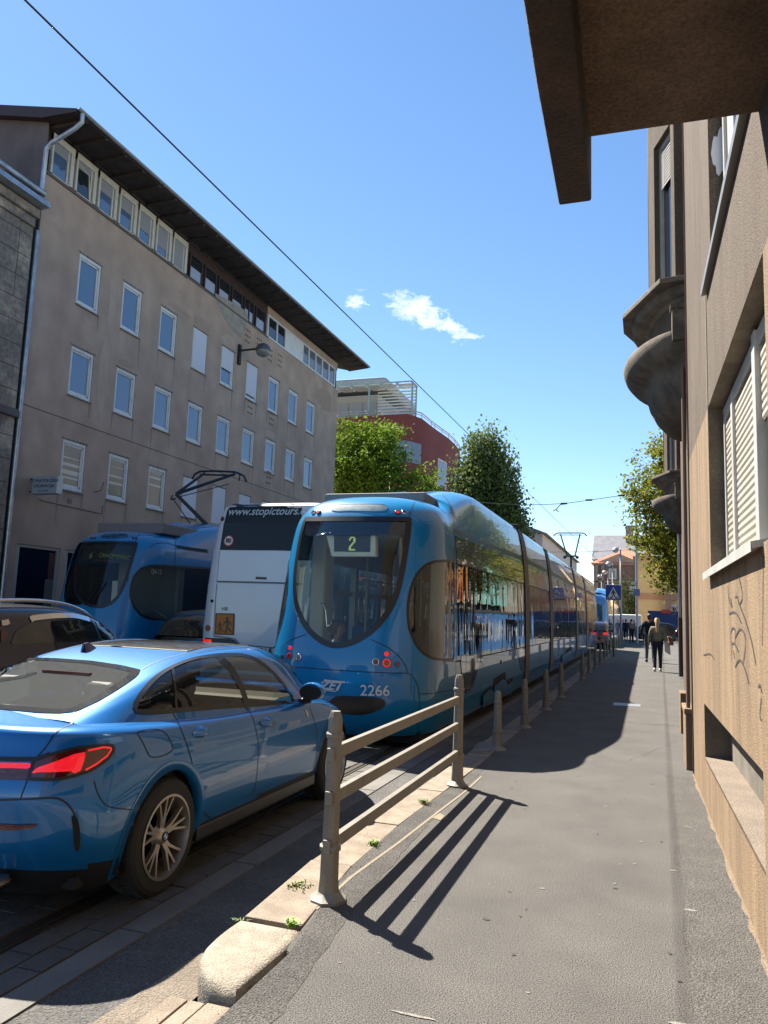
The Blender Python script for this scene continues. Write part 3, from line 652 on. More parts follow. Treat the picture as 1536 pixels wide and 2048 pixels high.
# red office building at the end of the near block
red=thing('office_building','maroon rendered office block with a curved corner and glazed roof terrace','building',(-25,62,0))
redm=mat('maroon render',(.19,.042,.034),.8,col2=(.165,.038,.032),vs=.5)
fp=[(-42,61),(-19.0,60.5),(-18.2,62.2),(-18.1,65)]
fl=[(-18.05,66),(-17.9,68),(-17.75,70),(-17.75,72.5),(-17.9,75),(-18.4,77.5),(-19.3,80),(-21,83)]
pl=fp+fl+[(-42,83)]
g=MB(); g.prism([(x,y,-.2) for x,y in pl],(0,0,18.5)); rw=part('wall',g,redm,red,smooth=25)
n=len(pl)
def band(poly,z0,z1,off,name,m,par,cl=False):
    g=MB(); rows=[]
    for z in (z0,z1): rows.append([(x+off,y-off,z) for x,y in poly])
    g.grid(rows); return part(name,g,m,par)
g=MB(); g.tube([(x+.0,y,18.75) for x,y in pl[:-2]],.05,6); g.tube([(x,y,18.55) for x,y in pl[:-2]],.035,6)
for x,y in pl[:-2]: g.tube([(x,y,18.3),(x,y,18.75)],.03,5)
part('railing',g,galv,red)
glz=panemat('office glazing',(.16,.18,.2),1.8)
g=MB(); g.add([(-26,60.55,14.2),(-19.03,60.44,14.2),(-19.03,60.44,16.0),(-26,60.55,16.0)],[(0,1,2,3)]); g.add([(-18.98,60.5,14.2),(-18.15,62.15,14.2),(-18.15,62.15,16.0),(-18.98,60.5,16.0)],[(0,1,2,3)]); part('corner_glazing',g,glz,red)
g=MB(); 
for i in range(22): g.box((-27,60.38,6.6+i*.24),(-18.97,60.46,6.72+i*.24))
for x in (-25,-23,-21.5,-20,-19): g.box((x,60.34,6),(x+.08,60.4,12))
part('louvre_screen',g,mat('grey louvre',(.3,.3,.29),.6),red)
g=MB(); g.box((-27,60.45,6.2),(-18.95,60.5,12)); part('louvre_backing',g,matte,red)
for (y0,y1,z0,z1) in ((67,69.5,13.2,15.8),(72.4,74.6,12.2,15.9),(66.5,69.0,6.6,9.8),(72.4,74.6,5.0,9.2),(72.4,74.6,9.9,11.9)):
    xs=[interp([(66,-18.05),(68,-17.9),(70,-17.75),(72.5,-17.75),(75,-17.9)],yy)+.06 for yy in (y0,y1)]
    g=MB(); g.prism([(xs[0],y0,z0),(xs[1],y1,z0),(xs[1],y1,z1),(xs[0],y0,z1)],(-.12,0,0)); w_=part('window',g,mat('office frame',(.55,.56,.56),.5) if z0==13.2 else bpy.data.materials['office frame'],red)
    for a,b in ((.06,.48),(.52,.94)):
        g=MB(); ya_,yb_=lerp(y0,y1,a),lerp(y0,y1,b); xa,xb=lerp(xs[0],xs[1],a)+.01,lerp(xs[0],xs[1],b)+.01; g.add([(xa,ya_,z0+.15),(xb,yb_,z0+.15),(xb,yb_,z1-.15),(xa,ya_,z1-.15)],[(0,1,2,3)]); sub('pane',g,brownpane,w_)
pent=mat('penthouse render',(.42,.4,.33),.8)
g=MB(); g.box((-40,63,18.3),(-22.5,74,20.9)); part('penthouse',g,pent,red)
g=MB(); 
for k in range(7): g.box((-32+k*1.35,62.93,18.6),(-30.75+k*1.35,62.97,20.3))
part('penthouse_shutter',g,mat('pent shutter',(.33,.34,.33),.6),red)
g=MB(); g.box((-40,63,21.5),(-21.9,73,22.6)); part('plant_room',g,mat('grey cladding',(.26,.29,.30),.6,col2=(.32,.35,.35),vs=4),red,bevel=.3)
fg=mat('pergola steel',(.30,.36,.36),.45,metal=.3); wglass=mat('frosted pergola glass',(.62,.68,.66),.3)
g=MB()
x0,x1=-34,-18.7; 
for i in range(12): xx=lerp(x0,x1,i/11); g.box((xx-.05,60.6,21.05+0),(xx+.05,62.2,21.2))
for yv in (60.6,61.4,62.2): g.box((x0,yv-.04,21.1),(x1,yv+.04,21.22))
for xx in (-22.6,-18.7): g.tube([(xx,60.8,18.3),(xx,60.8,21.1)],.09,8)
g.tube([(-18.75,62.2,18.3),(-18.75,62.2,21.1)],.07,6)
part('pergola',g,fg,red)
g=MB(); 
for i in range(11):
    a,b=lerp(x0,x1,i/11),lerp(x0,x1,(i+1)/11)
    for yv in (60.65,61.45): g.add([(a+.1,yv,21.0),(b-.1,yv,21.0),(b-.1,yv+.7,21.0),(a+.1,yv+.7,21.0)],[(0,1,2,3)])
part('pergola_glass',g,wglass,red)
g=MB()
for i in range(9): z=18.5+i*.28; g.box((-22.3,62.2,z),(-18.75,62.3,z+.13))
part('terrace_louvre',g,wglass,red)

# repair patches and rain streaks on the taupe wall
rr=random.Random(31)
pat=[mat('plaster repair %d'%i,c,.9,col2=tuple(v*1.12 for v in c),vs=2,bump=.3,bs=14) for i,c in enumerate(((.345,.247,.182),(.43,.318,.242),(.28,.205,.155)))]
def wallpatch(y,z,ry,rz,k,nm='plaster_repair'):
    g=MB(); n=22; g.prism([(FX+.0035,y+ry*math.cos(2*math.pi*i/n)*rr.uniform(.8,1.15),z+rz*math.sin(2*math.pi*i/n)*rr.uniform(.8,1.15)) for i in range(n)],(-.01,0,0)); sub(nm,g,pat[k],wl)
for k,(y,z,ry,rz) in enumerate([(24.4,12.3,.6,.22),(26.5,12.32,.6,.28),(26.4,9.42,.55,.2),(20.2,9.35,.5,.1),(30.5,9.4,.5,.16),(32.6,9.38,.45,.14),(22.9,12.25,.7,.1),(19.15,8.6,.22,1.5),(19.3,11,.16,1.2),(36.4,12.6,1.0,.6),(34.0,7.1,.7,.35)]): wallpatch(y,z,ry,rz,1 if k%3 else 0)
for y in cols[:9]:
    for zb_ in (10.36,7.58,4.78):
        for e in (0,1): 
            if rr.random()<.75: L_=rr.uniform(.35,1.1); yy=y+(.0 if e==0 else .98)+rr.uniform(-.05,.05); g=MB(); w_=rr.uniform(.02,.05); g.prism([(FX+.003,yy-w_,zb_),(FX+.003,yy+w_,zb_),(FX+.003,yy+w_*.4,zb_-L_),(FX+.003,yy-w_*.3,zb_-L_*.9)],(-.01,0,0)); sub('rain_streak',g,pat[2],wl)
# distant buildings down the street
def simple_house(name,label,x0,y0,x1,y1,h,wallm,roofm,rh,wins=None,ridge='x',extra=None):
    t=thing(name,label,'building',((x0+x1)/2,y0,0)); g=MB(); g.box((x0,y0,-.2),(x1,y1,h)); w0=part('wall',g,wallm,t)
    e=.6; g=MB()
    if ridge=='hip':
        cx,cy=(x0+x1)/2,(y0+y1)/2; k=min(x1-x0,y1-y0)/2*.9
        if x1-x0>y1-y0: a,b=(x0+k,cy),(x1-k,cy)
        else: a,b=(cx,y0+k),(cx,y1-k)
        g.add([(x0-e,y0-e,h),(x1+e,y0-e,h),(x1+e,y1+e,h),(x0-e,y1+e,h),(a[0],a[1],h+rh),(b[0],b[1],h+rh)],[(0,1,5,4),(1,2,5),(2,3,4,5),(3,0,4),(3,2,1,0)] if x1-x0>y1-y0 else [(0,1,4),(1,2,5,4),(2,3,5),(3,0,4,5),(3,2,1,0)])
    elif ridge=='x': g.add([(x0-e,y0-e,h),(x1+e,y0-e,h),(x1+e,y1+e,h),(x0-e,y1+e,h),(x0-e,(y0+y1)/2,h+rh),(x1+e,(y0+y1)/2,h+rh)],[(0,1,5,4),(2,3,4,5),(0,4,3),(1,2,5),(3,2,1,0)])
    else: g.add([(x0-e,y0-e,h),(x1+e,y0-e,h),(x1+e,y1+e,h),(x0-e,y1+e,h),((x0+x1)/2,y0-e,h+rh),((x0+x1)/2,y1+e,h+rh)],[(0,4,5,3),(1,2,5,4),(0,1,4),(2,3,5),(3,2,1,0)])
    part('roof',g,roofm,t)
    fm=bpy.data.materials.get('far frame') or mat('far frame',(.6,.57,.5),.6)
    for (face,a,b,z0,z1) in (wins or []):
        g=MB()
        if face=='s': g.box((a,y0-.12,z0),(b,y0+.02,z1))
        else: g.box((x0-.12,a,z0),(x0+.02,b,z1))
        w_=part('window',g,fm,t); g=MB(); f=.14*(z1-z0)
        if face=='s': g.box((a+f,y0-.14,z0+f),(b-f,y0-.11,z1-f))
        else: g.box((x0-.14,a+f,z0+f),(x0-.11,b-f,z1-f))
        sub('pane',g,pane_d,w_)
    return t
br=mat('brown brickwork',(.20,.115,.08),.9,col2=(.27,.16,.11),vs=1.2,fine=.15,fs=5); slate=mat('slate grey roof',(.14,.14,.16),.7,col2=(.18,.18,.2),vs=.8); tile=mat('orange roof tiles',(.42,.15,.085),.85,col2=(.5,.21,.12),vs=3,fine=.2,fs=6)
cre=mat('cream render',(.60,.46,.26),.85,col2=(.66,.53,.32),vs=.5); pk=mat('terracotta pilaster',(.42,.25,.16),.85,col2=(.5,.32,.22),vs=1); gry=mat('grey stone wall',(.22,.20,.19),.9,col2=(.3,.27,.24),vs=1)
b=simple_house('brick_house','brown brick house with pediment and orange roof closing the street','building' and -9.3,150,1.5,166,12.2,br,tile,3.2,[('s',-6.6,-5.2,5.2,8.0),('s',-3.0,-1.6,5.2,8.0),('s',-6.6,-5.2,9.2,11.2)],'hip')
g=MB(); g.prism([(-9,149.7,12.2),(-.5,149.7,12.2),(-4.75,149.7,14.0)],(0,.25,0)); g.box((-9.4,149.6,11.9),(0,149.9,12.25)); g.box((-9.4,149.6,8.6),(0,149.9,8.85)); part('pediment',g,pk,b)
for xx in (-9.0,-7.9): g=MB(); g.box((xx,149.6,-.2),(xx+.5,149.95,12)); part('pilaster',g,gry,b)
b=simple_house('tall_house','tall grey slate-roofed house with chimneys behind the brick house',-10.5,172,8,190,14.5,gry,slate,6.2,None,'x')
for xx in (-4.2,.6,2.2):
    g=MB(); g.box((xx,178,17),(xx+1.6,180,22.6 if xx<0 else 23.6)); g.box((xx-.15,177.9,22.0),(xx+1.75,180.1,22.3)); part('chimney',g,gry,b)
b=simple_house('cream_house','cream rendered corner house with terracotta pilasters behind the right trees',-.9,96,9,128,9.2,cre,slate,3,[('w',98+3.2*k,99.5+3.2*k,z,z+2.2) for k in range(8) for z in (1.4,5.6)],'hip')
g=MB(); g.box((-1.05,95.9,4.2),(2,96,4.9)); g.box((-1.05,96,8.9),(-.85,128,9.3)); part('string_course',g,pk,b)
b=simple_house('corner_school','pale yellow school-like building with brick pilasters on the far right',2.1,88,16,94,10.5,cre,slate,3,[('s',2.5+.75*k,2.95+.75*k,z,z+2.3) for k in range(5) for z in (1.2,4.9,8.0)],'hip')
g=MB(); g.box((1.9,87.8,-.2),(2.5,88.0,10.4)); g.box((5.0,87.8,-.2),(6.2,88,10.4)); part('brick_pilaster',g,pk,b)
g=MB(); g.box((1.9,87.75,4.0),(16,88,4.5)); part('string_course',g,pk,b)
b=simple_house('long_terrace','pale long terrace of houses beyond the poplar on the left',-26,92,-11.6,140,11.5,mat('pale terrace render',(.5,.5,.48),.8),slate,3,[('s',-15-2*k,-14-2*k,z,z+2) for k in range(4) for z in (2,5.2,8.5)],'y')

simple_house('tile_roof_house','tall house with a steep orange tile roof behind the right-hand frontage',10,72,20,92,12.5,br,tile,7,None,'hip')
# ---------------------------------------------------------------- right side
ru=mat('grey brown roughcast',(.075,.055,.038),.95,col2=(.125,.094,.067),vs=3,vr=(.3,.7),bump=.7,bs=95,fine=.55,fs=105,stretch=(1,1,.25))
lo=mat('ochre washed concrete',(.25,.17,.097),.92,col2=(.12,.08,.048),vs=2.6,vr=(.36,.76),bump=.5,bs=110,fine=.45,fs=120,stretch=(1,2.0,.22))
def W(y,z,off=0): x=.602-.0155*y-off; return Vector((x,y,z))
NW=Vector((-1,-.0155,0)).normalized()
def atW(px,py,off=0):
    d=ray(px,py); # plane x + .0155 y = .602-off
    t=(.602-off-EYE.x)/(d.x+.0155*d.y); return EYE+d*t
rb=thing('corner_house','brown roughcast house on the right with an ochre lower wall and a large shuttered window','building',(.6,4,0))
YN=-6.0; YE=8.98; CL=3.37
P=lambda u,v: W(u,v)
win=(3.86,6.74,2.0,3.37); up=(3.2,6.26,4.36,6.4); ni=(4.3,7.62,.42,.89)
ni2=(-2,2.6,.42,.89); win2=(-3.2,1.2,2.0,3.37)
g=MB(); wall_holes(g,YN,YE,-.1,CL,[ni,win,ni2,win2],P,.22,NW,0,1)
g.add([W(YE,-.1),W(YE,CL),W(YE,CL,-.4),W(YE,-.1,-.4)],[(0,1,2,3)])
part('lower_wall',g,[lo,mat('reveal render',(.15,.12,.085),.95,col2=(.10,.08,.06),vs=3,bump=.6,bs=60,fine=.2,fs=90)],rb)
g=MB(); wall_holes(g,YN,YE,CL,12.0,[up],P,.22,NW,0)
g.add([W(YE,CL),W(YE,12),W(YE,12,-.4),W(YE,CL,-.4)],[(0,1,2,3)])
uw=part('upper_wall',g,ru,rb)
g=MB(); g.add([W(YN,12,-.0),W(YE,12,0),W(YE,12,-9),W(YN,12,-9)],[(0,1,2,3)])
g.box((3,YN,-.1),(9.5,YE,11.9)); part('roof_body',g,ru,rb)
# slim vertical seam and trim, cable along the corner
g=MB(); g.tube([W(8.95,3.4,.012),W(8.95,12,.012)],.008,6); part('corner_cable',g,mat('rusty cable',(.22,.12,.08),.7),rb)
g=MB(); y=6.70; g.box((0,0,0),(0,0,0)); g=MB(); g.prism([W(6.68,3.38,.0),W(6.72,3.38,.0),W(6.72,4.36,.0),W(6.68,4.36,.0)],NW*.006)
part('wall_seam',g,mat('light seam',(.2,.165,.12),.9),rb)
# lower window: reveals, shutters, mullions, sill
def Wp(y,z,dep): return W(y,z,-dep)
def slab(mb,y0,y1,z0,z1,d0,d1,mi=0):
    mb.add([Wp(y0,z0,d0),Wp(y1,z0,d0),Wp(y1,z1,d0),Wp(y0,z1,d0),Wp(y0,z0,d1),Wp(y1,z0,d1),Wp(y1,z1,d1),Wp(y0,z1,d1)],[(0,1,2,3),(4,7,6,5),(0,4,5,1),(1,5,6,2),(2,6,7,3),(3,7,4,0)],mi)
alu=mat('white powder coat',(.46,.45,.43),.4,col2=(.40,.385,.36),vs=5); ralu=mat('roller shutter cream',(.44,.41,.34),.45,col2=(.38,.35,.28),vs=1.2)
pipe_g=mat('grey jamb',(.2,.19,.17),.6)
g=MB(); D=.11
slab(g,6.62,6.70,2.03,3.30,D,D+.07); slab(g,6.02,6.12,2.03,3.30,D-.01,D+.08); slab(g,4.84,4.96,2.03,3.34,D-.02,D+.08); slab(g,3.86,6.70,3.24,3.34,D,D+.08)
fr=part('window',g,alu,rb,bevel=.004)
fr['label']='large white framed window with cream roller shutters'
def shutter(y0,y1,z0,z1,dep):
    g=MB(); h=.052; n=int((z1-z0)/h)
    for i in range(n):
        z=z0+i*h; g.add([Wp(y0,z,dep+.0),Wp(y1,z,dep+.0),Wp(y1,z+h*.35,dep-.010),Wp(y0,z+h*.35,dep-.010),Wp(y0,z+h*.88,dep-.008),Wp(y1,z+h*.88,dep-.008),Wp(y1,z+h*.94,dep+.006),Wp(y0,z+h*.94,dep+.006),Wp(y0,z+h,dep+.0),Wp(y1,z+h,dep)],[(0,1,2,3),(3,2,5,4),(4,5,6,7),(7,6,9,8)])
    return g
sub('roller_shutter',shutter(6.12,6.60,2.05,3.24,D+.02),ralu,fr); sub('roller_shutter',shutter(4.96,6.02,2.05,3.24,D+.02),ralu,fr); sub('roller_shutter',shutter(3.86,4.84,2.78,3.24,D+.02),ralu,fr)
g=MB(); slab(g,4.66,4.80,2.05,2.8,D+.04,D+.08); slab(g,4.4,4.52,2.05,2.8,D+.05,D+.09); slab(g,3.9,4.2,2.05,2.8,D+.04,D+.08); sub('inner_sash',g,pipe_g,fr)
g=MB(); slab(g,3.86,6.7,2.0,3.34,D+.10,D+.12); sub('pane',g,pane_d,fr)
g=MB(); slab(g,6.12,6.7,2.0,2.001,0,0) ; g=MB()
g.add([Wp(4.10,1.97,-.05),Wp(7.28*0+6.86,1.97,-.05),Wp(6.86,2.035,.2),Wp(4.10,2.035,.2),Wp(4.10,2.005,-.055),Wp(6.86,2.005,-.055),Wp(4.10,2.055,.2),Wp(6.86,2.055,.2)],[(0,1,5,4),(4,5,7,6),(0,3,2,1),(1,2,7,5),(0,4,6,3)])
g.add([Wp(4.10,1.955,-.055),Wp(6.86,1.955,-.055),Wp(6.86,2.01,-.056),Wp(4.10,2.01,-.056)],[(0,1,2,3)])
sub('sill',g,alu,fr)
# upper window
g=MB(); slab(g,6.12,6.2,4.36,6.4,.10,.17); slab(g,5.55,5.62,4.4,6.4,.10,.17); slab(g,4.0,4.1,4.4,6.4,.1,.17); slab(g,4.0,6.2,4.36,4.43,.095,.165)
f2=part('window',g,alu,rb); g=MB(); slab(g,5.62,6.1,4.4,6.4,.125,.13); sub('roller_shutter',g,alu,f2); g=MB(); slab(g,3.2,5.55,4.4,6.4,.15,.16); sub('pane',g,pane,f2)
g=MB(); g.add([Wp(3.2,4.30,-.045),Wp(6.62,4.30,-.045),Wp(6.62,4.34,-.05),Wp(3.2,4.34,-.05),Wp(6.62,4.37,.02),Wp(3.2,4.37,.02),Wp(3.2,4.31,0.0),Wp(6.62,4.31,0.0)],[(0,1,2,3),(3,2,4,5),(0,6,7,1),(1,7,4,2)]); sub('sill',g,mat('sill steel',(.33,.32,.3),.4,metal=.4),f2)
# white filler foam patches on the reveal face
g=MB(); rr=random.Random(2)
for (zc,hh) in ((5.85,.16),(5.35,.20)):
    pts=[]
    for i in range(26):
        a=2*math.pi*i/26; r_=rr.uniform(.75,1.1)
        pts.append(Vector((W(6.26,0).x+.11+.085*math.cos(a)*r_,6.256,zc+hh*math.sin(a)*r_)))
    g.prism([p for p in pts if True],(0,.004,0))
part('filler_patch',g,mat('white filler',(.6,.62,.66),.8),rb)
# basement niche back: concrete board and mesh
g=MB(); slab(g,4.3,7.62,.42,.88,.21,.215); part('niche_board',g,mat('weathered board',(.16,.14,.115),.85,col2=(.11,.098,.08),vs=3,fine=.1,fs=80),rb)
g=MB(); slab(g,4.3,7.62,.40,.425,-.0,.215); part('niche_ledge',g,mat('niche ledge',(.2,.16,.12),.95,col2=(.165,.13,.10),vs=3,bump=.6,bs=70,fine=.2,fs=110),rb)
g=MB()
for i in range(16):
    y=4.3+i*.03
    g.box((W(y,0).x+.195,y,.43),(W(y,0).x+.2,y+.004,.87))
for i in range(14): z=.43+i*.032; g.box((W(4.3,0).x+.194,4.3,z),(W(4.3,0).x+.199,4.78,z+.004))
part('wire_mesh',g,mat('wire grey',(.3,.28,.25),.5,metal=.4),rb)
# stone-dust strip at the wall foot
g=MB(); rows=[]; rr=random.Random(8)
ys_=[i*.15-2 for i in range(75)]
g.grid([[W(y,.003,.0) for y in ys_],[W(y,.004,rr.uniform(.005,.035)) for y in ys_]]); struct(obj('wall foot dust',g,mat('wall dust',(.19,.145,.10),.95,fine=.4,fs=90,bump=.6,bs=90)))
# graffiti scrawls: thin raised-paint strokes on the wall
def scrawl(mb,pts,wd=.006):
    p3=[]
    n=len(pts)
    for i in range(n-1):
        for t in (0,.25,.5,.75):
            p0=pts[max(i-1,0)];p1=pts[i];p2=pts[i+1];p_=pts[min(i+2,n-1)]
            q=[.5*((2*p1[k])+(-p0[k]+p2[k])*t+(2*p0[k]-5*p1[k]+4*p2[k]-p_[k])*t*t+(-p0[k]+3*p1[k]-3*p2[k]+p_[k])*t**3) for k in (0,1)]
            p3.append(atW(q[0],q[1],.003))
    p3.append(atW(*pts[-1],.003))
    a=[];b=[]
    for i,p in enumerate(p3):
        t=(p3[min(i+1,len(p3)-1)]-p3[max(i-1,0)]); 
        if t.length<1e-6: t=Vector((0,1,0))
        n_=t.normalized().cross(NW); a.append(p+n_*wd); b.append(p-n_*wd)
    mb.grid([a,b])
inkm=mat('graffiti ink',(.03,.03,.04),.7,col2=(.10,.075,.055),vs=30,vr=(.4,.75))
g=MB()
for st in ([(1455,1170),(1457,1196),(1464,1215),(1461,1196)],[(1470,1195),(1474,1193),(1478,1208),(1484,1196),(1482,1175),(1477,1150)],[(1478,1208),(1490,1240),(1503,1285),(1511,1330)],[(1458,1228),(1466,1224),(1474,1229),(1482,1246)],[(1462,1290),(1461,1268),(1465,1256),(1470,1262),(1469,1290)],[(1470,1275),(1480,1258),(1489,1270),(1490,1295),(1486,1325)],[(1463,1320),(1464,1288),(1470,1290),(1476,1303)],[(1470,1335),(1474,1325),(1480,1320),(1486,1330),(1493,1350),(1497,1368)],[(1466,1300),(1469,1318)],[(1407,1310),(1420,1308),(1428,1318)],[(1516,1375),(1519,1370),(1523,1385)],[(1522,1395),(1519,1430),(1522,1440)]):
    scrawl(g,st,.007)
gr=obj('graffiti',g,inkm,None); tag(gr,'dark scrawled graffiti tag on the ochre wall under the shuttered window','graffiti')
g=MB(); scrawl(g,[(1526,1110),(1525,1200),(1524,1290)],.006); o=obj('wall_cable',g,mat('dark cable',(.05,.03,.025),.6)); tag(o,'thin dark cable running straight down the ochre wall from the window sill','cable')
# projecting concrete balcony slab with a downstand beam overhead
bc=thing('balcony_slab','dark roughcast underside of a concrete balcony projecting overhead at top right','balcony',(.2,4,4))
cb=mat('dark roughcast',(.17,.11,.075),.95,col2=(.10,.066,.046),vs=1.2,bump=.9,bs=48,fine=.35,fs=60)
zb=3.82
def P2(px,py,z): return atZ(px,py,z)
bl=P2(1118,412,zb); br_=P2(1183,403,zb)
ou=[(-.425,4.00),(-.425,3.4),(-.415,2.6),(-.40,1.6),(-.40,-2.5)]; 
xl=[(bl.y,bl.x),(3.0,bl.x+.012),(2.2,bl.x+.035),(1.2,bl.x+.08),(-2.5,bl.x+.15)]
bwd=br_.x-bl.x
g=MB(); A=[];B=[]
for y,x in xl: A.append((x,y)); B.append((x+bwd,y if y!=xl[0][0] else br_.y))
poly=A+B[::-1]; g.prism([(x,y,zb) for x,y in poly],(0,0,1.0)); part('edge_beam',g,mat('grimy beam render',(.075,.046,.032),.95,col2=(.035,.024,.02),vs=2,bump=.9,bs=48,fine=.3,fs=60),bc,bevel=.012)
se=P2(1186,274,zb+.27); sr=atZ(1536,225,zb+.27)
g=MB(); zs=zb+.27
print('slab',bl,br_,se,sr)
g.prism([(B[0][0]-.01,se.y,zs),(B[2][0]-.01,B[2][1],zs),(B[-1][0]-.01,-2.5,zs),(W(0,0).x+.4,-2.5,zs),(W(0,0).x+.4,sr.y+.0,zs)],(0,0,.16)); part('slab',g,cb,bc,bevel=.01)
# ---------------- neighbouring house with two oriels
nb=thing('oriel_house','brown roughcast house with two rounded oriel bays further along the right pavement','building',(1,16,0))
def V(y,z,off=0): return Vector((wallx(y)-off,y,z))
g=MB(); g.add([V(9.2,-.1),V(24.8,-.1),V(24.8,12),V(9.2,12)],[(0,1,2,3)]); g.add([V(24.8,-.1),Vector((10,24.8,-.1)),Vector((10,24.8,12)),V(24.8,12)],[(0,1,2,3)]); g.add([V(9.2,12),V(24.8,12),Vector((10,24.8,12)),Vector((10,9.2,12))],[(0,1,2,3)])
g.add([V(9.2,-.1),V(9.2,12),Vector((10,9.2,12)),Vector((10,9.2,-.1))],[(0,1,2,3)])
part('wall',g,ru,nb)
mould=mat('weathered moulding',(.16,.13,.10),.9,col2=(.09,.072,.055),vs=4,bump=.4,bs=60,fine=.15,fs=70)
def oriel(yc):
    xw=wallx(yc)
    def ring(rx,ry,z,n=24,p=1.85):
        pts=[]
        for i in range(n+1):
            a=math.pi*i/n; c,s=math.cos(a),math.sin(a)
            pts.append(Vector((xw+.03-rx*abs(s)**(2/p),yc-ry*(abs(c)**(2/p))*(1 if c>0 else -1),z)))
        return pts
    prof=[(.02,.3,4.10),(.15,.7,4.13),(.30,.98,4.20),(.41,1.14,4.32),(.48,1.25,4.46),(.52,1.32,4.62),(.54,1.35,4.66),(.57,1.38,4.70),(.65,1.42,4.73),(.72,1.46,4.77),(.78,1.51,4.84),(.81,1.54,4.92),(.81,1.54,4.98),(.80,1.53,5.0),(.47,1.38,5.03)]
    g=MB(); g.grid([ring(*p) for p in prof]); bw=part('oriel_base',g,mould,nb,smooth=35)
    prof=[(.47,1.37,5.0),(.47,1.37,5.42)]
    g=MB(); g.grid([ring(*p) for p in prof]); part('oriel_drum',g,ru,nb,smooth=35)
    prof=[(.47,1.37,5.40),(.50,1.39,5.42),(.52,1.40,5.44),(.58,1.42,5.45),(.66,1.44,5.47),(.70,1.46,5.52),(.71,1.46,5.57)]
    g=MB(); g.grid([ring(*p) for p in prof]); part('oriel_cornice',g,mould,nb,smooth=35)
    pl=[(.0,-1.54),(.35,-1.5),(.80,-.45),(.80,.1),(.40,1.3),(.0,1.5)]
    g=MB(); g.prism([(xw+.02-a,yc+b,5.57) for a,b in pl],(0,0,.07)); part('oriel_ledge',g,mould,nb,bevel=.012)
    # faceted upper body with windows
    body=[(-.05,-1.40),(.17,-1.40),(.46,-.62),(.46,.62),(.20,1.36),(-.05,1.36)]
    g=MB(); z0,z1=5.65,12.2
    b3=[Vector((xw+.02-a,yc+b,0)) for a,b in body]
    for i in range(5):
        a,b=b3[i],b3[i+1]; 
        hol=[]
        ln=(b-a).length; d=(b-a).normalized(); nn=Vector((0,0,1)).cross(d)*1
        nn=Vector((d.y,-d.x,0)); 
        if nn.dot(((a+b)/2-Vector((xw+1,yc,0))))<0: nn=-nn
        if i in (1,3): hol=[(.10,ln-.20 if i==1 else ln-.1,z0,7.72),(.10,ln-.2,8.9,10.8)]
        if i==2: hol=[(.2,ln-.2,z0,7.72),(.2,ln-.2,8.9,10.8)]
        wall_holes(g,0,ln,z0,z1,hol,lambda u,v,a=a,d=d: Vector((a.x+d.x*u,a.y+d.y*u,v)),.12,nn)
        if hol:
            h=hol[0]
            for h in hol:
                def Q(u,v,dep): return Vector((a.x+d.x*u-nn.x*dep,a.y+d.y*u-nn.y*dep,v))
                gw=MB()
                for (u0,u1,v0,v1) in ((h[0],h[0]+.07,h[2],h[3]),(h[1]-.07,h[1],h[2],h[3]),(h[0],h[1],h[2],h[2]+.07),(h[0],h[1],h[3]-.07,h[3])):
                    gw.add([Q(u0,v0,.07),Q(u1,v0,.07),Q(u1,v1,.07),Q(u0,v1,.07),Q(u0,v0,.12),Q(u1,v0,.12),Q(u1,v1,.12),Q(u0,v1,.12)],[(0,1,2,3),(4,7,6,5),(0,4,5,1),(1,5,6,2),(2,6,7,3),(3,7,4,0)])
                w_=part('oriel_window',gw,alu,nb)
                gw=MB(); gw.add([Q(h[0],h[2],.10),Q(h[1],h[2],.10),Q(h[1],h[3],.10),Q(h[0],h[3],.10)],[(0,1,2,3)]); sub('pane',gw,pane_d,w_)
                gw=MB(); zt=h[3]-.62; nn_=12
                for q in range(nn_):
                    za=zt+q*(h[3]-.07-zt)/nn_; zb_=zt+(q+.9)*(h[3]-.07-zt)/nn_; gw.add([Q(h[0]+.05,za,.06),Q(h[1]-.05,za,.06),Q(h[1]-.05,zb_,.075),Q(h[0]+.05,zb_,.075)],[(0,1,2,3)])
                sub('roller_shutter',gw,shut,w_)
    part('oriel_wall',g,ru,nb)
    # small block at the near foot of the oriel
    for sgn in (-1,):
        g=MB(); y=yc+sgn*1.43; g.box((xw-.20,y-.09,4.86),(xw+.1,y+.12,5.26)); g.box((xw-.22,y-.11,5.24),(xw+.1,y+.13,5.29)); part('corner_block',g,mould,nb,bevel=.01)
oriel(10.72); oriel(23.1)
# stone plinth blocks and downpipes at the house foot
g=MB(); g.box((.40,9.35,-.05),(.62,10.0,.60)); g.box((.385,9.33,.60),(.62,10.02,.66)); part('plinth_block',g,lo,nb,bevel=.01)
g=MB(); g.box((.46,12.3,-.05),(.8,12.8,.58)); part('plinth_block',g,lo,nb,bevel=.01)
g=MB(); xp=wallx(24.3)-.06; g.tube([(xp,24.3,.05),(xp,24.3,1.75)],.065,10); part('cast_iron_pipe',g,mat('cast iron pipe',(.06,.04,.035),.6),nb,smooth=40)
g=MB(); g.tube([(xp,24.3,1.75),(xp,24.3,12)],.05,10); part('downpipe',g,galv,nb,smooth=40)
xp=wallx(9.6)-.04
g=MB(); g.tube([(xp,9.45,.66),(xp,9.45,4.6)],.022,8); part('wall_pipe',g,mat('brown wall pipe',(.17,.10,.075),.6),nb)
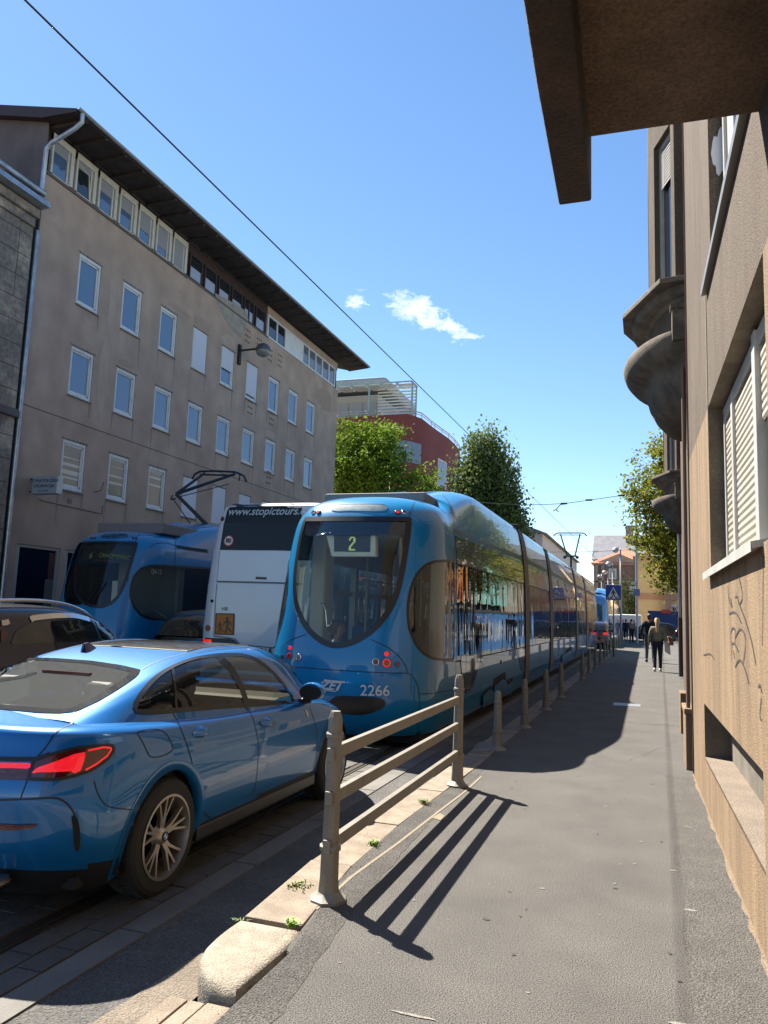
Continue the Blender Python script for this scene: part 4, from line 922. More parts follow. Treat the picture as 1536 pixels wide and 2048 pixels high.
# graffiti hoarding and market stalls on the right beyond the oriel house (reflected in the tram)
hd=thing('graffiti_hoarding','tall blue painted hoarding with bubbly white graffiti beyond the oriel house','hoarding',(2.6,34,0))
hb=mat('hoarding blue',(.02,.09,.26),.5,col2=(.03,.13,.3),vs=1.5)
HX=1.9
g=MB(); g.box((HX,26.2,-.02),(HX+.06,50,1.95)); part('panel',g,hb,hd)
g=MB(); rr=random.Random(11)
for i in range(26):
    yc=27.4+i*.82; h=rr.uniform(.35,.6); pts=[]
    for k in range(18):
        a=2*math.pi*k/18; r_=rr.uniform(.7,1.15); pts.append((HX-.004,yc+.27*math.cos(a)*r_,1.0+h*math.sin(a)*r_+rr.uniform(-.04,.04)))
    g.prism(pts,(-.004,0,0)) if i%3 else None
    if i%3==0:
        for q in (-.16,.14): g.box((HX-.012,yc+q,.4),(HX-.002,yc+q+.13,1.65))
part('graffiti_lettering',g,mat('graffiti white',(.45,.44,.40),.6,col2=(.33,.39,.48),vs=5),hd)
g=MB(); g.box((HX-.02,28.0,.2),(HX-.012,28.7,1.8)); part('pink_panel',g,mat('graffiti pink',(.7,.3,.28),.6),hd)
g=MB(); g.box((HX-.02,26.2,1.95),(HX+.08,50,2.1)); part('cap_rail',g,matte,hd)
st=thing('poster_wall','row of tall orange, white and teal shop posters standing above the blue hoarding','poster',(3,34,2))
for k,(a,b,z0,z1,c) in enumerate([(29,32.6,2.4,4.4,(.75,.27,.03)),(29.4,32.2,4.4,5.0,(.7,.4,.15)),(32.9,35.5,2.4,4.6,(.55,.52,.45)),(33.3,33.8,3.2,4.4,(.5,.05,.05)),(34.4,34.9,3.2,4.4,(.5,.05,.05)),(36,43,2.4,4.8,(.25,.55,.5)),(29,50,5.0,5.3,(.1,.1,.1))]):
    g=MB(); g.box((HX+.3-.02*k,a,z0),(HX+.36-.02*k,b,z1)); part('poster',g,mat('poster %d'%k,tuple(v*.6 for v in c),.6,col2=tuple(min(1,v*.8) for v in c),vs=2),st)
g=MB(); g.box((HX+.4,28,-.05),(HX+.6,50,12)); part('backing_wall',g,mat('shop wall',(.17,.15,.12),.85),st)
g=MB(); g.prism([(HX+.16,29.9,2.5),(HX+.16,31.6,2.5),(HX+.16,31.2,3.4),(HX+.16,30.3,3.4)],(.01,0,0)); part('poster_figure',g,mat('poster red',(.6,.03,.02),.5),st)
# ================================================================ SURFACE TOOLS (vehicle panels follow the body skin)
def inpoly(x,y,p):
    c=False; n=len(p); j=n-1
    for i in range(n):
        xi,yi=p[i]; xj,yj=p[j]
        if (yi>y)!=(yj>y) and x<(xj-xi)*(y-yi)/(yj-yi)+xi: c=not c
        j=i
    return c
def cat_closed(p,k=4):
    n=len(p); out=[]
    for i in range(n):
        a,b,c,d=p[i-1],p[i],p[(i+1)%n],p[(i+2)%n]
        for j in range(k):
            t=j/k; out.append(tuple(.5*(2*b[q]+(c[q]-a[q])*t+(2*a[q]-5*b[q]+4*c[q]-d[q])*t*t+(-a[q]+3*b[q]-3*c[q]+d[q])*t**3) for q in range(len(b))))
    return out
def cat_open(p,k=6):
    n=len(p); out=[]
    for i in range(n-1):
        a,b,c,d=p[max(i-1,0)],p[i],p[i+1],p[min(i+2,n-1)]
        for j in range(k):
            t=j/k; out.append(tuple(.5*(2*b[q]+(c[q]-a[q])*t+(2*a[q]-5*b[q]+4*c[q]-d[q])*t*t+(-a[q]+3*b[q]-3*c[q]+d[q])*t**3) for q in range(len(b))))
    out.append(tuple(p[-1])); return out
def densify(p,m,closed=True):
    q=list(p)+([p[0]] if closed else []); L=[0]
    for a,b in zip(q,q[1:]): L.append(L[-1]+math.dist(a,b))
    out=[]; n=m if closed else m-1; j=0
    for i in range(m):
        s=L[-1]*i/n
        while j<len(L)-2 and L[j+1]<s: j+=1
        t=(s-L[j])/max(1e-9,L[j+1]-L[j]); out.append(tuple(lerp(q[j][k],q[j+1][k],t) for k in range(len(q[0]))))
    return out
class Shell:
    def __init__(s,mb,xc):
        s.mb=mb; s.xc=xc; s.bvh=BVHTree.FromPolygons([Vector(v) for v in mb.v],mb.f); s.last=10
        s.cen=Vector((sum(v[0] for v in mb.v)/len(mb.v),sum(v[1] for v in mb.v)/len(mb.v),sum(v[2] for v in mb.v)/len(mb.v)))
    def fixn(s,p,n): 
        return n if n.dot(p-Vector((s.xc,p.y if abs(p.y-s.cen.y)<1.2 else (s.cen.y),s.cen.z-.4)))>=0 else -n
    def hit(s,px,py,off=0):
        d=ray(px,py); h=s.bvh.ray_cast(EYE,d)
        if h[0] is None:
            p=EYE+d*s.last; h=s.bvh.find_nearest(p)
            for _ in range(3):
                t=(h[0]-EYE).dot(d); h=s.bvh.find_nearest(EYE+d*t)
            n=h[1]
            if n.dot(d)>0: n=-n
        else:
            s.last=h[3]; n=h[1]
            if n.dot(d)>0: n=-n
        return h[0]+n*off,n
    def near(s,p,off,nref):
        h=s.bvh.find_nearest(p); n=h[1]
        if n.dot(nref)<0: n=-n
        return h[0]+n*off,n
def mirror_mb(mb,xc):
    o=MB(); o.v=[(2*xc-v[0],v[1],v[2]) for v in mb.v]; o.f=[f[::-1] for f in mb.f]; o.m=list(mb.m); return o
def pfill(sh,poly,off=.004,m=40,loops=5):
    p=densify(poly,m); cx=sum(a[0] for a in p)/m; cy=sum(a[1] for a in p)/m; rows=[]
    for k in range(loops):
        s=1-k/loops
        rows.append([sh.hit(cx+(a[0]-cx)*s,cy+(a[1]-cy)*s,off)[0] for a in p+[p[0]]])
    c=sh.hit(cx,cy,off)[0]; g=MB(); g.grid(rows); o=len(g.v); g.v.append(tuple(c)); b=(loops-1)*(m+1)
    for i in range(m): g.f.append((b+i,b+i+1,o)); g.m.append(0)
    return g
def pring(sh,poly,w_=.03,off=.006,m=60,inner_off=None,outer=0.0):
    p=densify(poly,m); P_=[sh.hit(a[0],a[1],off) for a in p]; cx=sum((q[0] for q in P_),Vector())/m
    A=[];B=[]
    for i in range(m):
        pt,n=P_[i]; t=(P_[(i+1)%m][0]-P_[i-1][0]).normalized(); d=n.cross(t)
        if d.dot(cx-pt)<0: d=-d
        A.append(sh.near(pt-d*outer,off,n)[0]); B.append(sh.near(pt+d*w_,inner_off if inner_off is not None else off,n)[0])
    g=MB(); g.grid([A+[A[0]],B+[B[0]]]); return g
def pline(sh,pts,w_=.006,off=.003,m=None,closed=False):
    L=sum(math.dist(a,b) for a,b in zip(pts,pts[1:])); m=m or max(4,int(L/5))
    p=densify(pts,m,closed); P_=[sh.hit(a[0],a[1],off) for a in p]; A=[];B=[]
    for i in range(m):
        pt,n=P_[i]; a=P_[(i-1)%m if closed else max(i-1,0)][0]; b=P_[(i+1)%m if closed else min(i+1,m-1)][0]; t=(b-a).normalized(); d=n.cross(t)*w_/2
        A.append(pt+d); B.append(pt-d)
    if closed: A.append(A[0]); B.append(B[0])
    g=MB(); g.grid([A,B]); return g
def cut(sh,mb,polys,mirror=True):
    "drop skin faces seen inside the photo outlines (and their mirror images)"
    f2=[];m2=[]
    bx=[(min(a for a,b in p),max(a for a,b in p),min(b for a,b in p),max(b for a,b in p)) for p in polys]
    for f,mi in zip(mb.f,mb.m):
        c=sum((Vector(mb.v[i]) for i in f),Vector())/len(f); n=(Vector(mb.v[f[1]])-Vector(mb.v[f[0]])).cross(Vector(mb.v[f[2]])-Vector(mb.v[f[0]]))
        kill=False
        for mir in ((0,1) if mirror else (0,)):
            q=Vector((2*sh.xc-c.x,c.y,c.z)) if mir else c
            if (q.x<sh.xc-.02 and mirror!='none' and mir==1): continue
            x,y=proj(q)
            for p,b in zip(polys,bx):
                if b[0]<x<b[1] and b[2]<y<b[3] and inpoly(x,y,p):
                    h=sh.bvh.ray_cast(EYE,(q-EYE).normalized())
                    if h[0] is not None and (h[0]-q).length<.12: kill=True
            if kill: break
        if not kill: f2.append(f); m2.append(mi)
    o=MB(); o.v=mb.v; o.f=f2; o.m=m2; return o
def both(name,g,m,par,xc,fn=part,label2=None,**k):
    fn(name,g,m,par,**k); fn(name,mirror_mb(g,xc),m,par,**k)
# ---------------------------------------------------------------- materials
tramb=mat('tram blue enamel',(.003,.175,.385),.3,coat=.8,col2=(.004,.19,.42),vs=.5,crough=.02,spec=.25)
tramglass=glassmat('tram side glass',(.35,.39,.37),2.1,bump=.16,bs=1.2,bst=(1,1.8,.6))
tramrear=glassmat('tram end glass',(.8,.86,.82),1.5)
cowl=mat('tram grey bellows',(.15,.125,.10),.8,col2=(.2,.17,.135),vs=6)
redl=mat('red lamp',(.5,.01,.01),.15,coat=1); redlit=mat('lit red lamp',(.8,.02,.015),.2,emis=.22); clearl=mat('clear lamp',(.05,.02,.03),.1,coat=1); chrome=mat('chrome',(.7,.7,.7),.12,metal=1)
inw=mat('tram interior cream',(.72,.72,.62),.6); inw2=mat('tram interior grey',(.42,.45,.46),.6); indark=mat('tram interior dark',(.04,.05,.06),.7); seatm=mat('tram seat cover',(.03,.08,.2),.8)
poleY=mat('tram pole',(.42,.42,.38),.4)
# ---------------------------------------------------------------- tram
HW=[(.05,1.08),(.15,1.12),(.4,1.145),(.9,1.15),(1.5,1.145),(2.3,1.12),(2.7,1.095),(2.85,1.07),(3.0,1.01),(3.1,.94),(3.17,.84),(3.23,.66),(3.26,.42),(3.27,.05)]
def lift(w,z): t=min(1,max(0,(w-1.2)/3)); t=t*t*(3-2*t); return .50*t*min(1,max(0,(z-2.75)/.35))
Y0=[(.05,.22),(.15,.14),(.4,.03),(.65,.0),(.9,.0),(1.2,.04),(2.0,.19),(2.6,.34),(2.8,.41),(2.95,.50),(3.05,.60),(3.13,.74),(3.2,.95),(3.25,1.3),(3.27,1.8)]
DD=1.05; PN=2.6
def tram_skin(xc,yb,ln,zb=0):
    zs=[.06,.12,.2,.3]; z=.36
    while z<2.9: zs.append(z); z+=.03
    zs+=[2.92,2.97,3.02,3.06,3.10,3.14,3.17,3.20,3.22,3.24,3.255,3.265]
    ws=[.0,.15,.3,.45,.6,.75,.9,1.05]
    w=1.2
    while w<3.2: ws.append(w); w+=.06
    w=3.3
    while w<ln-1.3: ws.append(w); w+=.35
    ws.append(ln-1.25)
    rows=[]
    for z in zs:
        hw=sinterp(HW,z); y0=sinterp(Y0,z); r=[]
        NA=44
        for w in ws[::-1]:
            if w>=DD: r.append((xc-hw,yb+y0*max(0,1-(w-DD)/1.2)+w,z+zb+lift(w,z)))
        for i in range(0,NA*2+1):
            a=math.pi*i/(2*NA); c,s=math.cos(a),math.sin(a); r.append((xc-hw*abs(c)**(2/PN)*(1 if c>0 else -1),yb+y0+DD-DD*abs(s)**(2/PN),z+zb))
        for w in ws:
            if w>=DD: r.append((xc+hw,yb+y0*max(0,1-(w-DD)/1.2)+w,z+zb+lift(w,z)))
        # far end
        for i in range(0,21):
            a=math.pi*i/20; c,s=math.cos(a),math.sin(a); r.append((xc+hw*abs(c)**(2/PN)*(1 if c>0 else -1),yb+ln-DD-y0+DD*abs(s)**(2/PN),z+zb+lift(9,z)))
        r.append(r[0]); rows.append(r)
    g=MB(); g.grid(rows); n=len(rows[-1])-1; g.add([rows[-1][i] for i in range(n)],[tuple(range(n))]); return g
def tram_interior(par,xc,yb,ln,h=2.75):
    g=MB(); g.box((xc-1.0,yb+.9,.30),(xc+1.0,yb+ln-1,.36)); part('floor',g,indark,par)
    g=MB(); g.box((xc-.92,yb+1.35,h),(xc+.92,yb+ln-1.4,h+.06)); g.box((xc-.35,yb+1.6,h-.08),(xc+.35,yb+ln-2,h)); part('ceiling',g,inw,par)
def tram_seats(par,xc,yb,ys):
    for y in ys:
        for sx in (-.78,-.32,.42,.80) :
            g=MB(); g.box((xc+sx-.19,y,.72),(xc+sx+.19,y+.42,.80)); g.box((xc+sx-.19,y-.03,.80),(xc+sx+.19,y+.03,1.35)); part('seat',g,seatm,par,bevel=.02)
tA=thing('tram','long blue articulated tram seen from behind, numbered 2266, showing route 2','tram',(-3.75,9.1,0))
XC,YB,LN=-3.75,9.12,37.0
skin=tram_skin(XC,YB,LN); sh=Shell(skin,XC)
rwin=[(612,1037),(680,1037),(750,1037),(820,1037),(817,1062),(812,1098),(806,1134),(799,1168),(789,1200),(774,1228),(750,1256),(723,1276),(695,1288),(668,1291),(645,1283),(622,1265),(606,1242),(595,1215),(590,1187),(590,1150),(594,1115),(600,1078)]
rwin=[(610,1038)]+[(680,1037.5),(750,1037.5)]+[(819,1038)]+cat_open(rwin[4:],3)+[(610,1038)][:0]
qwin=cat_open([(908,1122),(880,1121),(862,1125),(848,1132),(832,1150),(820,1180),(815,1215),(816,1246),(822,1270),(835,1295),(852,1311),(874,1319),(908,1320)],3)
holes=[rwin,qwin]
body=cut(sh,skin,holes)
# side window band: openings both sides, broken at joints
joints=[8.9,13.75,22.4,27.8]
f2=[];m2=[]
for f,mi in zip(body.f,body.m):
    c=sum((Vector(body.v[i]) for i in f),Vector())/len(f); w_=c.y-YB
    if 1.92<w_<LN-1.6 and .97<c.z<2.33 and abs(c.x-XC)>1.0 and all(abs(w_-j)>.4 for j in joints): continue
    f2.append(f); m2.append(mi)
body.f=f2; body.m=m2
bo=part('body',body,tramb,tA,smooth=40)
def side_surf(w_,z,off=.006): 
    hw=sinterp(HW,z)+off; return hw
def side_panel(par,name,m,w0,w1,z0,z1,off=.008,n=8,sides=(1,-1),fn=part,xc=XC,yb=YB,nz=None,zb=0):
    for s in sides:
        g=MB(); rows=[]
        for i in range(n+1):
            z=lerp(z0,z1,i/n); rows.append([(xc+s*side_surf(0,z,off),yb+w0,z+zb+lift(w0,z)),(xc+s*side_surf(0,z,off),yb+w1,z+zb+lift(w1,z))])
        g.grid(rows); fn(name,g,m,par,smooth=True)
# rear window
part('rear_window',pfill(sh,rwin,.002,64,8),tramrear,tA,smooth=True)
part('rear_window_seal',pring(sh,rwin,.04,.006,130,None,.035),black,tA,smooth=True)
top_b=[(611,1038),(680,1037.5),(750,1037.5),(819,1038),(816,1070),(802,1071),(790,1070),(700,1070),(634,1070),(620,1073),(605,1068)]
g=pfill(sh,top_b,-.006,40,4); part('window_top_tint',g,mat('navy window tint',(.012,.018,.045),.12,coat=1),tA,smooth=True)
both('corner_window',pfill(sh,qwin,.002,50,6),glassmat('tram corner glass',(.42,.43,.38),1.75,bump=.25,bs=1.6,bst=(1,3,.5)),tA,XC,smooth=True)
both('corner_window_seal',pring(sh,qwin[:],.022,.006,80,None,.012),black,tA,XC,smooth=True)
# recess under roof
rec=cat_closed([(670,1009),(700,1008),(745,1008),(768,1009),(776,1015),(770,1022),(745,1023),(700,1022),(674,1023),(662,1020)],3)
g=pfill(sh,rec,.004,40,3); part('roof_recess',g,mat('recess blue shade',(.006,.04,.08),.6,col2=(.05,.13,.19),vs=9,spec=.2),tA,smooth=True)
part('recess_rim',pring(sh,rec,.012,.007,50),tramb,tA)
def disc(px,py,r,m,name='lamp',rim=None,off=.008):
    p,n=sh.hit(px,py,off); e=n.cross(Vector((0,0,1))).normalized(); u=e.cross(n)
    g=MB(); nn=20; pts=[p+(e*math.cos(2*math.pi*i/nn)+u*math.sin(2*math.pi*i/nn))*r for i in range(nn)]
    g.prism([q-n*.012 for q in pts],n*.022); o=part(name,g,m,tA,bevel=.004)
    if rim:
        g=MB(); a=[p+(e*math.cos(2*math.pi*i/nn)+u*math.sin(2*math.pi*i/nn))*r*.98+n*.012 for i in range(nn)]; b=[p+(e*math.cos(2*math.pi*i/nn)+u*math.sin(2*math.pi*i/nn))*r*1.25+n*.012 for i in range(nn)]; c=[q-n*.02 for q in b]
        g.grid([a+[a[0]],b+[b[0]],c+[c[0]]]); sub('lamp_rim',g,rim,o,smooth=True)
for px,py,r,m,rim in [(628,1025,.028,clearl,chrome),(638,1025,.028,redl,black),(795,1025.5,.030,redlit,black),(808,1025,.028,clearl,chrome),
    (581,1296,.026,redlit,None),(565,1313,.026,clearl,None),(580,1312,.033,redl,redl),(598,1314,.033,clearl,chrome),
    (773,1308,.030,redlit,None),(751,1324,.036,clearl,chrome),(773,1326,.040,redl,redlit),(793,1328,.033,clearl,None)]:
    disc(px,py,r,m,'rear_lamp',rim)
# panel lines
ln_m=mat('panel gap',(.004,.012,.03),.7)
for nm,pts in [('bumper_gap',[(556,1331),(600,1335),(700,1342),(780,1346),(815,1347),(828,1356),(836,1375),(839,1400),(838,1430),(835,1460)]),
    ('lamp_cover_gap',[(560,1300),(568,1290),(585,1279),(612,1269)]),('lamp_cover_gap',[(742,1279),(770,1292),(795,1310),(810,1330),(815,1346)]),
    ('corner_gap',[(806,1092),(812,1060),(818,1035),(826,1010),(838,998),(855,992),(880,990)]),('skirt_gap',[(840,1388),(870,1386),(912,1378)]),
    ('fairing_gap',[(885,990),(898,1005),(905,1030),(908,1047)]),('body_gap',[(908,1048),(909,1120)]),('body_gap',[(910,1322),(915,1400)])]:
    part(nm,pline(sh,cat_open(pts,5),.009,.004),ln_m,tA)
# black grille below and lettering
gr=cat_closed([(672,1393),(700,1392),(740,1394),(762,1397),(771,1404),(768,1414),(750,1423),(720,1430),(695,1428),(670,1425),(655,1410)],3)
part('rear_grille',pfill(sh,gr,.006,40,4),black,tA,smooth=True)
def surf_text(s,size,m,name,px,py,par,sh=sh,shear=0,bold=.0,off=.012,ux=None,sp=1.0):
    p,n=sh.hit(px,py,0); ux=Vector(ux or (1,0,0)); ux=(ux-n*ux.dot(n)).normalized(); uy=n.cross(ux)
    if uy.z<0: uy=-uy
    me=text_mesh(s,size,m,name,0,shear=shear,bold=bold,spacing=sp)
    for v in me.vertices:
        q=p+ux*v.co.x+uy*v.co.y; h=sh.bvh.find_nearest(q); nn_=h[1] if h[1].dot(n)>0 else -h[1]; v.co=h[0]+nn_*off
    o=bpy.data.objects.new(name,me); COL.objects.link(o); o.parent=par; o.matrix_parent_inverse=Matrix.Translation(par.location).inverted(); return o
lett=mat('pale lettering',(.62,.64,.62),.5)
surf_text('2266',.185,lett,'fleet_number',750,1382,tA,bold=.0015,off=.016)
surf_text('ZET',.17,lett,'operator_logo',662,1371,tA,shear=.45,bold=.004,off=.016,sp=.95,ux=(1,-.1,-.03))
lg=[(643,1364),(683,1366),(675,1374),(672,1383),(641,1379),(648,1371)]
part('logo_outline',pline(sh,lg,.010,.010,40,True),lett,tA)
# display box inside the rear window
dz=.30
dp,_n=sh.hit(705,1088,0)
dy=dp.y+.10
def inq(px,py,y): return atY(px,py,y)
g=MB(); pts=[inq(a,b,dy) for a,b in ((652,1070),(751,1070),(751,1113),(663,1113))]; g.prism(pts,(0,.12,0)); db=part('display_housing',g,inw,tA,bevel=.01)
g=MB(); pts=[inq(a,b,dy-.006) for a,b in ((668,1071),(741,1071),(740,1104),(668,1103))]; g.prism(pts,(0,.004,0)); sub('display_panel',g,mat('display navy',(.012,.02,.055),.3),db)
bm2=["00111100","01100110","01000110","00000110","00001100","00011000","00110000","01100000","01100000","01111110"]
g=MB(); c0=inq(696.5,1073.5,dy-.01); c1=inq(712.5,1101,dy-.01)
for j,rw_ in enumerate(bm2):
    for i,ch in enumerate(rw_):
        if ch=='1':
            x=lerp(c0.x,c1.x,(i+.5)/8); z=lerp(c0.z,c1.z,(j+.5)/10); d=.0085; g.box((x-d*.9,c0.y-.003,z-d*1.1),(x+d*.9,c0.y,z+d*1.1))
sub('route_digit',g,mat('display dots',(.50,.58,.22),.4,emis=.12),db)['label']='lit dot-matrix number 2'
tram_interior(tA,XC,YB,LN); tram_seats(tA,XC,YB,[3.2+YB,4.2+YB,5.6+YB,6.6+YB,10.2+YB,11.4+YB,15+YB,16.2+YB,18+YB])
# rear cabin furniture: back shelf, cream corner columns, hoop handle, black bag shape, cross beam
g=MB(); g.box((XC-1.02,YB+.62,.9),(XC+1.02,YB+.82,1.10)); part('rear_shelf',g,inw2,tA,bevel=.03)
g=MB()
for s in (-1,1): g.box((XC+s*.82,YB+1.55,.36),(XC+s*1.05,YB+1.95,2.75))
part('corner_column',g,inw,tA,bevel=.04)
g=MB()
for y in (3.3,5.2,7.2,8.4): g.box((XC-1.08,YB+y,.36),(XC-.98,YB+y+.14,2.75)); 
for y in (3.3,5.2,7.2,8.4): g.box((XC+.98,YB+y,.36),(XC+1.08,YB+y+.14,2.75))
part('window_post',g,inw2,tA)
g=MB()
for s in (-1,1):
    g.box((XC+s*1.06,YB+2,1.85),(XC+s*1.03,YB+8.4,1.93)); g.box((XC+s*1.03,YB+2,2.33),(XC+s*.9,YB+30,2.75))
    g.box((XC+s*1.05,YB+2,.36),(XC+s*1.02,YB+34,.97))
part('interior_panel',g,inw2,tA)
g=MB()
for x,y in ((-.45,2.4),(.45,2.4),(-.5,4.9),(.5,4.9),(-.5,7.7),(.5,7.7)): g.tube([(XC+x,YB+y,.36),(XC+x,YB+y,2.7)],.018,6)
g.tube([(XC-.5,YB+2.3,2.1),(XC-.5,YB+8,2.1)],.015,6); g.tube([(XC+.5,YB+2.3,2.1),(XC+.5,YB+8,2.1)],.015,6)
part('hand_pole',g,poleY,tA)
g=MB(); hp=[inq(a,b,YB+1.3) for a,b in ((642,1206),(646,1209),(651,1220),(653,1245),(655,1262))]; g.tube(hp,.014,8); part('grab_handle',g,chrome,tA)
g=MB(); g.box((XC+.35,YB+1.0,1.0),(XC+.85,YB+1.3,1.42)); part('dark_seat_back',g,indark,tA,bevel=.05)
# side glazing panels and ad band
edges=[1.92,2.35,3.3,4.25,5.75,7.05,8.0,8.5]
def glaz(par,w0,w1,n,xc=XC,yb=YB,sides=(1,-1),zb=0,z0=.95,z1=2.35):
    for i in range(n):
        a=lerp(w0,w1,i/n)+.008; b=lerp(w0,w1,(i+1)/n)-.008; side_panel(par,'side_glass',tramglass,a,b,z0,z1,.004,6,sides,xc=xc,yb=yb,zb=zb)
for a,b in zip([1.88,2.5,3.15,3.85,4.9,6.3,7.1,7.8],[2.5,3.15,3.85,4.9,6.3,7.1,7.8,8.5]): side_panel(tA,'side_glass',tramglass,a+.006,b-.006,.95,2.35,.004,6)
for a,b,n in ((9.3,13.35,4),(14.15,22.0,8),(22.8,27.4,4),(28.2,35.4,7)): glaz(tA,a,b,n)
adm=mat('advert film',(.06,.25,.26),.12,coat=1,col2=(.38,.23,.2),vs=.38,vr=(.38,.62),stretch=(1,1,.5),crough=.02)
adc=mat('grey glossy film',(.13,.20,.22),.12,coat=1,crough=.02)
side_panel(tA,'advert_band',adc,1.9,3.85,2.36,2.76,.006,5); side_panel(tA,'advert_band',adm,3.86,8.5,2.36,2.76,.006,5)
for a,b in ((9.3,13.35),(14.15,22.0),(22.8,27.4),(28.2,35.4)): side_panel(tA,'upper_band',adc,a,b,2.36,2.76,.006,5)
# black slots under the fairing, fairing seams
for a,b in ((1.9,8.5),(9.3,13.35),(14.15,22.0),(22.8,27.4),(28.2,35.4)):
    side_panel(tA,'fairing_slot',black,a,b,2.80,2.845,.004,1)
    k=a+1.6
    while k<b-.5: side_panel(tA,'fairing_seam',ln_m,k,k+.012,2.86,3.15,.004,5); k+=1.7
    side_panel(tA,'window_base_seam',ln_m,a,b,.925,.945,.003,1); side_panel(tA,'window_top_seam',ln_m,a,b,2.345,2.36,.009,1)
for w_ in (3.85,6.3): 
    pass
# door leaf seams
for d0,d1 in ((2.5,3.75),(7.1,8.35),(16.6,17.9),(20.2,21.5),(30.3,31.6)):
    for q in (d0,(d0+d1)/2,d1): side_panel(tA,'door_gap',black,q,q+.014,.25,2.62,.010,8,sides=(1,))
    side_panel(tA,'door_gap',black,d0,d1,2.60,2.62,.010,1,sides=(1,))
# joints
def joint(par,w_,xc=XC,yb=YB,hw_=.32):
    g=MB(); rows=[]
    for z in [.1,.3,.6,.9,1.4,1.9,2.3,2.7,2.85,3.0,3.1,3.17,3.22,3.25]:
        h=sinterp(HW,z)+.02; rows.append([(xc-h,yb+w_-hw_,z+lift(9,z)),(xc-h,yb+w_+hw_,z+lift(9,z))])
    r2=[[(2*xc-a[0],a[1],a[2]) for a in r] for r in rows[::-1]]
    g.grid(rows+r2); 
    o=part('joint_bellows',g,cowl,par,smooth=30)
    g=MB()
    for e in (-hw_-.03,hw_):
        rr_=[[(a[0]+(.012 if a[0]>xc else -.012),yb+w_+e,a[2]+.005),(a[0]+(.012 if a[0]>xc else -.012),yb+w_+e+.035,a[2]+.005)] for a in [r[0] for r in rows+r2]]
        g.grid(rr_)
    sub('joint_seal',g,black,o)
for j in joints: joint(tA,j)
g=MB(); c=XC; g.box((XC+.75,YB+8.75,3.5),(XC+.95,YB+8.9,3.75)); part('roof_camera',g,iron,tA,bevel=.02)
# dark pointed lower door glass (shield shapes) and bogie covers, located on the skin
shield=cat_closed([(922,1312),(938,1311),(957,1309),(957,1330),(952,1352),(944,1372),(935,1389),(929,1380),(924,1355)],3)
part('door_glass_tip',pfill(sh,shield,.008,36,4),mat('dark door glass',(.02,.035,.035),.06,coat=1),tA,smooth=True)
shield2=cat_closed([(1036,1300),(1047,1299),(1056,1298),(1054,1320),(1049,1338),(1044,1345),(1039,1325)],3)
part('door_glass_tip',pfill(sh,shield2,.008,30,3),bpy.data.materials['dark door glass'],tA,smooth=True)
covm=mat('bogie cover blue',(.03,.16,.33),.45,coat=.4)
for nm,m,poly,o in [('bogie_recess',matte,[(988,1357),(1010,1343),(1012,1362),(1026,1354),(1022,1372),(990,1380),(985,1372)],.006),('bogie_cover',covm,[(987,1372),(1003,1358),(1010,1361),(1012,1370),(1021,1363),(1022,1390),(1008,1400),(985,1410),(984,1385)],.03),
    ('bogie_cover',covm,[(963,1392),(976,1378),(984,1382),(984,1408),(978,1418),(962,1424)],.03),('bogie_recess',matte,[(966,1384),(982,1370),(983,1378),(966,1390)],.006),
    ('bogie_cover',covm,[(1122,1312),(1140,1300),(1142,1318),(1123,1333)],.03),('bogie_recess',matte,[(1132,1300),(1143,1293),(1143,1303),(1130,1310)],.008)]:
    g=pfill(sh,poly,o,32,2); part(nm,g,m,tA)
disc(1002,1324,.035,mat('orange side lamp',(.45,.16,.08),.3),'side_lamp')
# triangles on the upper band
for pts in ([(929,1078),(935,1077),(932,1091)],[(948,1102),(954,1103),(951,1087)]): part('triangle_mark',pline(sh,pts,.012,.012,14,True),lett,tA)
# roof gear
g=MB(); g.box((XC-.9,YB+1.6,3.2),(XC+.7,YB+3.4,3.37)); part('roof_unit',g,mat('roof unit grey',(.18,.17,.165),.6),tA,bevel=.03)
g=MB(); g.box((XC-.7,YB+10,3.5),(XC+.7,YB+13,3.74)); g.box((XC-.7,YB+16,3.5),(XC+.7,YB+20,3.76)); part('roof_unit',g,bpy.data.materials['roof unit grey'],tA,bevel=.03)
g=MB(); g.box((XC-1.0,YB+.6,-.05),(XC+1.0,YB+LN-.6,.2)); part('underframe',g,matte,tA)
for w_ in (5.2,6.9,18,19.7,32,33.7):
    g=MB()
    for s in (-.7,.7): g.lathe([(.3,-.06),(.33,.06)],(XC+s,YB+w_,.17),'x',16)
    part('wheelset',g,iron,tA)
# pantograph
def panto(par,x,y,z0,z1,dirn,m):
    "single-arm pantograph; dirn = +1 knee towards far end"
    n=MB(); kz=z0+(z1-z0)*.5; ky=y-dirn*.75
    n.tube([(x,y,z0),(x,ky,kz)],.05,8); n.tube([(x,ky,kz),(x-.28,y+dirn*.15,z1-.08)],.035,6); n.tube([(x,ky,kz),(x+.28,y+dirn*.15,z1-.08)],.035,6); n.tube([(x+.1,y+.3*dirn,z0),(x+.08,ky+.1,kz-.05)],.015,6)
    return n
darkp=mat('pantograph grey',(.035,.045,.055),.5,metal=.5)
px,py_=-3.62,39.0; p0=Vector((-3.58,39,3.3))
g=MB(); zt=atY(1140,1066,39).z; xx=atY(1140,1066,39).x; x_l=atY(1116,1068,39).x; x_r=atY(1165,1068,39).x; bxm=atY(1142,1113,39); 
g.tube([(bxm.x,39,3.2),(bxm.x,39,bxm.z+.05)],.05,8); 
for s,xe in ((-1,x_l),(1,x_r)):
    g.tube([(bxm.x+s*.2,39,bxm.z+.05),(xe-s*.12,39,zt-.06)],.035,6)
g.tube([(bxm.x-.28,39,bxm.z+.02),(bxm.x+.28,39,bxm.z+.02)],.045,6)
for s in (-1,1): g.lathe([(.08,-.03),(.08,.03)],(bxm.x+s*.3,39,bxm.z-.04),'y',10)
part('pantograph_arm',g,darkp,tA)
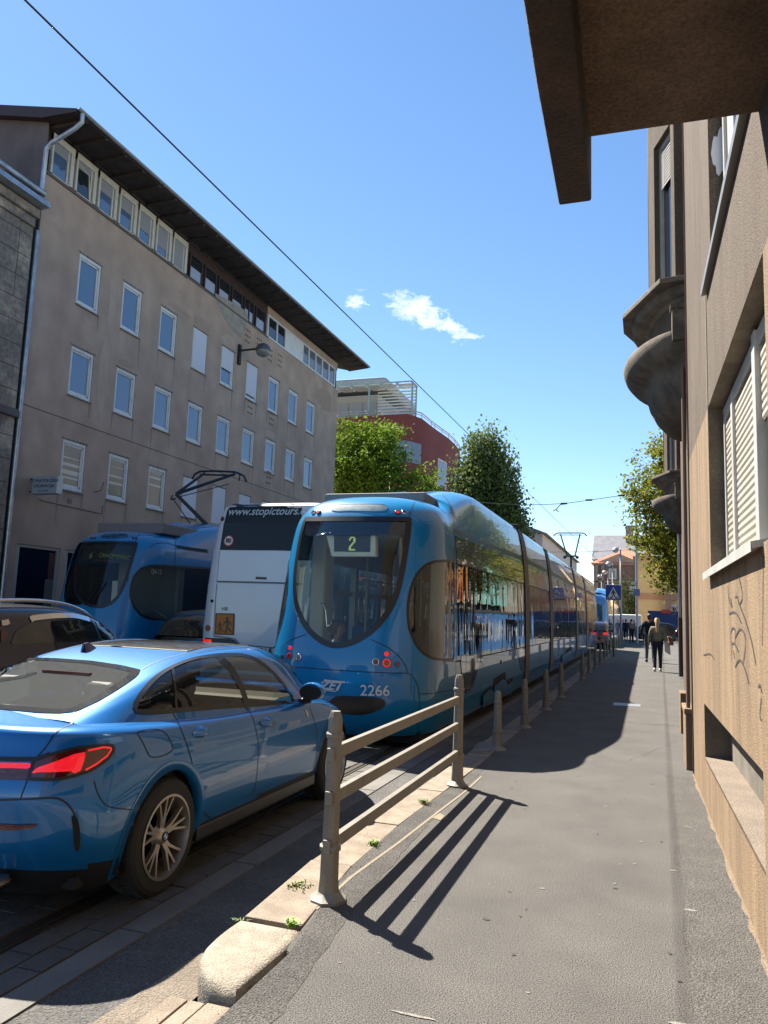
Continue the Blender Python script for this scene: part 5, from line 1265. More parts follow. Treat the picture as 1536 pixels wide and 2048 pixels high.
g=MB(); 
g.tube([(x_l-.22,39,zt-.16),(x_l-.1,39,zt-.03),(x_l,39,zt),(x_r,39,zt),(x_r+.1,39,zt-.03),(x_r+.22,39,zt-.16)],.03,6); g.tube([(x_l,39,zt-.10),(x_r,39,zt-.10)],.02,6); part('pantograph_head',g,darkp,tA)
# passenger by the rear window
def head_bust(name,label,cat,base,s,skin,hair,top,face=(1,0,0)):
    t=thing(name,label,cat,base); f=Vector(face).normalized(); u=Vector((0,0,1)); r_=f.cross(u)
    def T(a,b,c): return base+(f*a+r_*b+u*c)*s
    g=MB()
    prof=[(-.015,.045,.048,.0),(-.01,.05,.05,.05),(.0,.052,.052,.09),(.012,.066,.060,.12),(.012,.083,.07,.155),(.008,.092,.075,.19),(.0,.097,.077,.225),(-.004,.095,.074,.26),(-.006,.080,.062,.29),(-.006,.045,.036,.31),(-.006,.004,.003,.315)]
    rows=[]
    for cx,a,b,z in prof: rows.append([T(cx+a*math.cos(2*math.pi*k/16),b*math.sin(2*math.pi*k/16),z) for k in range(17)])
    g.grid(rows); g.lathe([(.0,-.02*s),(.014*s,-.012*s),(.012*s,.01*s),(0,.03*s)],T(.10,0,.185),n=8); bd=part('body',g,skin,t,smooth=True)
    g=MB(); rows=[]
    for cx,a,b,z in [(-.035,.05,.072,.13),(-.04,.07,.083,.17),(-.03,.085,.086,.22),(-.018,.098,.086,.26),(-.01,.088,.072,.295),(-.008,.05,.04,.325),(-.008,.004,.003,.33)]: rows.append([T(cx+a*math.cos(2*math.pi*k/16),b*math.sin(2*math.pi*k/16),z) for k in range(17)])
    g.grid(rows); g.lathe([(0,-.05*s),(.035*s,-.03*s),(.042*s,0),(.03*s,.03*s),(0,.045*s)],T(-.125,0,.21),n=12); part('hair',g,hair,t,smooth=True)
    g=MB(); rows=[]
    for a,b,z in [(.11,.20,-.32),(.11,.21,-.10),(.10,.20,-.03),(.07,.14,.0),(.055,.07,.035),(.05,.052,.05)]: rows.append([T(-.02+a*math.cos(2*math.pi*k/16),b*math.sin(2*math.pi*k/16),z) for k in range(17)])
    g.grid(rows); part('top',g,top,t,smooth=True)
    return t
hp_=inq(665,1290,YB+.95)
head_bust('person','seated passenger with tied-back dark hair seen through the tram rear window','person',Vector((hp_.x,YB+1.12,hp_.z+.02)),1.0,mat('warm skin',(.34,.17,.10),.6),mat('brown hair',(.06,.035,.022),.6,col2=(.16,.10,.06),vs=40),mat('grey patterned top',(.32,.36,.42),.8,col2=(.15,.2,.3),vs=60),(1,.35,0))
# ================================================================ SECOND TRAM (facing us, left), THIRD TRAM
XC6,YB6,LN6=-11.3,13.45,24.0
sk6=tram_skin(XC6,YB6,LN6); sh6=Shell(sk6,XC6)
t6=thing('tram','blue tram on the left facing us, route 6, pantograph raised behind its cab','tram',(XC6,YB6,0))
fw=cat_open([(158,1121),(190,1117),(225,1116),(262,1118),(262,1130),(255,1150),(247,1175),(236,1195),(222,1208),(205,1213),(185,1212),(168,1206),(154,1193),(149,1175),(151,1150)],3)
fw=[(167,1085),(215,1084),(274,1085),(268,1106),(261,1130),(254,1152),(246,1175),(235,1195),(221,1208),(204,1214),(184,1212),(167,1206),(155,1193),(149,1175),(150,1150),(155,1122),(160,1102)]
sw=[(424,1137),(380,1134),(330,1131),(300,1131),(282,1137),(268,1152),(261,1175),(261,1196),(268,1215),(282,1231),(300,1238),(340,1240),(424,1241)]
tramb6=mat('tram blue enamel shaded',(.012,.125,.36),.3,coat=1,col2=(.014,.14,.38),vs=.5)
b6=cut(sh6,sk6,[fw,sw]); part('body',b6,tramb,t6,smooth=40)
part('windscreen',pfill(sh6,fw,.002,60,7),tramrear,t6,smooth=True); part('windscreen_seal',pring(sh6,fw,.035,.006,90,None,.03),black,t6,smooth=True)
both('side_window',pfill(sh6,sw,.002,60,6),glassmat('tram cab side glass',(.35,.38,.37),1.6),t6,XC6,smooth=True)
both('side_window_seal',pring(sh6,sw,.03,.006,80,None,.02),black,t6,XC6)
tb=[(166,1086),(215,1085),(273,1086),(268,1106),(262,1127),(210,1124),(160,1120),(160,1102)]
part('display_board',pfill(sh6,tb,-.03,40,3),mat('cab display black',(.006,.007,.009),.5),t6,smooth=True)
grn=mat('display green dots',(.16,.22,.05),.5,emis=.01)
for s_,px_,py2,sz in (('6',183,1112,.20),('ČRNOMEREC',228,1113,.12)): surf_text(s_,sz,grn,'route_text',px_,py2,t6,sh=sh6,off=.02)
surf_text('0615',.16,mat('cab number grey',(.30,.30,.24),.5),'side_number',313,1144,t6,sh=sh6,off=.012,ux=(0,1,0))
rc6=cat_closed([(202,1072),(212,1068),(235,1067),(254,1068),(256,1072),(250,1076),(225,1077),(205,1077)],3)
part('roof_recess',pfill(sh6,rc6,.004,30,3),bpy.data.materials['recess blue shade'],t6)
for nm,pts in [('corner_gap',[(255,1165),(262,1120),(270,1085),(281,1064),(300,1056)]),('side_gap',[(345,1056),(350,1080),(350,1110),(348,1135)]),('side_slot',[(352,1092),(385,1097),(415,1101)]),('cab_gap',[(300,1095),(310,1088),(330,1086),(350,1091)]),('side_slot',[(353,1095),(385,1100),(415,1104)])]:
    part(nm,pline(sh6,cat_open(pts,5),.014 if 'gap' in nm else .05,.004),ln_m,t6)
for px_,py2 in ((266,1077),(272,1077),(184,1077),(190,1077)):
    p,n=sh6.hit(px_,py2,.006); g=MB(); g.lathe([(.032,-.01),(.032,.008),(.02,.012)],p,'y',12); part('marker_lamp',g,clearl,t6)
tram_interior(t6,XC6,YB6,LN6)
g=MB(); g.box((XC6-.85,YB6+.45,.9),(XC6+.85,YB6+.95,1.22)); g.box((XC6+.95,YB6+.95,.36),(XC6+1.08,YB6+2.2,1.25)); part('dashboard',g,mat('cab pale panel',(.36,.38,.34),.6),t6,bevel=.06)
g=MB(); g.box((XC6-.9,YB6+2.3,.36),(XC6+.9,YB6+2.4,2.7)); part('cab_wall',g,inw2,t6)
g=MB(); g.box((XC6+.98,YB6+1.95,.36),(XC6+1.06,YB6+2.15,2.6)); g.box((XC6-.2,YB6+1.2,1.0),(XC6-.05,YB6+1.35,2.1)); part('cab_post',g,inw,t6)
for (a,b) in (((173,1210),(207,1160)),((183,1211),(213,1165))):
    pts=[sh6.hit(lerp(a[0],b[0],t),lerp(a[1],b[1],t),.03)[0] for t in (0,.25,.5,.75,1)]; g=MB(); g.tube(pts,.010,5); part('wiper',g,matte,t6)
side_panel(t6,'side_glass',tramglass,5.3,22,.95,2.35,.006,5,xc=XC6,yb=YB6)
g=MB(); g.box((XC6-.9,YB6+1.4,3.2),(XC6+.9,YB6+3.2,3.45)); part('roof_unit',g,bpy.data.materials['roof unit grey'],t6,bevel=.03)
# its pantograph
def at6(px_,py2,y=17.0): return atY(px_,py2,y)
yp=17.2
A=at6(418,1054,yp); K=at6(352,988,yp-.55); T1=at6(470,948,yp+.5); T2=at6(410,946,yp-.1)
A.x=max(min(A.x,XC6+.9),XC6-.9)
g=MB(); g.tube([A+Vector((0,0,-.1)),A,K],[.06,.055,.045],8); g.tube([A+Vector((-.35,-.1,-.1)),K+Vector((-.1,0,-.1))],.014,6); g.tube([A+Vector((-.2,0,-.1)),A+Vector((-.5,-.5,-.12))],.03,6)
g.tube([K,T1],[.05,.04],6); g.tube([K,T2],[.045,.035],6); g.tube([K+Vector((.08,0,-.08)),at6(458,968,yp+.4)],.012,5); g.tube([K+Vector((-.1,0,-.03)),K+Vector((-.15,0,-.14)),K+Vector((0,0,-.12))],.02,6)
part('pantograph_arm',g,darkp,t6)
g=MB(); hp=[at6(a,b,yp+.2) for a,b in ((384,958),(390,948),(400,943),(430,942),(470,944),(478,947),(488,952),(493,963))]
g.tube(hp,.028,6); g.tube([at6(400,949,yp+.5),at6(468,951,yp+.5)],.026,6); g.tube([at6(470,944,yp+.2),at6(480,950,yp+.5),at6(478,962,yp+.5)],.018,5); part('pantograph_head',g,darkp,t6)
# third tram far ahead: reuse the skin at low detail
t3=thing('tram','distant blue tram end with an advert poster, ahead beyond the long tram','tram',(-3.7,51,0))
sk3=tram_skin(-3.45,51,22); part('body',sk3,mat('far tram blue',(.02,.25,.55),.3,coat=1),t3,smooth=40)
g=MB(); g.box((-4.4,50.93,1.0),(-2.6,51.4,2.6)); part('rear_window',g,mat('far tram advert',(.02,.05,.12),.2,coat=1,col2=(.25,.3,.22),vs=2.5,vr=(.5,.6)),t3,bevel=.05)
# ================================================================ COACH (rear)
bz=-.12; BY=12.45; bl_=-7.82; brt=-5.26
bus=thing('coach','white and grey coach seen from behind with black glazed top and a web address','coach',((bl_+brt)/2,BY,bz))
busw=mat('coach pale paint',(.66,.66,.70),.3,coat=.7,col2=(.62,.62,.66),vs=.8); busd=mat('coach dark top',(.010,.017,.024),.45,coat=.0,spec=.25); busg=mat('coach rear glass',(.010,.007,.008),.12,spec=.3)
g=MB(); rows=[]
xcB=(bl_+brt)/2
def bout(hw,y0,z,r=.28):
    pts=[]; 
    pts.append((xcB-hw,BY+11.8,z))
    for i in range(7): a=math.pi/2*i/6; pts.append((xcB-hw+r-r*math.cos(a),BY+y0+r-r*math.sin(a),z))
    for i in range(7): a=math.pi/2*i/6; pts.append((xcB+hw-r+r*math.sin(a),BY+y0+r-r*math.cos(a),z))
    pts.append((xcB+hw,BY+11.8,z)); return pts
for z,hw,y0 in [(.18,1.26,.05),(.5,1.28,.0),(1.2,1.28,.0),(2.0,1.255,.03),(2.6,1.21,.06),(2.95,1.17,.09),(3.3,1.11,.12),(3.47,1.06,.16),(3.54,1.0,.28),(3.57,.85,.6)]: rows.append(bout(hw,y0,z))
g.grid(rows); n=len(rows[0]); g.add(rows[-1],[tuple(range(n))]); g.add([rows[0][0],rows[-1][0],rows[-1][-1],rows[0][-1]],[(0,1,2,3)])
shB=Shell(g,xcB); part('body',g,busw,bus,smooth=30)
def bpf(nm,poly,m,off=.006,smooth=True,**k): return part(nm,pfill(shB,poly,off,48,5),m,bus,smooth=smooth,**k)
blk=[(440,1101),(450,1055),(457,1022),(460,1012),(470,1008),(520,1005),(640,1003),(640,1103)]
bpf('dark_top',[(449,1045),(455,1022),(462,1011),(475,1007),(540,1004),(604,1003),(604,1047)],busd,.010)
bpf('rear_glass',[(440,1100),(449,1041),(500,1041),(600,1042),(604,1042),(604,1103),(560,1101)],busg,.008)
bpf('lid_panel',[(434,1164),(440,1103),(520,1102),(604,1103),(604,1168),(560,1166)],busw,.012)
for nm,pts,w_ in [('lid_gap',[(434,1163),(560,1166),(604,1168)],.03),('lid_gap',[(434,1168),(431,1200),(428,1272)],.012),('lid_gap',[(440,1102),(438,1130),(434,1163)],.01),('lid_gap',[(428,1272),(460,1276),(472,1278),(482,1292),(545,1296),(560,1287)],.02),('lid_handle',[(512,1156),(534,1157)],.045)]:
    g=pline(shB,pts,w_,.014); part(nm,g,mat('coach gap',(.16,.17,.17),.7) if nm=='lid_gap' and w_==.03 else (bpy.data.materials['coach gap'] if 'gap' in nm else mat('maroon handle',(.05,.012,.02),.4)),bus)
def bdisc(nm,px_,py2,r,m,rim=None,off=.012,nn=24,name2=None):
    p,n=shB.hit(px_,py2,off); e=n.cross(Vector((0,0,1))).normalized(); u=e.cross(n); g=MB(); pts=[p+(e*math.cos(2*math.pi*i/nn)+u*math.sin(2*math.pi*i/nn))*r for i in range(nn)]; g.prism([q-n*.01 for q in pts],n*.014); return part(nm,g,m,bus)
bdisc('tail_lamp',439.5,1036,.042,mat('maroon lamp',(.09,.012,.014),.3)); bdisc('tail_lamp',416,1256,.055,mat('amber lamp',(.25,.05,.01),.2,coat=1)); bdisc('reflector_hole',424.5,1202,.028,matte)
bdisc('speed_ring',458.5,1082,.105,mat('sticker red',(.5,.02,.02),.5),off=.014); bdisc('speed_disc',458.5,1082,.084,mat('sticker white',(.7,.7,.7),.5),off=.020)
surf_text('80',.115,black,'speed_number',458.5,1082,bus,sh=shB,off=.032,bold=.005)
surf_text('www.stopictours.com',.205,mat('silver lettering',(.45,.47,.48),.5),'web_address',546,1024,bus,sh=shB,off=.035,shear=.25,bold=.003)
g=MB(); poly=[(432,1226),(470,1227),(468,1270),(430,1269)]; bpf('sticker_border',poly,black,.014); bpf('school_sticker',[(434.5,1228.5),(467.5,1229.5),(466,1268),(432.5,1267)],mat('sticker orange',(.55,.17,.02),.6),.017)
surf_text('HR',.095,mat('dark letters',(.06,.065,.07),.5),'country_letters',450,1218,bus,sh=shB,off=.016)
for cx,cy,s in ((455.5,1251,1.0),(441,1255,.68)):
    q=lambda a,b: (cx+a*s,cy+b*s)
    fig=[([q(0,-12),q(.5,3)],.05*s),([q(0,-9),q(-6,-6),q(-7.5,-1)],.022*s),([q(0,-9),q(6,-6),q(7,-1)],.022*s),([q(0,2),q(-2,9),q(-4,15)],.028*s),([q(0,2),q(4,8),q(8,12)],.028*s)]
    for pts,w_ in fig: part('sticker_figure',pline(shB,pts,w_,.020,6),black,bus)
    bdisc('sticker_figure_head',cx,cy-14.5*s,.022*s+.004,black,off=.014)
bpf('number_plate',[(488,1290),(542,1295),(541,1312),(487,1306)],mat('plate white',(.55,.56,.56),.5),.03)
part('plate_border',pline(shB,[(488,1290),(542,1295),(541,1312),(487,1306)],.016,.034,40,True),black,bus)
surf_text('ZG 9179-LA',.115,black,'plate_text',515,1301,bus,sh=shB,off=.036,bold=.003)
bpf('lamp_strip',[(405,1275),(428,1276),(460,1277),(470,1280),(480,1291),(455,1288),(405,1285)],mat('coach bumper dark',(.05,.045,.04),.5),.012)
bpf('lit_tail_lamp',[(408,1278),(424,1279),(424,1286),(408,1285)],redlit,.02)
g=MB(); g.box((bl_+.05,BY+.05,bz+.05),(brt-.05,BY+.5,.5)); part('bumper',g,busw,bus,bevel=.06)
g=MB()
for s in (-1,1):
    for y in (3.2,9.2): g.lathe([(.3,-.14),(.48,-.14),(.48,.14),(.3,.14)],(xcB+s*1.08,BY+y,bz+.48),'x',24)
part('wheel',g,rubber,bus)
# ================================================================ CARS
def carbody(xc,yr,zg,p):
    "p: dict of profile knots. returns lower MB, cabin MB"
    L=p['L']; W2=p['W']/2; lv=p['levels']; nend=22; g=MB(); rows=[]
    def outline():
        o=[]; De,Df=p['rear_d'],p['front_d']
        for i in range(nend+1): a=math.pi/2*i/nend; o.append((abs(math.sin(a))**(2/p['rn']),De-De*abs(math.cos(a))**(2/p['rn'])))
        y=De; n=int((L-De-Df)/.05)
        for i in range(1,n): o.append((1.0,De+(L-De-Df)*i/n))
        for i in range(nend+1): a=math.pi/2*(1-i/nend); o.append((abs(math.sin(a))**(2/p['fn']),L-Df+Df*abs(math.cos(a))**(2/p['fn'])))
        return o
    o=outline()
    def full(fr_):
        sx,ra,fa,zk=fr_
        R_=[];
        for x,y in o: 
            Y=ra+(y/L)*(fa-ra); R_.append((xc+x*W2*interp(sx,Y) if isinstance(sx,list) else xc+x*W2*sx,yr+Y,zg+sinterp(zk,Y)))
        return R_
    # densify levels by interpolation of rows
    base=[full(l) for l in lv]; rowsR=[]
    K=len(base)
    for i in range(K-1):
        for j in range(p.get('sub',4)):
            t=j/p.get('sub',4); r=[]
            for k in range(len(o)):
                a,b,c,d=base[max(i-1,0)][k],base[i][k],base[i+1][k],base[min(i+2,K-1)][k]
                r.append(tuple(.5*(2*b[q]+(c[q]-a[q])*t+(2*a[q]-5*b[q]+4*c[q]-d[q])*t*t+(-a[q]+3*b[q]-3*c[q]+d[q])*t**3) for q in range(3)))
            rowsR.append(r)
    rowsR.append(base[-1])
    top=base[-1]; caps=[]
    for t in (1,.93,.86,.75,.6,.45,.3,.15,.0):
        r=[]
        for x,y,z in top:
            Y=y-yr; Yt=min(max(Y,p['spine'][0]),p['spine'][1]); xx=xc+(x-xc)*t; yy=lerp(Yt,Y,t); 
            cr=p['crown'](yy)*(1-t*t); r.append((xx,yr+yy,z+cr))
        caps.append(r)
    rowsR+=caps[1:]
    g.grid(rowsR); g2=mirror_mb(g,xc); low=MB(); low.v=g.v+[tuple(v) for v in g2.v]; n=len(g.v); low.f=g.f+[tuple(i+n for i in f) for f in g2.f]; low.m=[0]*len(low.f)
    # cabin
    sec=p['sec']; ys=[]; y=p['cab'][0]
    while y<p['cab'][1]: ys.append(y); y+=.04
    ys.append(p['cab'][1]); rows=[]
    s2=cat_open(sec,5)
    for y in ys:
        H=sinterp(p['H'],y); hb=sinterp(p['hb'],y); zb_=sinterp(p['zb'],y); r=[(xc+a*hb,yr+y,zg+zb_+max(0,(H-zb_))*b) for a,b in s2]; rows.append(r+[(2*xc-q[0],q[1],q[2]) for q in r[::-1]][1:])
    cab=MB(); cab.grid(rows)
    return low,cab
def wheel(par,x,y,z,r,side,style='spoke',wd=.22,rimr=.66,rimm=None):
    g=MB(); prof=[(r*rimr,-wd/2),(r*.9,-wd/2),(r*.97,-wd/2+.015),(r,-wd/2+.035),(r,wd/2-.035),(r*.97,wd/2-.015),(r*.9,wd/2),(r*rimr,wd/2)]
    g.lathe(prof,(x,y,z),'x',48,caps=False)
    if style!='plain':
        for k in range(60):
            a=2*math.pi*k/60; c,s=math.cos(a),math.sin(a)
            for (q0,q1) in ((-wd/2+.03,-.01),(.012,wd/2-.03)):
                p=Vector((x,y+c*r,z+s*r)); t=Vector((0,-s,c))*.008
                g.add([p+t+Vector((q0,0,0)),p-t+Vector((q0,0,0)),p-t+Vector((q1,0,0)),p+t+Vector((q1,0,0))]+[v+Vector((0,c,s))*.007 for v in (p+t*.6+Vector((q0,0,0)),p-t*.6+Vector((q0,0,0)),p-t*.6+Vector((q1,0,0)),p+t*.6+Vector((q1,0,0)))],[(4,5,6,7),(0,1,5,4),(1,2,6,5),(2,3,7,6),(3,0,4,7)])
    w_=part('wheel',g,rubber,par,smooth=30)
    xo=x+side*wd/2
    g=MB(); g.lathe([(r*rimr*.98,-side*.0),(r*rimr*1.02,side*.006),(r*rimr*.96,side*.008),(r*rimr*.93,-side*.02),(r*rimr*.9,-side*.13)],(xo,y,z),'x',48,caps=False); sub('rim_edge',g,rimm or alloy,w_,smooth=40)
    g=MB(); g.lathe([(.001,-side*.12),(r*rimr*.92,-side*.12)],(xo,y,z),'x',32); sub('brake_backing',g,matte,w_)
    g=MB(); R1=r*rimr*.96
    if style=='spoke':
        for k in range(5):
            a0=2*math.pi*k/5+.3
            def pt(a,rr_,dx=0): return Vector((xo-side*.012+dx,y+math.cos(a)*rr_,z+math.sin(a)*rr_))
            for da,tw in ((-.16,-.30),(-.04,-.02),(.26,.36)):
                pts=[(a0+da*.5,.05),(a0+da*.8,R1*.45),(a0+tw*.85,R1*.75),(a0+tw,R1)]
                ws=[.018,.010,.007,.007]; A=[];B=[];A2=[];B2=[]
                for (a,rr_),w2 in zip(pts,ws):
                    c=pt(a,rr_); t=Vector((0,-math.sin(a),math.cos(a)))*w2; sx=-side*(.03*(1-rr_/R1)); A.append(c+t+Vector((sx,0,0))); B.append(c-t+Vector((sx,0,0))); A2.append(c+t+Vector((sx-side*.03,0,0))); B2.append(c-t+Vector((sx-side*.03,0,0)))
                g.grid([A2,A,B,B2])
        for k in range(5):
            a=2*math.pi*(k+.5)/5+.3; c=Vector((xo-side*.042,y+math.cos(a)*.058,z+math.sin(a)*.058))
    else:
        for k in range(10):
            a=2*math.pi*k/10; c,s=math.cos(a),math.sin(a); t=Vector((0,-s,c))*.012; p=Vector((xo-side*.02,y+c*.04,z+s*.04)); q=Vector((xo-side*.01,y+c*R1,z+s*R1)); g.add([p+t,p-t,q-t,q+t],[(0,1,2,3)])
    sub('spokes',g,rimm or alloy,w_)
    g=MB(); g.lathe([(.0,side*.0),(.030,-side*.002),(.045,-side*.01),(.055,-side*.03),(.07,-side*.05)],(xo-side*.012,y,z),'x',24); h=sub('hub',g,rimm or alloy,w_,smooth=40)
    if style=='spoke':
        g=MB(); g.lathe([(0,side*.003),(.028,side*.003),(.028,0)],(xo-side*.010,y,z),'x',24); sub('emblem_ring',g,black,w_)
        for q in range(4):
            g=MB(); pts=[(xo-side*.006,y,z)]+[(xo-side*.006,y+math.cos(a)*.019,z+math.sin(a)*.019) for a in [math.pi/2*q+math.pi/2*i/6 for i in range(7)]]; g.add(pts,[tuple(range(8))]); sub('emblem_quarter',g,emb_w if q%2 else emb_b,w_)
    return w_
alloy=mat('alloy wheel',(.38,.35,.32),.35,metal=.7); emb_w=mat('emblem white',(.7,.7,.7),.3); emb_b=mat('emblem blue',(.05,.2,.55),.3)
carb=mat('metallic blue paint',(.001,.135,.40),.34,metal=.3,coat=1,crough=.02,spec=.3)
CX,CY,CZ=-3.645,3.22,-.12
bmw=dict(L=4.53,W=1.80,rear_d=.62,rn=2.7,front_d=1.05,fn=2.3,sub=4,spine=(.55,3.5),crown=lambda y: interp([(0,.0),(.12,.012),(.5,.04),(1,.05),(3,.09),(4.2,.06)],y),
 levels=[(.90,.22,4.32,[(0,.17),(.6,.17),(3.8,.17),(4.4,.19)]),(.945,.12,4.42,[(0,.34),(.6,.29),(4,.27)]),(.975,.05,4.47,[(0,.45),(.7,.40),(4,.38)]),(.995,.015,4.50,[(0,.58),(.9,.55),(4,.52)]),
  (1.0,.0,4.51,[(0,.70),(.9,.68),(2.5,.67),(4.2,.60)]),(.998,.03,4.46,[(0,.82),(.9,.80),(2.5,.77),(3.6,.75),(4.4,.66)]),(.985,.07,4.38,[(0,.93),(.8,.91),(1.5,.87),(2.5,.85),(3.6,.82),(4.3,.71)]),
  (.955,.10,4.28,[(0,1.02),(.5,1.0),(1.0,.97),(1.5,.945),(2.5,.92),(3.3,.90),(4.2,.75)]),(.90,.13,4.18,[(0,1.045),(.5,1.03),(1.0,1.0),(1.6,.965),(2.5,.94),(3.3,.93),(4.1,.78)])],
 cab=(.40,3.5),H=[(.40,1.06),(.6,1.115),(.9,1.205),(1.2,1.29),(1.5,1.355),(1.8,1.40),(2.1,1.42),(2.4,1.42),(2.65,1.40),(2.9,1.33),(3.15,1.20),(3.4,1.05),(3.5,1.0)],
 hb=[(.40,.74),(.7,.775),(1.0,.795),(1.5,.81),(2.5,.815),(3.0,.80),(3.5,.74)],zb=[(.4,1.0),(1,.96),(1.6,.93),(2.5,.915),(3.5,.93)],
 sec=[(1.0,-.06),(.985,.10),(.955,.32),(.91,.56),(.855,.77),(.80,.88),(.73,.95),(.6,.985),(.4,.998),(.2,1.0),(0,1.0)])
low,cab=carbody(CX,CY,CZ,bmw)
car=thing('car','shiny blue four-door coupe with lit red tail lamps, nearest car at lower left','car',(CX,CY,CZ))
allb=MB(); allb.add(low.v,low.f); allb.add(cab.v,cab.f); shc=Shell(allb,CX)
swin=cat_open([(272,1424),(268,1414),(274,1398),(288,1378),(310,1355),(338,1336),(370,1322),(400,1314),(440,1309),(480,1309),(505,1315),(530,1330),(552,1350),(572,1375),(588,1404)],3)+[(586,1406),(545,1408),(495,1412),(430,1416),(370,1421),(340,1424),(300,1426),(280,1426)]
rwn=[(-60,1300),(-30,1311),(0,1317),(40,1316),(110,1318),(180,1323),(240,1332),(278,1341),(272,1352),(250,1368),(225,1384),(195,1402),(165,1416),(150,1423),(120,1426),(80,1425),(40,1421),(0,1418),(-60,1412),(-120,1404),(-170,1390),(-150,1360)]
arch_r=(CY+.97,CZ+.345); arch_f=(CY+3.64,CZ+.345); RA=.375
def arch_cut(mb,ar,r=RA,xc=CX):
    f2=[]
    for f in mb.f:
        c=sum((Vector(mb.v[i]) for i in f),Vector())/len(f)
        if abs(c.x-xc)>.5 and any(math.hypot(c.y-a[0],c.z-a[1])<r for a in ar) : continue
        f2.append(f)
    o=MB(); o.v=mb.v; o.f=f2; o.m=[0]*len(f2); return o
low2=arch_cut(low,(arch_r,arch_f),RA+.022); cab2=cut(shc,cab,[swin,rwn])
# windscreen opening
f2=[]
for f in cab2.f:
    c=sum((Vector(cab2.v[i]) for i in f),Vector())/len(f); Y=c.y-CY
    if 2.78<Y<3.38 and abs(c.x-CX)<.66 and c.z>CZ+1.0: continue
    f2.append(f)
cab2.f=f2; cab2.m=[0]*len(f2)
# keep the deck under the cabin out of the interior
f2=[]
for f in low2.f:
    c=sum((Vector(low2.v[i]) for i in f),Vector())/len(f); Y=c.y-CY
    if .55<Y<3.3 and abs(c.x-CX)<.72 and c.z>CZ+.9: continue
    f2.append(f)
low2.f=f2; low2.m=[0]*len(f2)
sk_=MB(); sk_.v=low2.v; sk_.f=[f for f in low2.f if sum(low2.v[i][2] for i in f)/len(f)<CZ+.315]; sk_.m=[0]*len(sk_.f); low2.f=[f for f in low2.f if sum(low2.v[i][2] for i in f)/len(f)>=CZ+.315]; low2.m=[0]*len(low2.f)
part('lower_skirt',sk_,mat('skirt plastic',(.012,.013,.015),.5),car,smooth=35); part('body',low2,carb,car,smooth=35); part('roof_shell',cab2,carb,car,smooth=35)
glc=glassmat('car side glass',(.50,.50,.45),1.5,dirt_sheen=.01); glr=glassmat('rear glass with sheen',(.42,.47,.46),1.6,rough=.08,dirt_sheen=.06)  # rear glass: pale diffuse film paints in the bright reflection
both('side_glass',pfill(shc,swin,.001,60,6),glc,car,CX,smooth=True); both('window_trim',pring(shc,swin,.022,.005,110,None,.010),black,car,CX)
part('rear_glass',pfill(shc,rwn,.002,70,8),glr,car,smooth=True); part('rear_glass_border',pring(shc,rwn,.055,.004,110,None,.012),mat('ceramic border',(.02,.022,.025),.12,coat=1),car,smooth=True)
g=MB(); rows=[]
for Y in [2.76,2.85,2.95,3.05,3.15,3.25,3.4]:
    H=sinterp(bmw['H'],Y)-.002; rows.append([(CX+t*.67,CY+Y,CZ+H-.035*t*t) for t in [-1,-.6,-.3,0,.3,.6,1]])
g.grid(rows); part('windscreen',g,glc,car,smooth=True)
# pillars and window division
both('window_division',pline(shc,[(436,1312),(462,1338),(480,1370),(494,1411)],.075,.006,12),black,car,CX); both('window_division',pline(shc,[(345,1338),(350,1380),(352,1422)],.02,.006,8),black,car,CX)
# arch lips and liners
for ay,az in (arch_r,arch_f):
    for s in (1,-1):
        g=MB(); A=[];B=[];C=[]
        for i in range(41):
            a=math.pi*(-.12)+math.pi*1.24*i/40; y_=ay+math.cos(a)*RA; z_=az+math.sin(a)*RA; y2=ay+math.cos(a)*(RA+.062); z2=az+math.sin(a)*(RA+.062)
            h=shc.bvh.ray_cast(Vector((CX+s*2,y_,z_)),Vector((-s,0,0))); h2=shc.bvh.ray_cast(Vector((CX+s*2,y2,z2)),Vector((-s,0,0)))
            if h[0] is None or h2[0] is None or abs(h[0].x-CX)<.6 or abs(h2[0].x-CX)<.6: continue
            A.append(h2[0]+Vector((s*.003,0,0))); B.append(h[0]+Vector((s*.004,0,0))); C.append(h[0]-Vector((s*.05,0,0)))
        g.grid([A,B,C]); part('arch_lip',g,carb,car,smooth=True)
        g=MB(); rows=[[(CX+s*xx,ay+math.cos(a)*(RA+.03),az+math.sin(a)*(RA+.03)) for xx in (.55,.86)] for a in [math.pi*(-.1)+math.pi*1.2*i/16 for i in range(17)]]; g.grid(rows); part('arch_liner',g,matte,car)
for (ay,az) in (arch_r,arch_f):
    for s in (1,-1): wheel(car,CX+s*.785,ay,CZ+.335,.335,s,rimr=.715)
# underside, sill
g=MB(); g.box((CX-.75,CY+.35,CZ+.2),(CX+.75,CY+4.1,CZ+.26)); part('underbody',g,matte,car)
g=MB(); g.box((CX+.80,CY+1.36,CZ+.20),(CX+.865,CY+3.26,CZ+.29)); both('sill',g,black,car,CX,bevel=.01)
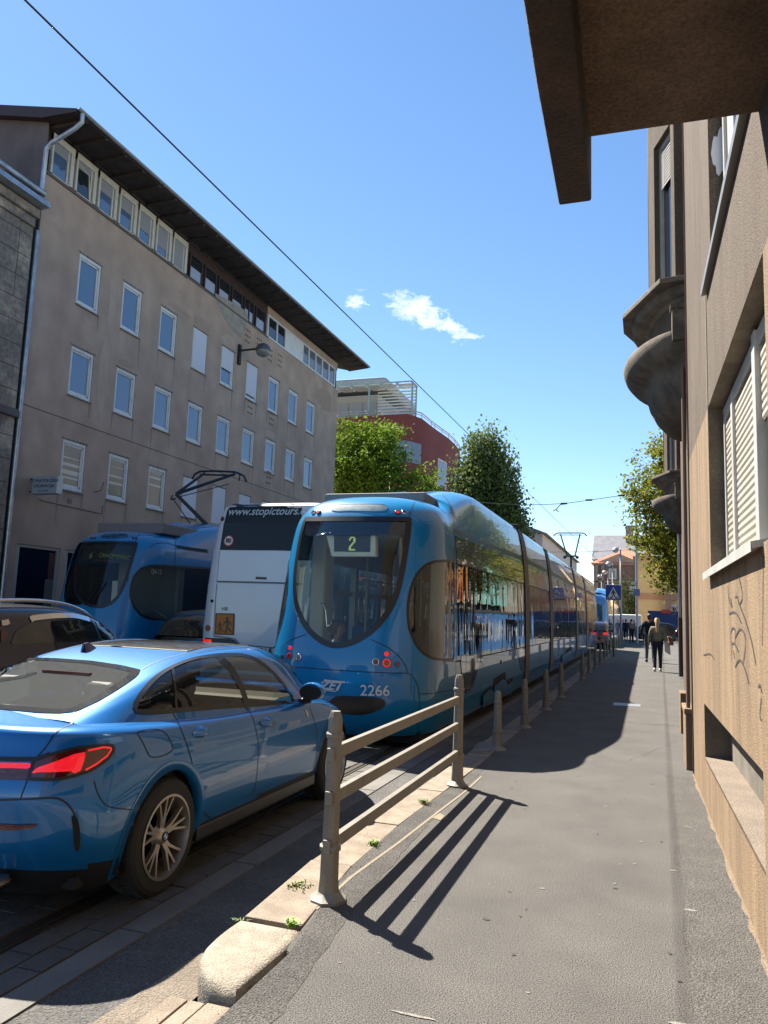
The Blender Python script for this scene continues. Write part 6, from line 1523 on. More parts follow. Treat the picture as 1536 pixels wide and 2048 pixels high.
# tail lamps
tl=[(0,1523),(30,1524),(60,1522),(68,1521),(70,1517),(100,1509),(150,1496),(200,1491),(222,1490),(227,1494),(226,1503),(215,1518),(200,1530),(180,1542),(150,1552),(120,1559),(95,1560),(60,1559),(0,1559),(-60,1552),(-110,1541),(-110,1520),(-60,1519)]
tlr=[(68,1521),(100,1509),(150,1496),(200,1491),(222,1490),(227,1494),(226,1503),(215,1518),(200,1530),(180,1542),(150,1552),(120,1559),(95,1560),(56,1559),(62,1540)]
lampbk=mat('tail lamp dark red',(.09,.004,.006),.1,coat=1); lampr=mat('tail lamp lit',(.75,.01,.02),.2,emis=.25,coat=1)
both('tail_lamp',pfill(shc,tlr,.008,56,5),lampbk,car,CX,smooth=True); both('tail_lamp_edge',pring(shc,tlr,.010,.011,60,None,.006),black,car,CX)
both('lit_lens',pfill(shc,[(64,1546),(75,1536),(110,1524),(150,1508),(170,1505),(168,1520),(160,1542),(146,1548),(142,1538),(145,1523),(120,1528),(95,1540),(70,1547)],.012,44,3),lampr,car,CX)
both('lit_lens',pfill(shc,[(68,1545),(90,1533),(146,1522),(142,1543),(100,1545)],.013,30,3),lampr,car,CX); both('lit_lens',pline(shc,[(170,1540),(190,1529),(212,1512),(222,1497),(205,1495),(175,1502)],.010,.012,24),lampr,car,CX)
both('lamp_bar',pfill(shc,[(-20,1526),(20,1526),(64,1527),(61,1538),(20,1537),(-20,1536)],.012,30,2),lampr,car,CX); both('lamp_bar_base',pfill(shc,[(-20,1537),(60,1538),(54,1560),(-20,1558)],.008,30,2),lampbk,car,CX); both('lamp_bar_top',pline(shc,[(-20,1517),(30,1518),(72,1518),(100,1508)],.02,.008,20),black,car,CX)
# panel gaps and trim
gapc=mat('car panel gap',(.002,.006,.02),.5)
for nm,pts,w_ in [('boot_gap',[(148,1425),(148,1440),(140,1450),(112,1464),(95,1490),(72,1517)],.007),('boot_gap',[(55,1560),(48,1578),(40,1600)],.006),('fuel_flap',[(275,1464),(300,1459),(322,1461),(335,1471),(344,1490),(344,1501),(325,1512),(303,1514),(295,1505),(283,1480),(275,1468),(275,1464)],.006),
    ('door_gap',[(346,1426),(358,1450),(372,1485),(385,1530),(395,1580),(404,1615),(415,1632),(430,1637),(470,1620),(500,1608),(512,1560),(517,1500),(513,1465),(503,1430),(490,1415)],.007),
    ('door_gap',[(500,1608),(560,1585),(625,1560),(632,1520),(634,1470),(628,1440),(618,1412)],.007),('bumper_gap',[(188,1562),(197,1590),(215,1612),(250,1618),(272,1620)],.006),('bumper_crease',[(0,1600),(60,1598),(110,1596),(135,1608),(150,1630)],.01),
    ('roof_gap',[(284,1340),(300,1330),(340,1315),(400,1303),(460,1297),(520,1300)],.006)]:
    both(nm,pline(shc,cat_open(pts,4),w_,.003),gapc,car,CX)
both('reflector_strip',pfill(shc,[(-30,1646),(30,1649),(76,1648),(66,1656),(25,1660),(-30,1658)],.006,30,2),lampbk,car,CX)
both('side_vent',pfill(shc,cat_closed([(143,1634),(152,1632),(158,1650),(160,1680),(155,1703),(148,1692),(146,1660)],3),.006,30,3),matte,car,CX)
p,n=shc.hit(8,1770,0)
g=MB(); g.lathe([(.048,.0),(.05,-.05),(.042,-.05),(.04,.04)],(CX+.47,CY+.12,CZ+.27),'y',24); both('tailpipe',g,mat('dark chrome',(.25,.24,.23),.25,metal=1),car,CX,smooth=40)
g=MB(); g.lathe([(0,-.0),(.041,-.0)],(CX+.47,CY+.12,CZ+.27),'y',24); both('tailpipe_bore',g,matte,car,CX)
for hx,hy in ((402,1466),(535,1446)):
    p,n=shc.hit(hx,hy,0); 
    g=MB(); rows=[]
    for q in range(7):
        t=q/6; yy=p.y-.10+.20*t; hgt=.028*math.sin(math.pi*(t*.9+.05)); d=.035*math.sin(math.pi*(t*.9+.05)); rows.append([Vector((p.x-.02,yy,p.z+hgt+.02)),Vector((p.x+d*.8,yy,p.z+hgt*.6+.01)),Vector((p.x+d,yy,p.z-.005)),Vector((p.x+d*.6,yy,p.z-hgt)),Vector((p.x-.02,yy,p.z-hgt))])
    g.grid(rows); both('door_handle',g,carb,car,CX,smooth=True)
    pl=[(hx+17*math.cos(a),hy+10*math.sin(a)) for a in [2*math.pi*i/14 for i in range(14)]]
    both('handle_cup',pfill(shc,pl,.003,20,2),mat('handle recess',(.003,.03,.13),.4,coat=1) if hx==402 else bpy.data.materials['handle recess'],car,CX)
# mirror
mp,n=shc.hit(592,1402,0); mc=Vector((CX+.93,CY+2.93,CZ+1.02))
g=MB(); rows=[]
for q,(dy_,s) in enumerate([(-.0,.9),(.03,1.0),(.09,.95),(.15,.75),(.19,.4),(.20,.05)]):
    rows.append([mc+Vector((.115*s*math.cos(a)*(1.0),dy_,.075*s*math.sin(a)*(1+.15*math.sin(a)))) for a in [2*math.pi*i/16 for i in range(17)]])
g.grid(rows); g.add(rows[0][:-1],[tuple(range(16))]); both('mirror',g,carb,car,CX,smooth=50)
g=MB(); g.tube([mc+Vector((-.02,.05,-.06)),mc+Vector((-.17,.04,-.11))],.03,8); g.prism([mc+Vector((.10*math.cos(a),-.004,.062*math.sin(a)))for a in [2*math.pi*i/16 for i in range(16)]],(0,-.006,0)); both('mirror_foot',g,black,car,CX)
# antenna, sunroof, head lamp
ap,n=shc.hit(172,1302,0)
g=MB(); rows=[]
for t,w_,h in ((0,.010,.0),(.02,.028,.055),(.06,.032,.062),(.11,.026,.04),(.17,.012,.012),(.19,.002,.0)): rows.append([ap+Vector((-w_,t-.05,-.015)),ap+Vector((-w_*.4,t-.05,h)),ap+Vector((w_*.4,t-.05,h)),ap+Vector((w_,t-.05,-.015))])
g.grid(rows); g.add(rows[0],[(0,1,2,3)]); part('fin_antenna',g,mat('antenna navy',(.006,.015,.06),.25,coat=1),car,smooth=30)
sr=[(140,1288),(165,1282),(200,1279),(260,1278),(340,1286),(400,1293),(380,1297),(330,1302),(310,1301),(230,1291),(180,1288)]
g=MB(); rows=[]
for Y in [1.72,1.8,2.0,2.2,2.4,2.55,2.62]:
    rows.append([ (CX+xx,CY+Y,0) for xx in [-.47,-.4,-.2,0,.2,.4,.47]])
rows=[[ (lambda h:(h[0]+Vector((0,0,.004))))(shc.bvh.ray_cast(Vector((q[0],q[1],3)),Vector((0,0,-1)))) for q in r] for r in rows]
g.grid(rows); part('sunroof',g,mat('dusty sunroof',(.07,.065,.055),.18,coat=1,col2=(.12,.11,.09),vs=30),car,smooth=True)
rs=[rows[0][0]]+[r[-1]*0+r[0] for r in rows][1:]+rows[-1][1:]+[r[-1] for r in rows[::-1]][1:]+rows[0][::-1][1:]
g=MB(); g.tube([q+Vector((0,0,.001)) for q in rs],.005,5); part('sunroof_seal',g,chrome,car)
both('head_lamp',pfill(shc,[(676,1402),(684,1404),(691,1415),(693,1427),(686,1424),(680,1414)],.004,20,2),mat('lamp glass clear',(.4,.45,.48),.05,coat=1),car,CX)
# interior
seatc=mat('car seat dark',(.02,.02,.022),.7)
for sx,sy in ((.36,1.95),(-.36,1.95),(.36,1.05),(-.36,1.05)):
    g=MB(); g.box((CX+sx-.24,CY+sy,CZ+.45),(CX+sx+.24,CY+sy+.5,CZ+.58)); g.box((CX+sx-.23,CY+sy-.14,CZ+.5),(CX+sx+.23,CY+sy+.0,CZ+1.02)); g.box((CX+sx-.12,CY+sy-.16,CZ+1.05),(CX+sx+.12,CY+sy-.06,CZ+1.22)); part('seat',g,seatc,car,bevel=.05)
g=MB(); g.box((CX-.7,CY+.55,CZ+.25),(CX+.7,CY+3.3,CZ+.3)); part('cabin_floor',g,matte,car)
g=MB(); g.box((CX-.7,CY+2.85,CZ+.6),(CX+.7,CY+3.35,CZ+.96)); part('dashboard',g,mat('dashboard',(.03,.03,.032),.6),car,bevel=.06)
g=MB(); g.box((CX-.62,CY+.55,CZ+.93),(CX+.62,CY+1.0,CZ+.97)); part('parcel_shelf',g,mat('shelf felt',(.05,.05,.05),.9),car)
g=MB()
for s in (1,-1): g.box((CX+s*.69,CY+1.0,CZ+.35),(CX+s*.74,CY+3.2,CZ+.93))
part('door_card',g,mat('door lining',(.05,.048,.045),.7),car)
pts=[];
g=MB(); g.tube([Vector((CX-.36+.17*math.cos(a),CY+2.72-.05*math.sin(a),CZ+.86+.17*math.sin(a))) for a in [2*math.pi*i/20 for i in range(21)]],.014,6); part('steering_wheel',g,matte,car)
g=MB(); g.box((CX-.19,CY+1.02,CZ+1.235),(CX+.19,CY+1.05,CZ+1.26)); part('high_brake_lamp',g,lampbk,car)
# ================================================================ OTHER CARS
suvp=dict(L=4.7,W=1.86,rear_d=.55,rn=3,front_d=1.0,fn=2.4,sub=2,spine=(.5,3.7),crown=lambda y: .06,
 levels=[(.93,.1,4.6,[(0,.3),(4,.28)]),(.98,.02,4.68,[(0,.5),(4,.45)]),(1.0,.0,4.7,[(0,.8),(4,.72)]),(.985,.05,4.6,[(0,1.0),(2,.96),(4.3,.82)]),(.94,.1,4.4,[(0,1.1),(2,1.05),(3.4,1.02),(4.3,.92)])],
 cab=(.12,3.55),H=[(.12,1.12),(.3,1.35),(.5,1.50),(.8,1.60),(1.2,1.655),(1.8,1.68),(2.3,1.665),(2.7,1.60),(3.0,1.48),(3.3,1.28),(3.55,1.05)],
 hb=[(.12,.80),(.6,.86),(2,.875),(3,.86),(3.55,.78)],zb=[(0,1.05),(3.6,1.02)],
 sec=[(1.0,-.05),(.985,.15),(.95,.40),(.905,.66),(.86,.85),(.80,.94),(.68,.98),(.4,1.0),(0,1.0)])
SX,SY=-6.43,4.25
slow,scab=carbody(SX,SY,CZ,suvp)
suv=thing('car','dark blue-black estate with chrome window strips and silver roof rails behind the blue coupe','car',(SX,SY,CZ))
darkb=mat('midnight paint',(.006,.009,.02),.25,metal=.2,coat=1,crough=.02)
al=MB(); al.add(slow.v,slow.f); al.add(scab.v,scab.f); shs=Shell(al,SX)
part('body',arch_cut(slow,((SY+.95,CZ+.36),(SY+3.7,CZ+.36)),.4,SX),darkb,suv,smooth=35); part('roof_shell',scab,darkb,suv,smooth=35)
sg_=mat('smoked glass',(.012,.012,.010),.03,coat=1)
both('side_glass',pfill(shs,[(60,1246),(100,1243),(150,1240),(183,1241),(190,1254),(196,1276),(150,1282),(20,1290),(30,1262)],.006,40,3),sg_,suv,SX,smooth=True)
both('front_glass',pfill(shs,[(190,1243),(215,1244),(240,1250),(262,1262),(280,1276),(240,1279),(205,1278),(198,1262)],.006,40,3),sg_,suv,SX,smooth=True)
both('chrome_strip',pline(shs,cat_open([(60,1240),(68,1236),(110,1232),(145,1232),(165,1236),(178,1240)],4),.055,.010),chrome,suv,SX)
both('chrome_strip',pline(shs,[(2,1246),(10,1246),(17,1243)],.05,.010),chrome,suv,SX)
for s in (1,-1):
    g=MB(); pts=[]
    for Y,dz_ in ((.55,-.02),(.75,.035),(1.1,.055),(1.8,.06),(2.3,.055),(2.65,.03),(2.85,-.02)):
        h=shs.bvh.ray_cast(Vector((SX+s*.66,SY+Y,4)),Vector((0,0,-1)))[0]; pts.append(h+Vector((0,0,dz_)))
    g.tube([Vector(p) for p in cat_open([tuple(p) for p in pts],4)],.019,8); part('roof_rail',g,chrome,suv,smooth=True)
g=MB(); rows=[]
for Y in (2.72,2.9,3.1,3.3,3.5): H=sinterp(suvp['H'],Y)+.004; rows.append([(SX+t*.70,SY+Y,CZ+H-.03*t*t) for t in (-1,-.5,0,.5,1)])
g.grid(rows); part('windscreen',g,sg_,suv,smooth=True)
m_=Vector((SX+.98,SY+3.05,CZ+1.12)); g=MB(); g.lathe([(.0,-.06),(.09,-.05),(.1,.02),(.06,.1),(0,.13)],m_,'y',14); both('mirror',g,black,suv,SX,smooth=True)
for y in (.95,3.7):
    for s in (1,-1): wheel(suv,SX+s*.8,SY+y,CZ+.36,.36,s,style='simple')
both('tail_lamp',pfill(shs,[(0,1262),(8,1258),(14,1268),(10,1282),(0,1285)],.01,16,2),lampbk,suv,SX)
# parked estate left of it (only its roof with rails shows)
def generic_car(name_label,xc,yr,paint,p=suvp,rails=False,lamp=False,plate=None,flip=False,group=None,rot=None):
    lo_,ca_=carbody(0,0,0,dict(p,sub=1)); t=thing('car',name_label,'car',(xc,yr,CZ),group)
    tf=(lambda v:(xc-v[0],yr-v[1]+p['L'],CZ+v[2])) if flip else (lambda v:(xc+v[0],yr+v[1],CZ+v[2]))
    if rot=='x': tf=lambda v:(xc+v[1],yr-v[0],CZ+v[2])
    lo_.v=[tf(v) for v in lo_.v]; ca_.v=[tf(v) for v in ca_.v]
    part('body',lo_,paint,t,smooth=35); 
    # glass: cabin faces by height band
    inv=[]; gl=MB(); bd=MB(); gl.v=ca_.v; bd.v=ca_.v
    n=len(cat_open(p['sec'],5))*2-1
    for f in ca_.f:
        k=f[0]%n; kk=min(k,n-1-k); frac=kk/(n//2); row=f[0]//n; Y=p['cab'][0]+row*.04
        side=.10<frac<.50 and p['cab'][0]+.55<Y<p['cab'][1]-.55 and not (abs(Y-1.75)<.06)
        endg=frac>.52 and (Y<p['cab'][0]+.45 or Y>p['cab'][1]-.75)
        (gl if side or endg else bd).f.append(f)
    gl.m=[0]*len(gl.f); bd.m=[0]*len(bd.f)
    part('roof_shell',bd,paint,t,smooth=35); part('glass',gl,sg_,t,smooth=35)
    if rails:
        for s in (1,-1):
            g=MB(); g.tube([tf(v) for v in ((s*.66,.6,1.58),(s*.66,.9,1.66),(s*.66,1.8,1.72),(s*.66,2.5,1.68),(s*.66,2.8,1.58))],.018,6); part('roof_rail',g,chrome,t)
    for y in (.95,3.65):
        for s in (1,-1):
            q=tf((s*.8,y,.33)); g=MB(); g.lathe([(.0,-.11),(.33,-.11),(.33,.11),(.0,.11)],q,'y' if rot=='x' else 'x',20); w_=part('wheel',g,rubber,t); g=MB(); g.lathe([(.0,-.125),(.2,-.12),(.2,.12),(0,.125)],q,'y' if rot=='x' else 'x',16); sub('rim',g,alloy,w_)
    for s in (1,-1):
        g=MB(); vs=[tf(v) for v in ((s*.60,-.015,.86),(s*.86,.14,.86),(s*.86,.14,1.0),(s*.60,-.015,1.0))]; vs2=[tf(v) for v in ((s*.60,.1,.86),(s*.8,.2,.86),(s*.8,.2,1.0),(s*.60,.1,1.0))]
        g.add(vs+vs2,[(0,1,2,3),(4,7,6,5),(0,4,5,1),(1,5,6,2),(2,6,7,3),(3,7,4,0)]); part('tail_lamp',g,redlit if lamp else lampbk,t)
        g=MB(); g.lathe([(0,-.05),(.09,-.04),(.09,.05),(0,.08)],tf((s*.98,3.0,1.06)),'y',10); part('mirror',g,black,t)
    if plate:
        g=MB(); vs=[tf(v) for v in ((-.26,-.03,.70),(.26,-.03,.70),(.26,-.03,.82),(-.26,-.03,.82))]; g.prism(vs,(0,.02,0)); part('number_plate',g,bpy.data.materials['plate white'],t)
        o=tf((0,-.036,.76)); place_text(plate,.10,black,'plate_text',o,(1,0,0),(0,0,1),t,extr=.001)
    return t
greyp=mat('grey green paint',(.10,.10,.085),.3,metal=.3,coat=1); blk_p=mat('black paint',(.008,.008,.009),.2,coat=1)
generic_car('grey-green estate with roof rails, mostly hidden behind the dark estate car',-8.75,3.2,greyp,rails=True)
generic_car('dark hatchback squeezed between the left tram and the coach, its plate half hidden',-8.55,13.15,mat('anthracite paint',(.012,.012,.014),.25,coat=1),plate='ZG 755-KD')
generic_car('small dark car with lit red tail lamps beyond the front of the long tram',-3.0,50.2-3,mat('dark maroon paint',(.03,.008,.01),.25,coat=1),lamp=True)
sd=generic_car('dark blue estate car with silver roof line parked across the end of the pavement',2.0,64.5,mat('navy paint',(.008,.018,.05),.2,coat=1),dict(suvp,H=[(a,b+(.1 if .3<a<3.2 else 0)) for a,b in suvp['H']]),rails=True,rot='x')
generic_car('low dark car standing at the corner left of the navy estate car',-.9,66,blk_p,rot='x')
# ================================================================ PEOPLE
skinm=mat('skin',(.30,.17,.11),.6)
def person(label,loc,h,heading,colors,pose='walk',extras=None,group=None,phase=1,width=1.0):
    """skinned figure: heading = direction faced"""
    s=h/1.75; f=Vector(heading).normalized(); up=Vector((0,0,1)); rt=f.cross(up); base=Vector(loc)
    def T(a,b,c): return base+(f*a+rt*b*width+up*c)*s     # forward, right, up
    t=thing('person',label,'person',loc,group)
    st=.20*phase if pose=='walk' else .03
    J={'pelvis':(0,0,.95,.125),'belly':(0,0,1.08,.12),'chest':(.0,0,1.28,.135),'neck':(.0,0,1.46,.055),'head':(.02,0,1.56,.075),'crown':(.02,0,1.68,.075),
       'rs':(0,.17,1.40,.06),'re':(-.06-st*.3,.24,1.14,.042),'rw':(-.02-st*.6,.25,.90,.032),'rh':(.0-st*.65,.25,.82,.03),
       'ls':(0,-.17,1.40,.06),'le':(-.04+st*.3,-.24,1.14,.042),'lw':(.08+st*.6,-.25,.92,.032),'lh':(.12+st*.7,-.25,.84,.03),
       'rhip':(0,.09,.90,.095),'rk':(.04+st*.7,.09,.50,.062),'ra':(st*.9,.09,.09,.042),'rt':(.13+st*.9,.10,.03,.035),
       'lhip':(0,-.09,.90,.095),'lk':(.03-st*.3,-.09,.50,.062),'la':(-st*1.1,-.09,.11,.042),'lt':(.11-st*1.0,-.10,.035,.035)}
    if extras and 'joints' in extras: J.update(extras['joints'])
    E=[('pelvis','belly'),('belly','chest'),('chest','neck'),('neck','head'),('head','crown'),('chest','rs'),('rs','re'),('re','rw'),('rw','rh'),('chest','ls'),('ls','le'),('le','lw'),('lw','lh'),('pelvis','rhip'),('rhip','rk'),('rk','ra'),('ra','rt'),('pelvis','lhip'),('lhip','lk'),('lk','la'),('la','lt')]
    def skin(name,keys,edges,rad,m,parent,lvl=2,fn='part'):
        me=bpy.data.meshes.new(name); idx={k:i for i,k in enumerate(keys)}
        me.from_pydata([tuple(T(*J[k][:3])) for k in keys],[(idx[a],idx[b]) for a,b in edges],[])
        me.materials.append(m); o=bpy.data.objects.new(name,me); COL.objects.link(o)
        mod=o.modifiers.new('skin','SKIN'); 
        for i,k in enumerate(keys):
            r_=J[k][3]*s*rad.get(k,rad.get('*',1)); me.skin_vertices[0].data[i].radius=(r_,r_*(1 if k not in('chest','belly','pelvis') else 1))
        me.skin_vertices[0].data[0].use_root=True
        sb=o.modifiers.new('sub','SUBSURF'); sb.levels=lvl; sb.render_levels=lvl
        dg=bpy.context.evaluated_depsgraph_get(); m2=bpy.data.meshes.new_from_object(o.evaluated_get(dg)); bpy.data.objects.remove(o); m2.name=name
        m2.polygons.foreach_set('use_smooth',[True]*len(m2.polygons)); m2.materials.clear(); m2.materials.append(m)
        o=bpy.data.objects.new(name,m2); COL.objects.link(o); o.parent=t; o.matrix_parent_inverse=Matrix.Translation(t.location).inverted(); return o
    keys=list(J); skin('body',keys,[e for e in E],{'*':.93},skinm,t)
    tk=['pelvis','belly','chest','rs','re','rw','ls','le','lw','neck']; J['neck']=(J['neck'][0],J['neck'][1],1.45,.055)
    skin('jacket',tk,[('pelvis','belly'),('belly','chest'),('chest','neck'),('chest','rs'),('rs','re'),('re','rw'),('chest','ls'),('ls','le'),('le','lw')],{'*':1.22,'neck':1.15,'pelvis':1.25},colors['top'],t)
    lk=['pelvis','rhip','rk','ra','lhip','lk','la']
    skin('trousers',lk,[('pelvis','rhip'),('rhip','rk'),('rk','ra'),('pelvis','lhip'),('lhip','lk'),('lk','la')],{'*':1.18,'ra':1.35,'la':1.35,'pelvis':1.1},colors['leg'],t)
    for k,q in (('ra','rt'),('la','lt')):
        a=T(*J[k][:3]); b=T(*J[q][:3]); g=MB(); g.tube([a+Vector((0,0,-.02*s))-f*.04*s,a*.4+b*.6-up*.02*s,b],[.05*s,.05*s,.035*s],8); part('shoe',g,colors['shoe'],t,smooth=True)
    hc=T(.0,0,1.63); g=MB(); rows=[]
    for z,r_ in ((-.10,.06),(-.06,.085),(.0,.1),(.06,.092),(.10,.06),(.115,.005)): rows.append([hc+(rt*math.cos(a)*r_*.88+f*(math.sin(a)*r_-.022)+up*z)*s for a in [2*math.pi*i/14 for i in range(15)]])
    g.grid(rows); part('hair',g,colors['hair'],t,smooth=True)
    # face: nose and ears
    g=MB(); g.lathe([(0,-.02*s),(.014*s,-.01*s),(.008*s,.02*s),(0,.03*s)],T(.115,0,1.60),n=6); part('nose',g,skinm,t)
    return t,T,f,rt
def cm(n,c,**k): return mat(n,c,.85,bump=.15,bs=40,**k)
blond=mat('blond hair',(.50,.30,.13),.6,col2=(.62,.42,.2),vs=60); khaki=cm('sage jacket',(.20,.195,.14),col2=(.25,.24,.17),vs=6); navyj=cm('dark navy trousers',(.012,.016,.032)); darkc=cm('black coat',(.012,.013,.018)); sho=mat('white trainers',(.6,.57,.52),.6); dsho=mat('dark shoe',(.02,.018,.016),.6); dhair=mat('dark hair',(.03,.022,.018),.6); greyt=cm('grey brown shirt',(.16,.12,.11)); tan_=mat('tan leather',(.17,.085,.05),.55); canvas=cm('canvas tote',(.55,.47,.33))
wl_=Vector((.33,26.9,0))
pw,T,f_,rt_=person('blonde woman in a sage jacket and dark trousers walking away on the right pavement','%s'%0 and wl_,1.74,(-.02,1,0),dict(top=khaki,leg=navyj,shoe=sho,hair=blond),phase=.7)
g=MB(); rows=[]
for z,r_,d in ((.12,.03,-.06),(.05,.06,-.085),(-.05,.055,-.12),(-.18,.05,-.14),(-.32,.035,-.14),(-.38,.01,-.13)): rows.append([T(d+.03*math.sin(a),r_*math.cos(a),1.62+z) for a in [2*math.pi*i/10 for i in range(11)]])
g.grid(rows); part('long_hair',g,blond,pw,smooth=True)
hb_=thing('shoulder_bag','brown leather shoulder bag hanging at the right side of the blonde woman','bag',T(-.02,.38,1.0))
g=MB(); g.prism([T(.12,.33,.92),T(.05,.40,.86),T(-.14,.40,.90),T(-.16,.36,1.12),T(.10,.30,1.16)],rt_*.10); part('bag_body',g,tan_,hb_,bevel=.02)
g=MB(); g.tube([T(-.14,.37,1.1),T(-.08,.24,1.38),T(-.02,.16,1.47),T(.07,.24,1.36),T(.1,.34,1.14)],.014,6); part('strap',g,tan_,hb_)
tt=thing('tote_bag','cream canvas tote bag carried low by the blonde woman','bag',T(0,.28,.85))
g=MB(); g.prism([T(-.16,.20,.96),T(-.16,.22,.66),T(.02,.36,.56),T(.04,.34,.94)],rt_*.05); part('bag_body',g,canvas,tt,bevel=.01)
g=MB(); g.tube([T(-.12,.24,.95),T(-.06,.26,1.12),T(.0,.32,.94)],.010,5); part('strap',g,canvas,tt)
g=MB(); g.prism([T(-.168,.235,.86),T(-.165,.245,.84),T(-.10,.29,.82),T(-.10,.285,.845)],(0,-.004,0)); part('print',g,black,tt)
pm,*_=person('broad man in a black jacket and dark trousers walking ahead of the blonde woman',Vector((.12,32.8,0)),1.93,(.1,1,0),dict(top=darkc,leg=mat('grey jeans',(.06,.065,.08),.8),shoe=dsho,hair=dhair),phase=.5,width=1.18)
def at0(px_,py2): q=atZ(px_,py2,0); return Vector((q.x,q.y,0))
bp,T2,f2_,r2_=person('man with a backpack walking away in the sunlit gap ahead',Vector((-1.05,60,0)),1.80,(0,1,0),dict(top=greyt,leg=darkc,shoe=dsho,hair=dhair),phase=.6)
bk=thing('backpack','grey-brown backpack on the back of the far walking man','backpack',T2(-.2,0,1.2)); g=MB(); g.box(T2(-.32,-.16,1.02),T2(-.15,.16,1.42)); part('bag_body',g,cm('backpack cloth',(.2,.14,.13)),bk,bevel=.05)
g=MB()
for q in (-.11,.11): g.tube([T2(-.15,q,1.4),T2(.0,q,1.47),T2(.1,q,1.35),T2(.02,q,1.1)],.015,5)
part('strap',g,darkc,bk)
whs=cm('white shirt',(.6,.6,.6)); blj=cm('blue jacket',(.06,.12,.22)); 
for i,(px_,D,col,lab,hd_) in enumerate([(1234,72,darkc,'man in an open dark jacket over a white shirt coming towards us, far off',(0,-1,0)),(1246,76,blj,'far pedestrian in a blue-grey jacket beside the man in the open jacket',(.2,-1,0)),(1252,68,darkc,'far pedestrian in black just left of the man with the backpack',(0,1,0)),(1262,70,greyt,'far pedestrian in brown half hidden behind the backpack man',(.1,1,0)),(1268,80,darkc,'farthest pedestrian in black to the right of the backpack man',(0,1,0))]):
    q=atY(px_,1270,D); person(lab,Vector((q.x,D,0)),1.74,hd_,dict(top=col,leg=navyj,shoe=dsho,hair=dhair),group='far pedestrians',phase=.3*(1 if i%2 else -1))
# ================================================================ TREES
def leafmat(n,c1,c2,tr=.35):
    m=bpy.data.materials.new(n); m.use_nodes=True; t=m.node_tree; N=t.nodes; L=t.links; p=N['Principled BSDF']; p.inputs['Roughness'].default_value=.75; p.inputs['Specular IOR Level'].default_value=.2
    ge=N.new('ShaderNodeNewGeometry'); r=N.new('ShaderNodeValToRGB'); r.color_ramp.elements[0].color=(*c1,1); r.color_ramp.elements[1].color=(*c2,1); L.new(ge.outputs['Random Per Island'],r.inputs[0]); L.new(r.outputs[0],p.inputs['Base Color'])
    tl_=N.new('ShaderNodeBsdfTranslucent'); L.new(r.outputs[0],tl_.inputs[0]); mx_=N.new('ShaderNodeMixShader'); mx_.inputs[0].default_value=tr; L.new(p.outputs[0],mx_.inputs[1]); L.new(tl_.outputs[0],mx_.inputs[2]); L.new(mx_.outputs[0],N['Material Output'].inputs[0]); return m
bark=mat('bark',(.10,.08,.06),.9,col2=(.15,.12,.09),vs=6,bump=.5,bs=20)
def tree(name,label,base,blobs,n,ls,lm,seed,limbs,upr=0.0,shell=.55,clump=1.0):
    rr=random.Random(seed); t=thing(name,label,'tree',base,'street trees along the right kerb' if name=='street_tree' else None); g=MB(); b=Vector(base)
    for pts,r_ in limbs: g.tube([Vector(p) for p in pts],r_,7)
    part('trunk',g,bark,t,smooth=True)
    g=MB(); vol=[a*b_*c for _,(a,b_,c) in blobs]; tot=sum(vol)
    for (c,(rx,ry,rz)),v in zip(blobs,vol):
        k=int(n*v/tot); nc=max(4,int(k/26)); cl=[]
        for _ in range(nc):
            u=Vector((rr.gauss(0,1),rr.gauss(0,1),rr.gauss(0,1))).normalized()*(rr.random()**.42)*rr.uniform(.85,1.1)
            cl.append((Vector((c[0]+u.x*rx,c[1]+u.y*ry,c[2]+u.z*rz)),rr.uniform(.35,1)))
        for _ in range(k):
            p,sz=rr.choice(cl); q=p+Vector((rr.gauss(0,1),rr.gauss(0,1),rr.gauss(0,.8+upr)))*ls*2.0*sz*clump
            l=ls*rr.uniform(.6,1.3); d=Vector((rr.gauss(0,1),rr.gauss(0,1),rr.gauss(0,.6)+upr*1.5)).normalized(); s_=d.cross(Vector((rr.gauss(0,1),rr.gauss(0,1),rr.gauss(0,1)))).normalized()*l*.36
            g.add([q,q+d*l*.5+s_,q+d*l,q+d*l*.5-s_],[(0,1,2,3)])
    me=bpy.data.meshes.new('crown'); me.from_pydata(g.v,[],g.f); me.materials.append(lm); o=bpy.data.objects.new('crown',me); COL.objects.link(o); o.parent=t; o.matrix_parent_inverse=Matrix.Translation(t.location).inverted(); return t
yg=leafmat('yellow green leaves',(.10,.175,.018),(.21,.30,.03)); dg_=leafmat('poplar leaves',(.08,.12,.032),(.18,.22,.07),.4); au=leafmat('turning leaves',(.07,.12,.012),(.28,.26,.04),.5); fg_=leafmat('far leaves',(.02,.04,.01),(.08,.11,.03))
# left, in front of the maroon office
def A(px_,py2,Y): return tuple(atY(px_,py2,Y))
tree('broadleaf_tree','bright yellow-green broadleaf tree in front of the maroon office building',(-16.6,46.5,0),[((-17.1,46,10.0),(2.8,2.2,3.2)),((-16.9,47,12.9),(2.0,1.6,1.5)),((-18.6,46.5,12.3),(2.0,1.6,1.8)),((-15.8,46.5,11.8),(1.2,1.2,1.2)),((-13.4,47,9.9),(1.25,1.2,1.15)),((-15.0,46,7.2),(2.4,1.8,2.0)),((-18.5,46,7),(2,1.8,2.2)),((-12.6,47.2,9.1),(1.0,1.0,.6))],30000,.21,yg,3,[([(-16.6,46.5,0),(-16.5,46.4,4),(-16.2,46.4,8),(-15.9,46.8,12)],[.25,.2,.13,.04]),([(-16.5,46.4,5),(-15,46.6,8),(-13.2,47,10)],[.12,.08,.03]),([(-16.5,46.4,5.5),(-17.8,46.4,9),(-18,46.4,11.5)],[.12,.08,.03])])
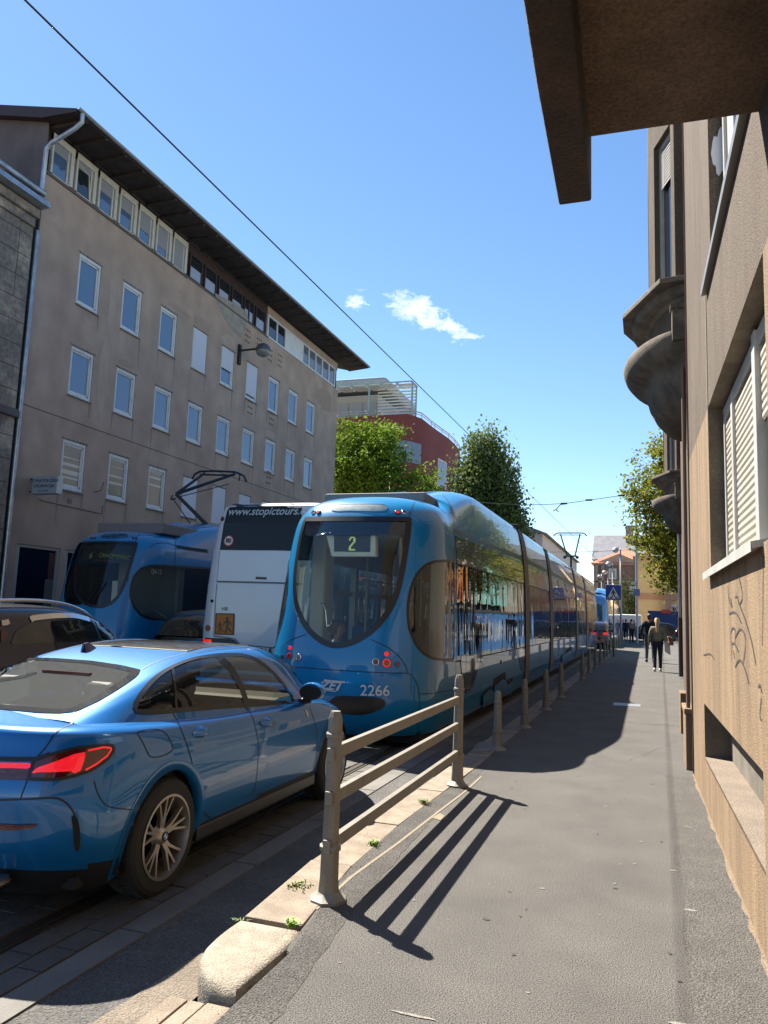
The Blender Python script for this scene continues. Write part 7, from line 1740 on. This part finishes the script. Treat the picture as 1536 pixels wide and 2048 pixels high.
tree('poplar_tree','tall dark green poplar-like tree right of the maroon office building',(-10.6,57,0),[((-12.3,57,10.2),(1.9,1.7,5.0)),((-10.7,57.2,9.4),(2.0,1.7,5.4)),((-9.6,57,6.0),(1.5,1.5,4.0)),((-11.3,57,6),(2.6,1.6,4.5)),((-11.4,57,14.3),(.8,.9,2.4)),((-12.4,57,13.6),(.5,.6,1.9)),((-9.8,57,7),(1.3,1.4,4.0)),((-12.6,57,6.5),(1.4,1.4,3.5)),((-10.6,57,13.4),(.8,.8,1.9))],52000,.25,dg_,5,[([(-10.8,57,0),(-10.9,57,6),(-11.3,57,14.5)],[.28,.2,.05]),([(-10.9,57,4),(-12,57,9),(-12.3,57,13)],[.12,.09,.03])],upr=.7)
tree('street_tree','street tree with green and rusty leaves reaching over the right pavement',(1.55,31,0),[((.85,30.5,7.2),(1.3,1.4,1.5)),((.15,30,5.9),(1.0,1.3,1.3)),((.25,30,4.5),(.9,1.2,.8)),((.6,30,3.6),(.75,1.1,.7)),((1.3,31,5.2),(1.2,1.4,1.6)),((-.25,29.8,6.3),(.55,.9,.7)),((.95,30,3.1),(.6,.9,.5)),((1.9,32,7.6),(1.8,2,1.8))],20000,.13,au,9,[([(1.6,31,0),(1.55,31,3),(1.3,30.8,5.5),(1.0,30.5,7.5)],[.16,.13,.09,.04]),([(1.5,31,3),(.9,30.4,4),(.4,30,4.4)],[.07,.05,.02]),([(1.4,30.9,4.6),(.5,30.2,5.6),(0,30,6)],[.07,.05,.02]),([(1.5,31,2.6),(1.0,30.3,3.1),(.6,30,3.3)],[.05,.03,.015])])
tree('street_tree','street tree behind the rusty-leaved one, seen against the terracotta pilasters',(2.4,42,0),[((2.0,41.5,5.6),(1.5,1.8,2.0)),((1.2,41,4.2),(.8,1.2,.8)),((2.4,42,8),(1.9,2,2))],12000,.15,au,12,[([(2.4,42,0),(2.3,42,4),(2.0,41.6,8)],[.16,.12,.05])])
tree('street_tree','third street tree further along the right kerb line',(3.4,54,0),[((3.2,54,6.5),(2.2,2.2,2.6))],3500,.17,au,14,[([(3.4,54,0),(3.3,54,5),(3.2,54,8)],[.16,.12,.05])])
tree('small_tree','small dark green tree in front of the brown brick house',(-2.3,112,0),[((-2.6,112,4.2),(2.4,2,3.1)),((-1.2,112,3),(1.8,1.6,2.2))],3500,.24,fg_,21,[([(-2.3,112,0),(-2.4,112,4)],[.2,.1])])
# ================================================================ WIRES, LAMPS, DISTANT STREET FURNITURE
wm=mat('contact wire',(.02,.02,.025),.5)
g=MB(); a=atZ(50,0,5.02); b=atZ(1185,1110,5.02); d=(b-a); g.tube([a-d*.06,a,a+d*.5+Vector((0,0,-.02)),b],.0065,6)
q=atZ(1185,1110,5.02); g.tube([q,(q.x+.4,q.y+25,5.02)],.010,5)
o=obj('overhead_wire',g,wm); tag(o,'single dark tram contact wire crossing the sky diagonally','wire')
def span(pts,D,lab,r_=.012,ins=()):
    g=MB(); g.tube([atY(x,y,D) for x,y in pts],r_,5); o=thing('span_wire',lab,'wire',atY(*pts[0],D)); part('wire',g,wm,o)
    for x,y in ins: g=MB(); c=atY(x,y,D); g.tube([c-Vector((.12,0,0)),c+Vector((.12,0,0))],.035,6); part('insulator',g,wm,o)
    return o
sp=span([(960,1005),(1040,1010),(1090,1009),(1130,1007),(1180,1000),(1243,991),(1330,978)],29,'thin span wire with insulators crossing the street above the tram',.012,[(1178,1000),(1243,991),(1128,1007)])
g=MB(); D=29; g.tube([atY(1131,1008,D),atY(1121,1009,D),atY(1112,1019,D),atY(1106,1022,D)],.018,5); g.tube([atY(1112,1019,D),atY(1117,1024,D)],.015,5); part('wire_hanger',g,wm,sp)
sp=span([(1060,1104),(1150,1104),(1190,1103),(1300,1098)],48,'far span wire crossing above the pantograph',.012)
g=MB(); D=48; g.tube([atY(1196,1103,D),atY(1189,1103,D),atY(1185,1111,D)],.02,5); part('wire_hanger',g,wm,sp)
lampg=mat('lamp globe white',(.45,.45,.43),.3); lpole=mat('lamp pole grey',(.33,.34,.34),.5,metal=.3)
def street_lamp(px_,pyt,gx,gy,D,lab,r_=.2,grp=None):
    t=thing('street_lamp',lab,'street lamp',(atY(px_,pyt,D).x,D,0),'globe street lamps'); top=atY(px_,pyt,D); gp=atY(gx,gy,D)
    g=MB(); g.tube([(top.x,D,-.1),(top.x,D,2.5),(top.x,D,top.z)],[.09,.07,.05],8); g.tube([(top.x,D,gp.z+.12),((top.x+gp.x)/2,D,gp.z+.18),(gp.x,D,gp.z+.1)],.03,6); part('pole',g,lpole,t,smooth=True)
    g=MB(); g.lathe([(.02,.95*r_),(.5*r_,.9*r_),(.9*r_,.5*r_),(r_*1.1,.1*r_)],gp,n=14); part('cap',g,lpole,t,smooth=40)
    g=MB(); g.lathe([(r_*1.05,.08*r_),(r_,-.2*r_),(.75*r_,-.7*r_),(.3*r_,-.95*r_),(0,-r_)],gp,n=14); part('globe',g,lampg,t,smooth=True)
street_lamp(1241,1096,1231,1100,58,'tallest far street lamp with a round globe, right of the crossing sign',.22)
street_lamp(1225,1127,1217,1128,74,'second far street lamp, its globe above the crossing sign',.24)
street_lamp(1216,1143,1209,1145,92,'third far street lamp, shorter, above the left edge of the sign',.25)
street_lamp(1203,1148,1199,1153,112,'farthest street lamp by the tram front',.26)
street_lamp(781,938,797,941,50,'street lamp with white globe in front of the louvred office facade',.30)
g=thing('sign_pole','tall grey pole with a small square blue sign and camera on the right','pole',(atY(1273,1100,60).x,60,0))
gg=MB(); xx=atY(1273,1100,60).x; gg.tube([(xx,60,-.1),(xx,60,11)],.09,8); part('pole',gg,lpole,g); zz_=atY(1273,1185,60).z; gg=MB(); gg.box((xx-.22,59.8,zz_-.25),(xx+.22,59.86,zz_+.25)); part('small_sign',gg,mat('small sign',(.12,.14,.3),.5),g); gg=MB(); zq=atY(1266,1166,60).z; gg.box((xx-.4,59.8,zq-.12),(xx-.1,60,zq+.12)); part('camera',gg,lampg,g)
vs_=thing('market_van','white box van and awnings standing far behind the pedestrians','van',(-1.5,88,0)); gg=MB(); 
q0=atY(1236,1235,88); q1=atY(1284,1225,88); gg.box((q0.x,88,-.1),(q1.x,92,2.3)); part('body',gg,mat('van white',(.6,.62,.62),.5),vs_,bevel=.2)
gg=MB(); gg.box((q0.x+.3,87.9,1.0),(q1.x-2,87.98,1.8)); part('window',gg,black,vs_)
bh=thing('construction_hoarding','dark blue corrugated hoarding behind the parked navy car','hoarding',(3.3,72,0)); gg=MB(); gg.box((atY(1296,1245,72).x,72,-.1),(6,72.1,atY(1320,1222,72).z)); part('panel',gg,mat('hoarding dark blue',(.01,.04,.14),.5),bh)
for i in range(18): gg=MB(); x=atY(1296,1245,72).x+i*.24; gg.box((x,71.96,-.1),(x+.1,72,2.55)); part('rib',gg,bpy.data.materials['hoarding dark blue'],bh)
rs_=thing('red_banner','red banner strapped above the dark blue hoarding','banner',(3,71.9,2.7)); gg=MB(); c0=atY(1323,1219,71.9); c1=atY(1341,1227,71.9); gg.box((c0.x,71.85,c1.z),(c1.x,71.9,c0.z)); part('panel',gg,mat('banner red',(.55,.06,.03),.7),rs_)
# bicycles heaped on the roof rack
bi=thing('bicycle','tangle of a dark bicycle standing on the roof of the navy estate car','bicycle',(2.6,64.5,1.7)); gg=MB()
for cx_ in (1344,1358):
    c=atY(cx_,1222,64.5); gg.tube([c+Vector((.32*math.cos(a),0,.32*math.sin(a))) for a in [2*math.pi*i/14 for i in range(15)]],.025,5)
part('wheel',gg,black,bi); gg=MB(); a=atY(1344,1222,64.5); b=atY(1358,1222,64.5); m1=(a+b)/2; gg.tube([a,m1+Vector((0,0,-.05)),b+Vector((-.1,0,.45)),a+Vector((.2,0,.42)),m1+Vector((0,0,-.05))],.02,5); gg.tube([b,b+Vector((-.1,0,.5)),b+Vector((-.25,0,.6))],.02,5); part('frame',gg,lpole,bi)
g=MB(); g.box((-.02,0,0),(0,0,0))
# ground stuff: side street beyond the houses
g=MB(); g.box((-1.5,64,-.12),(40,64.02,-.0));
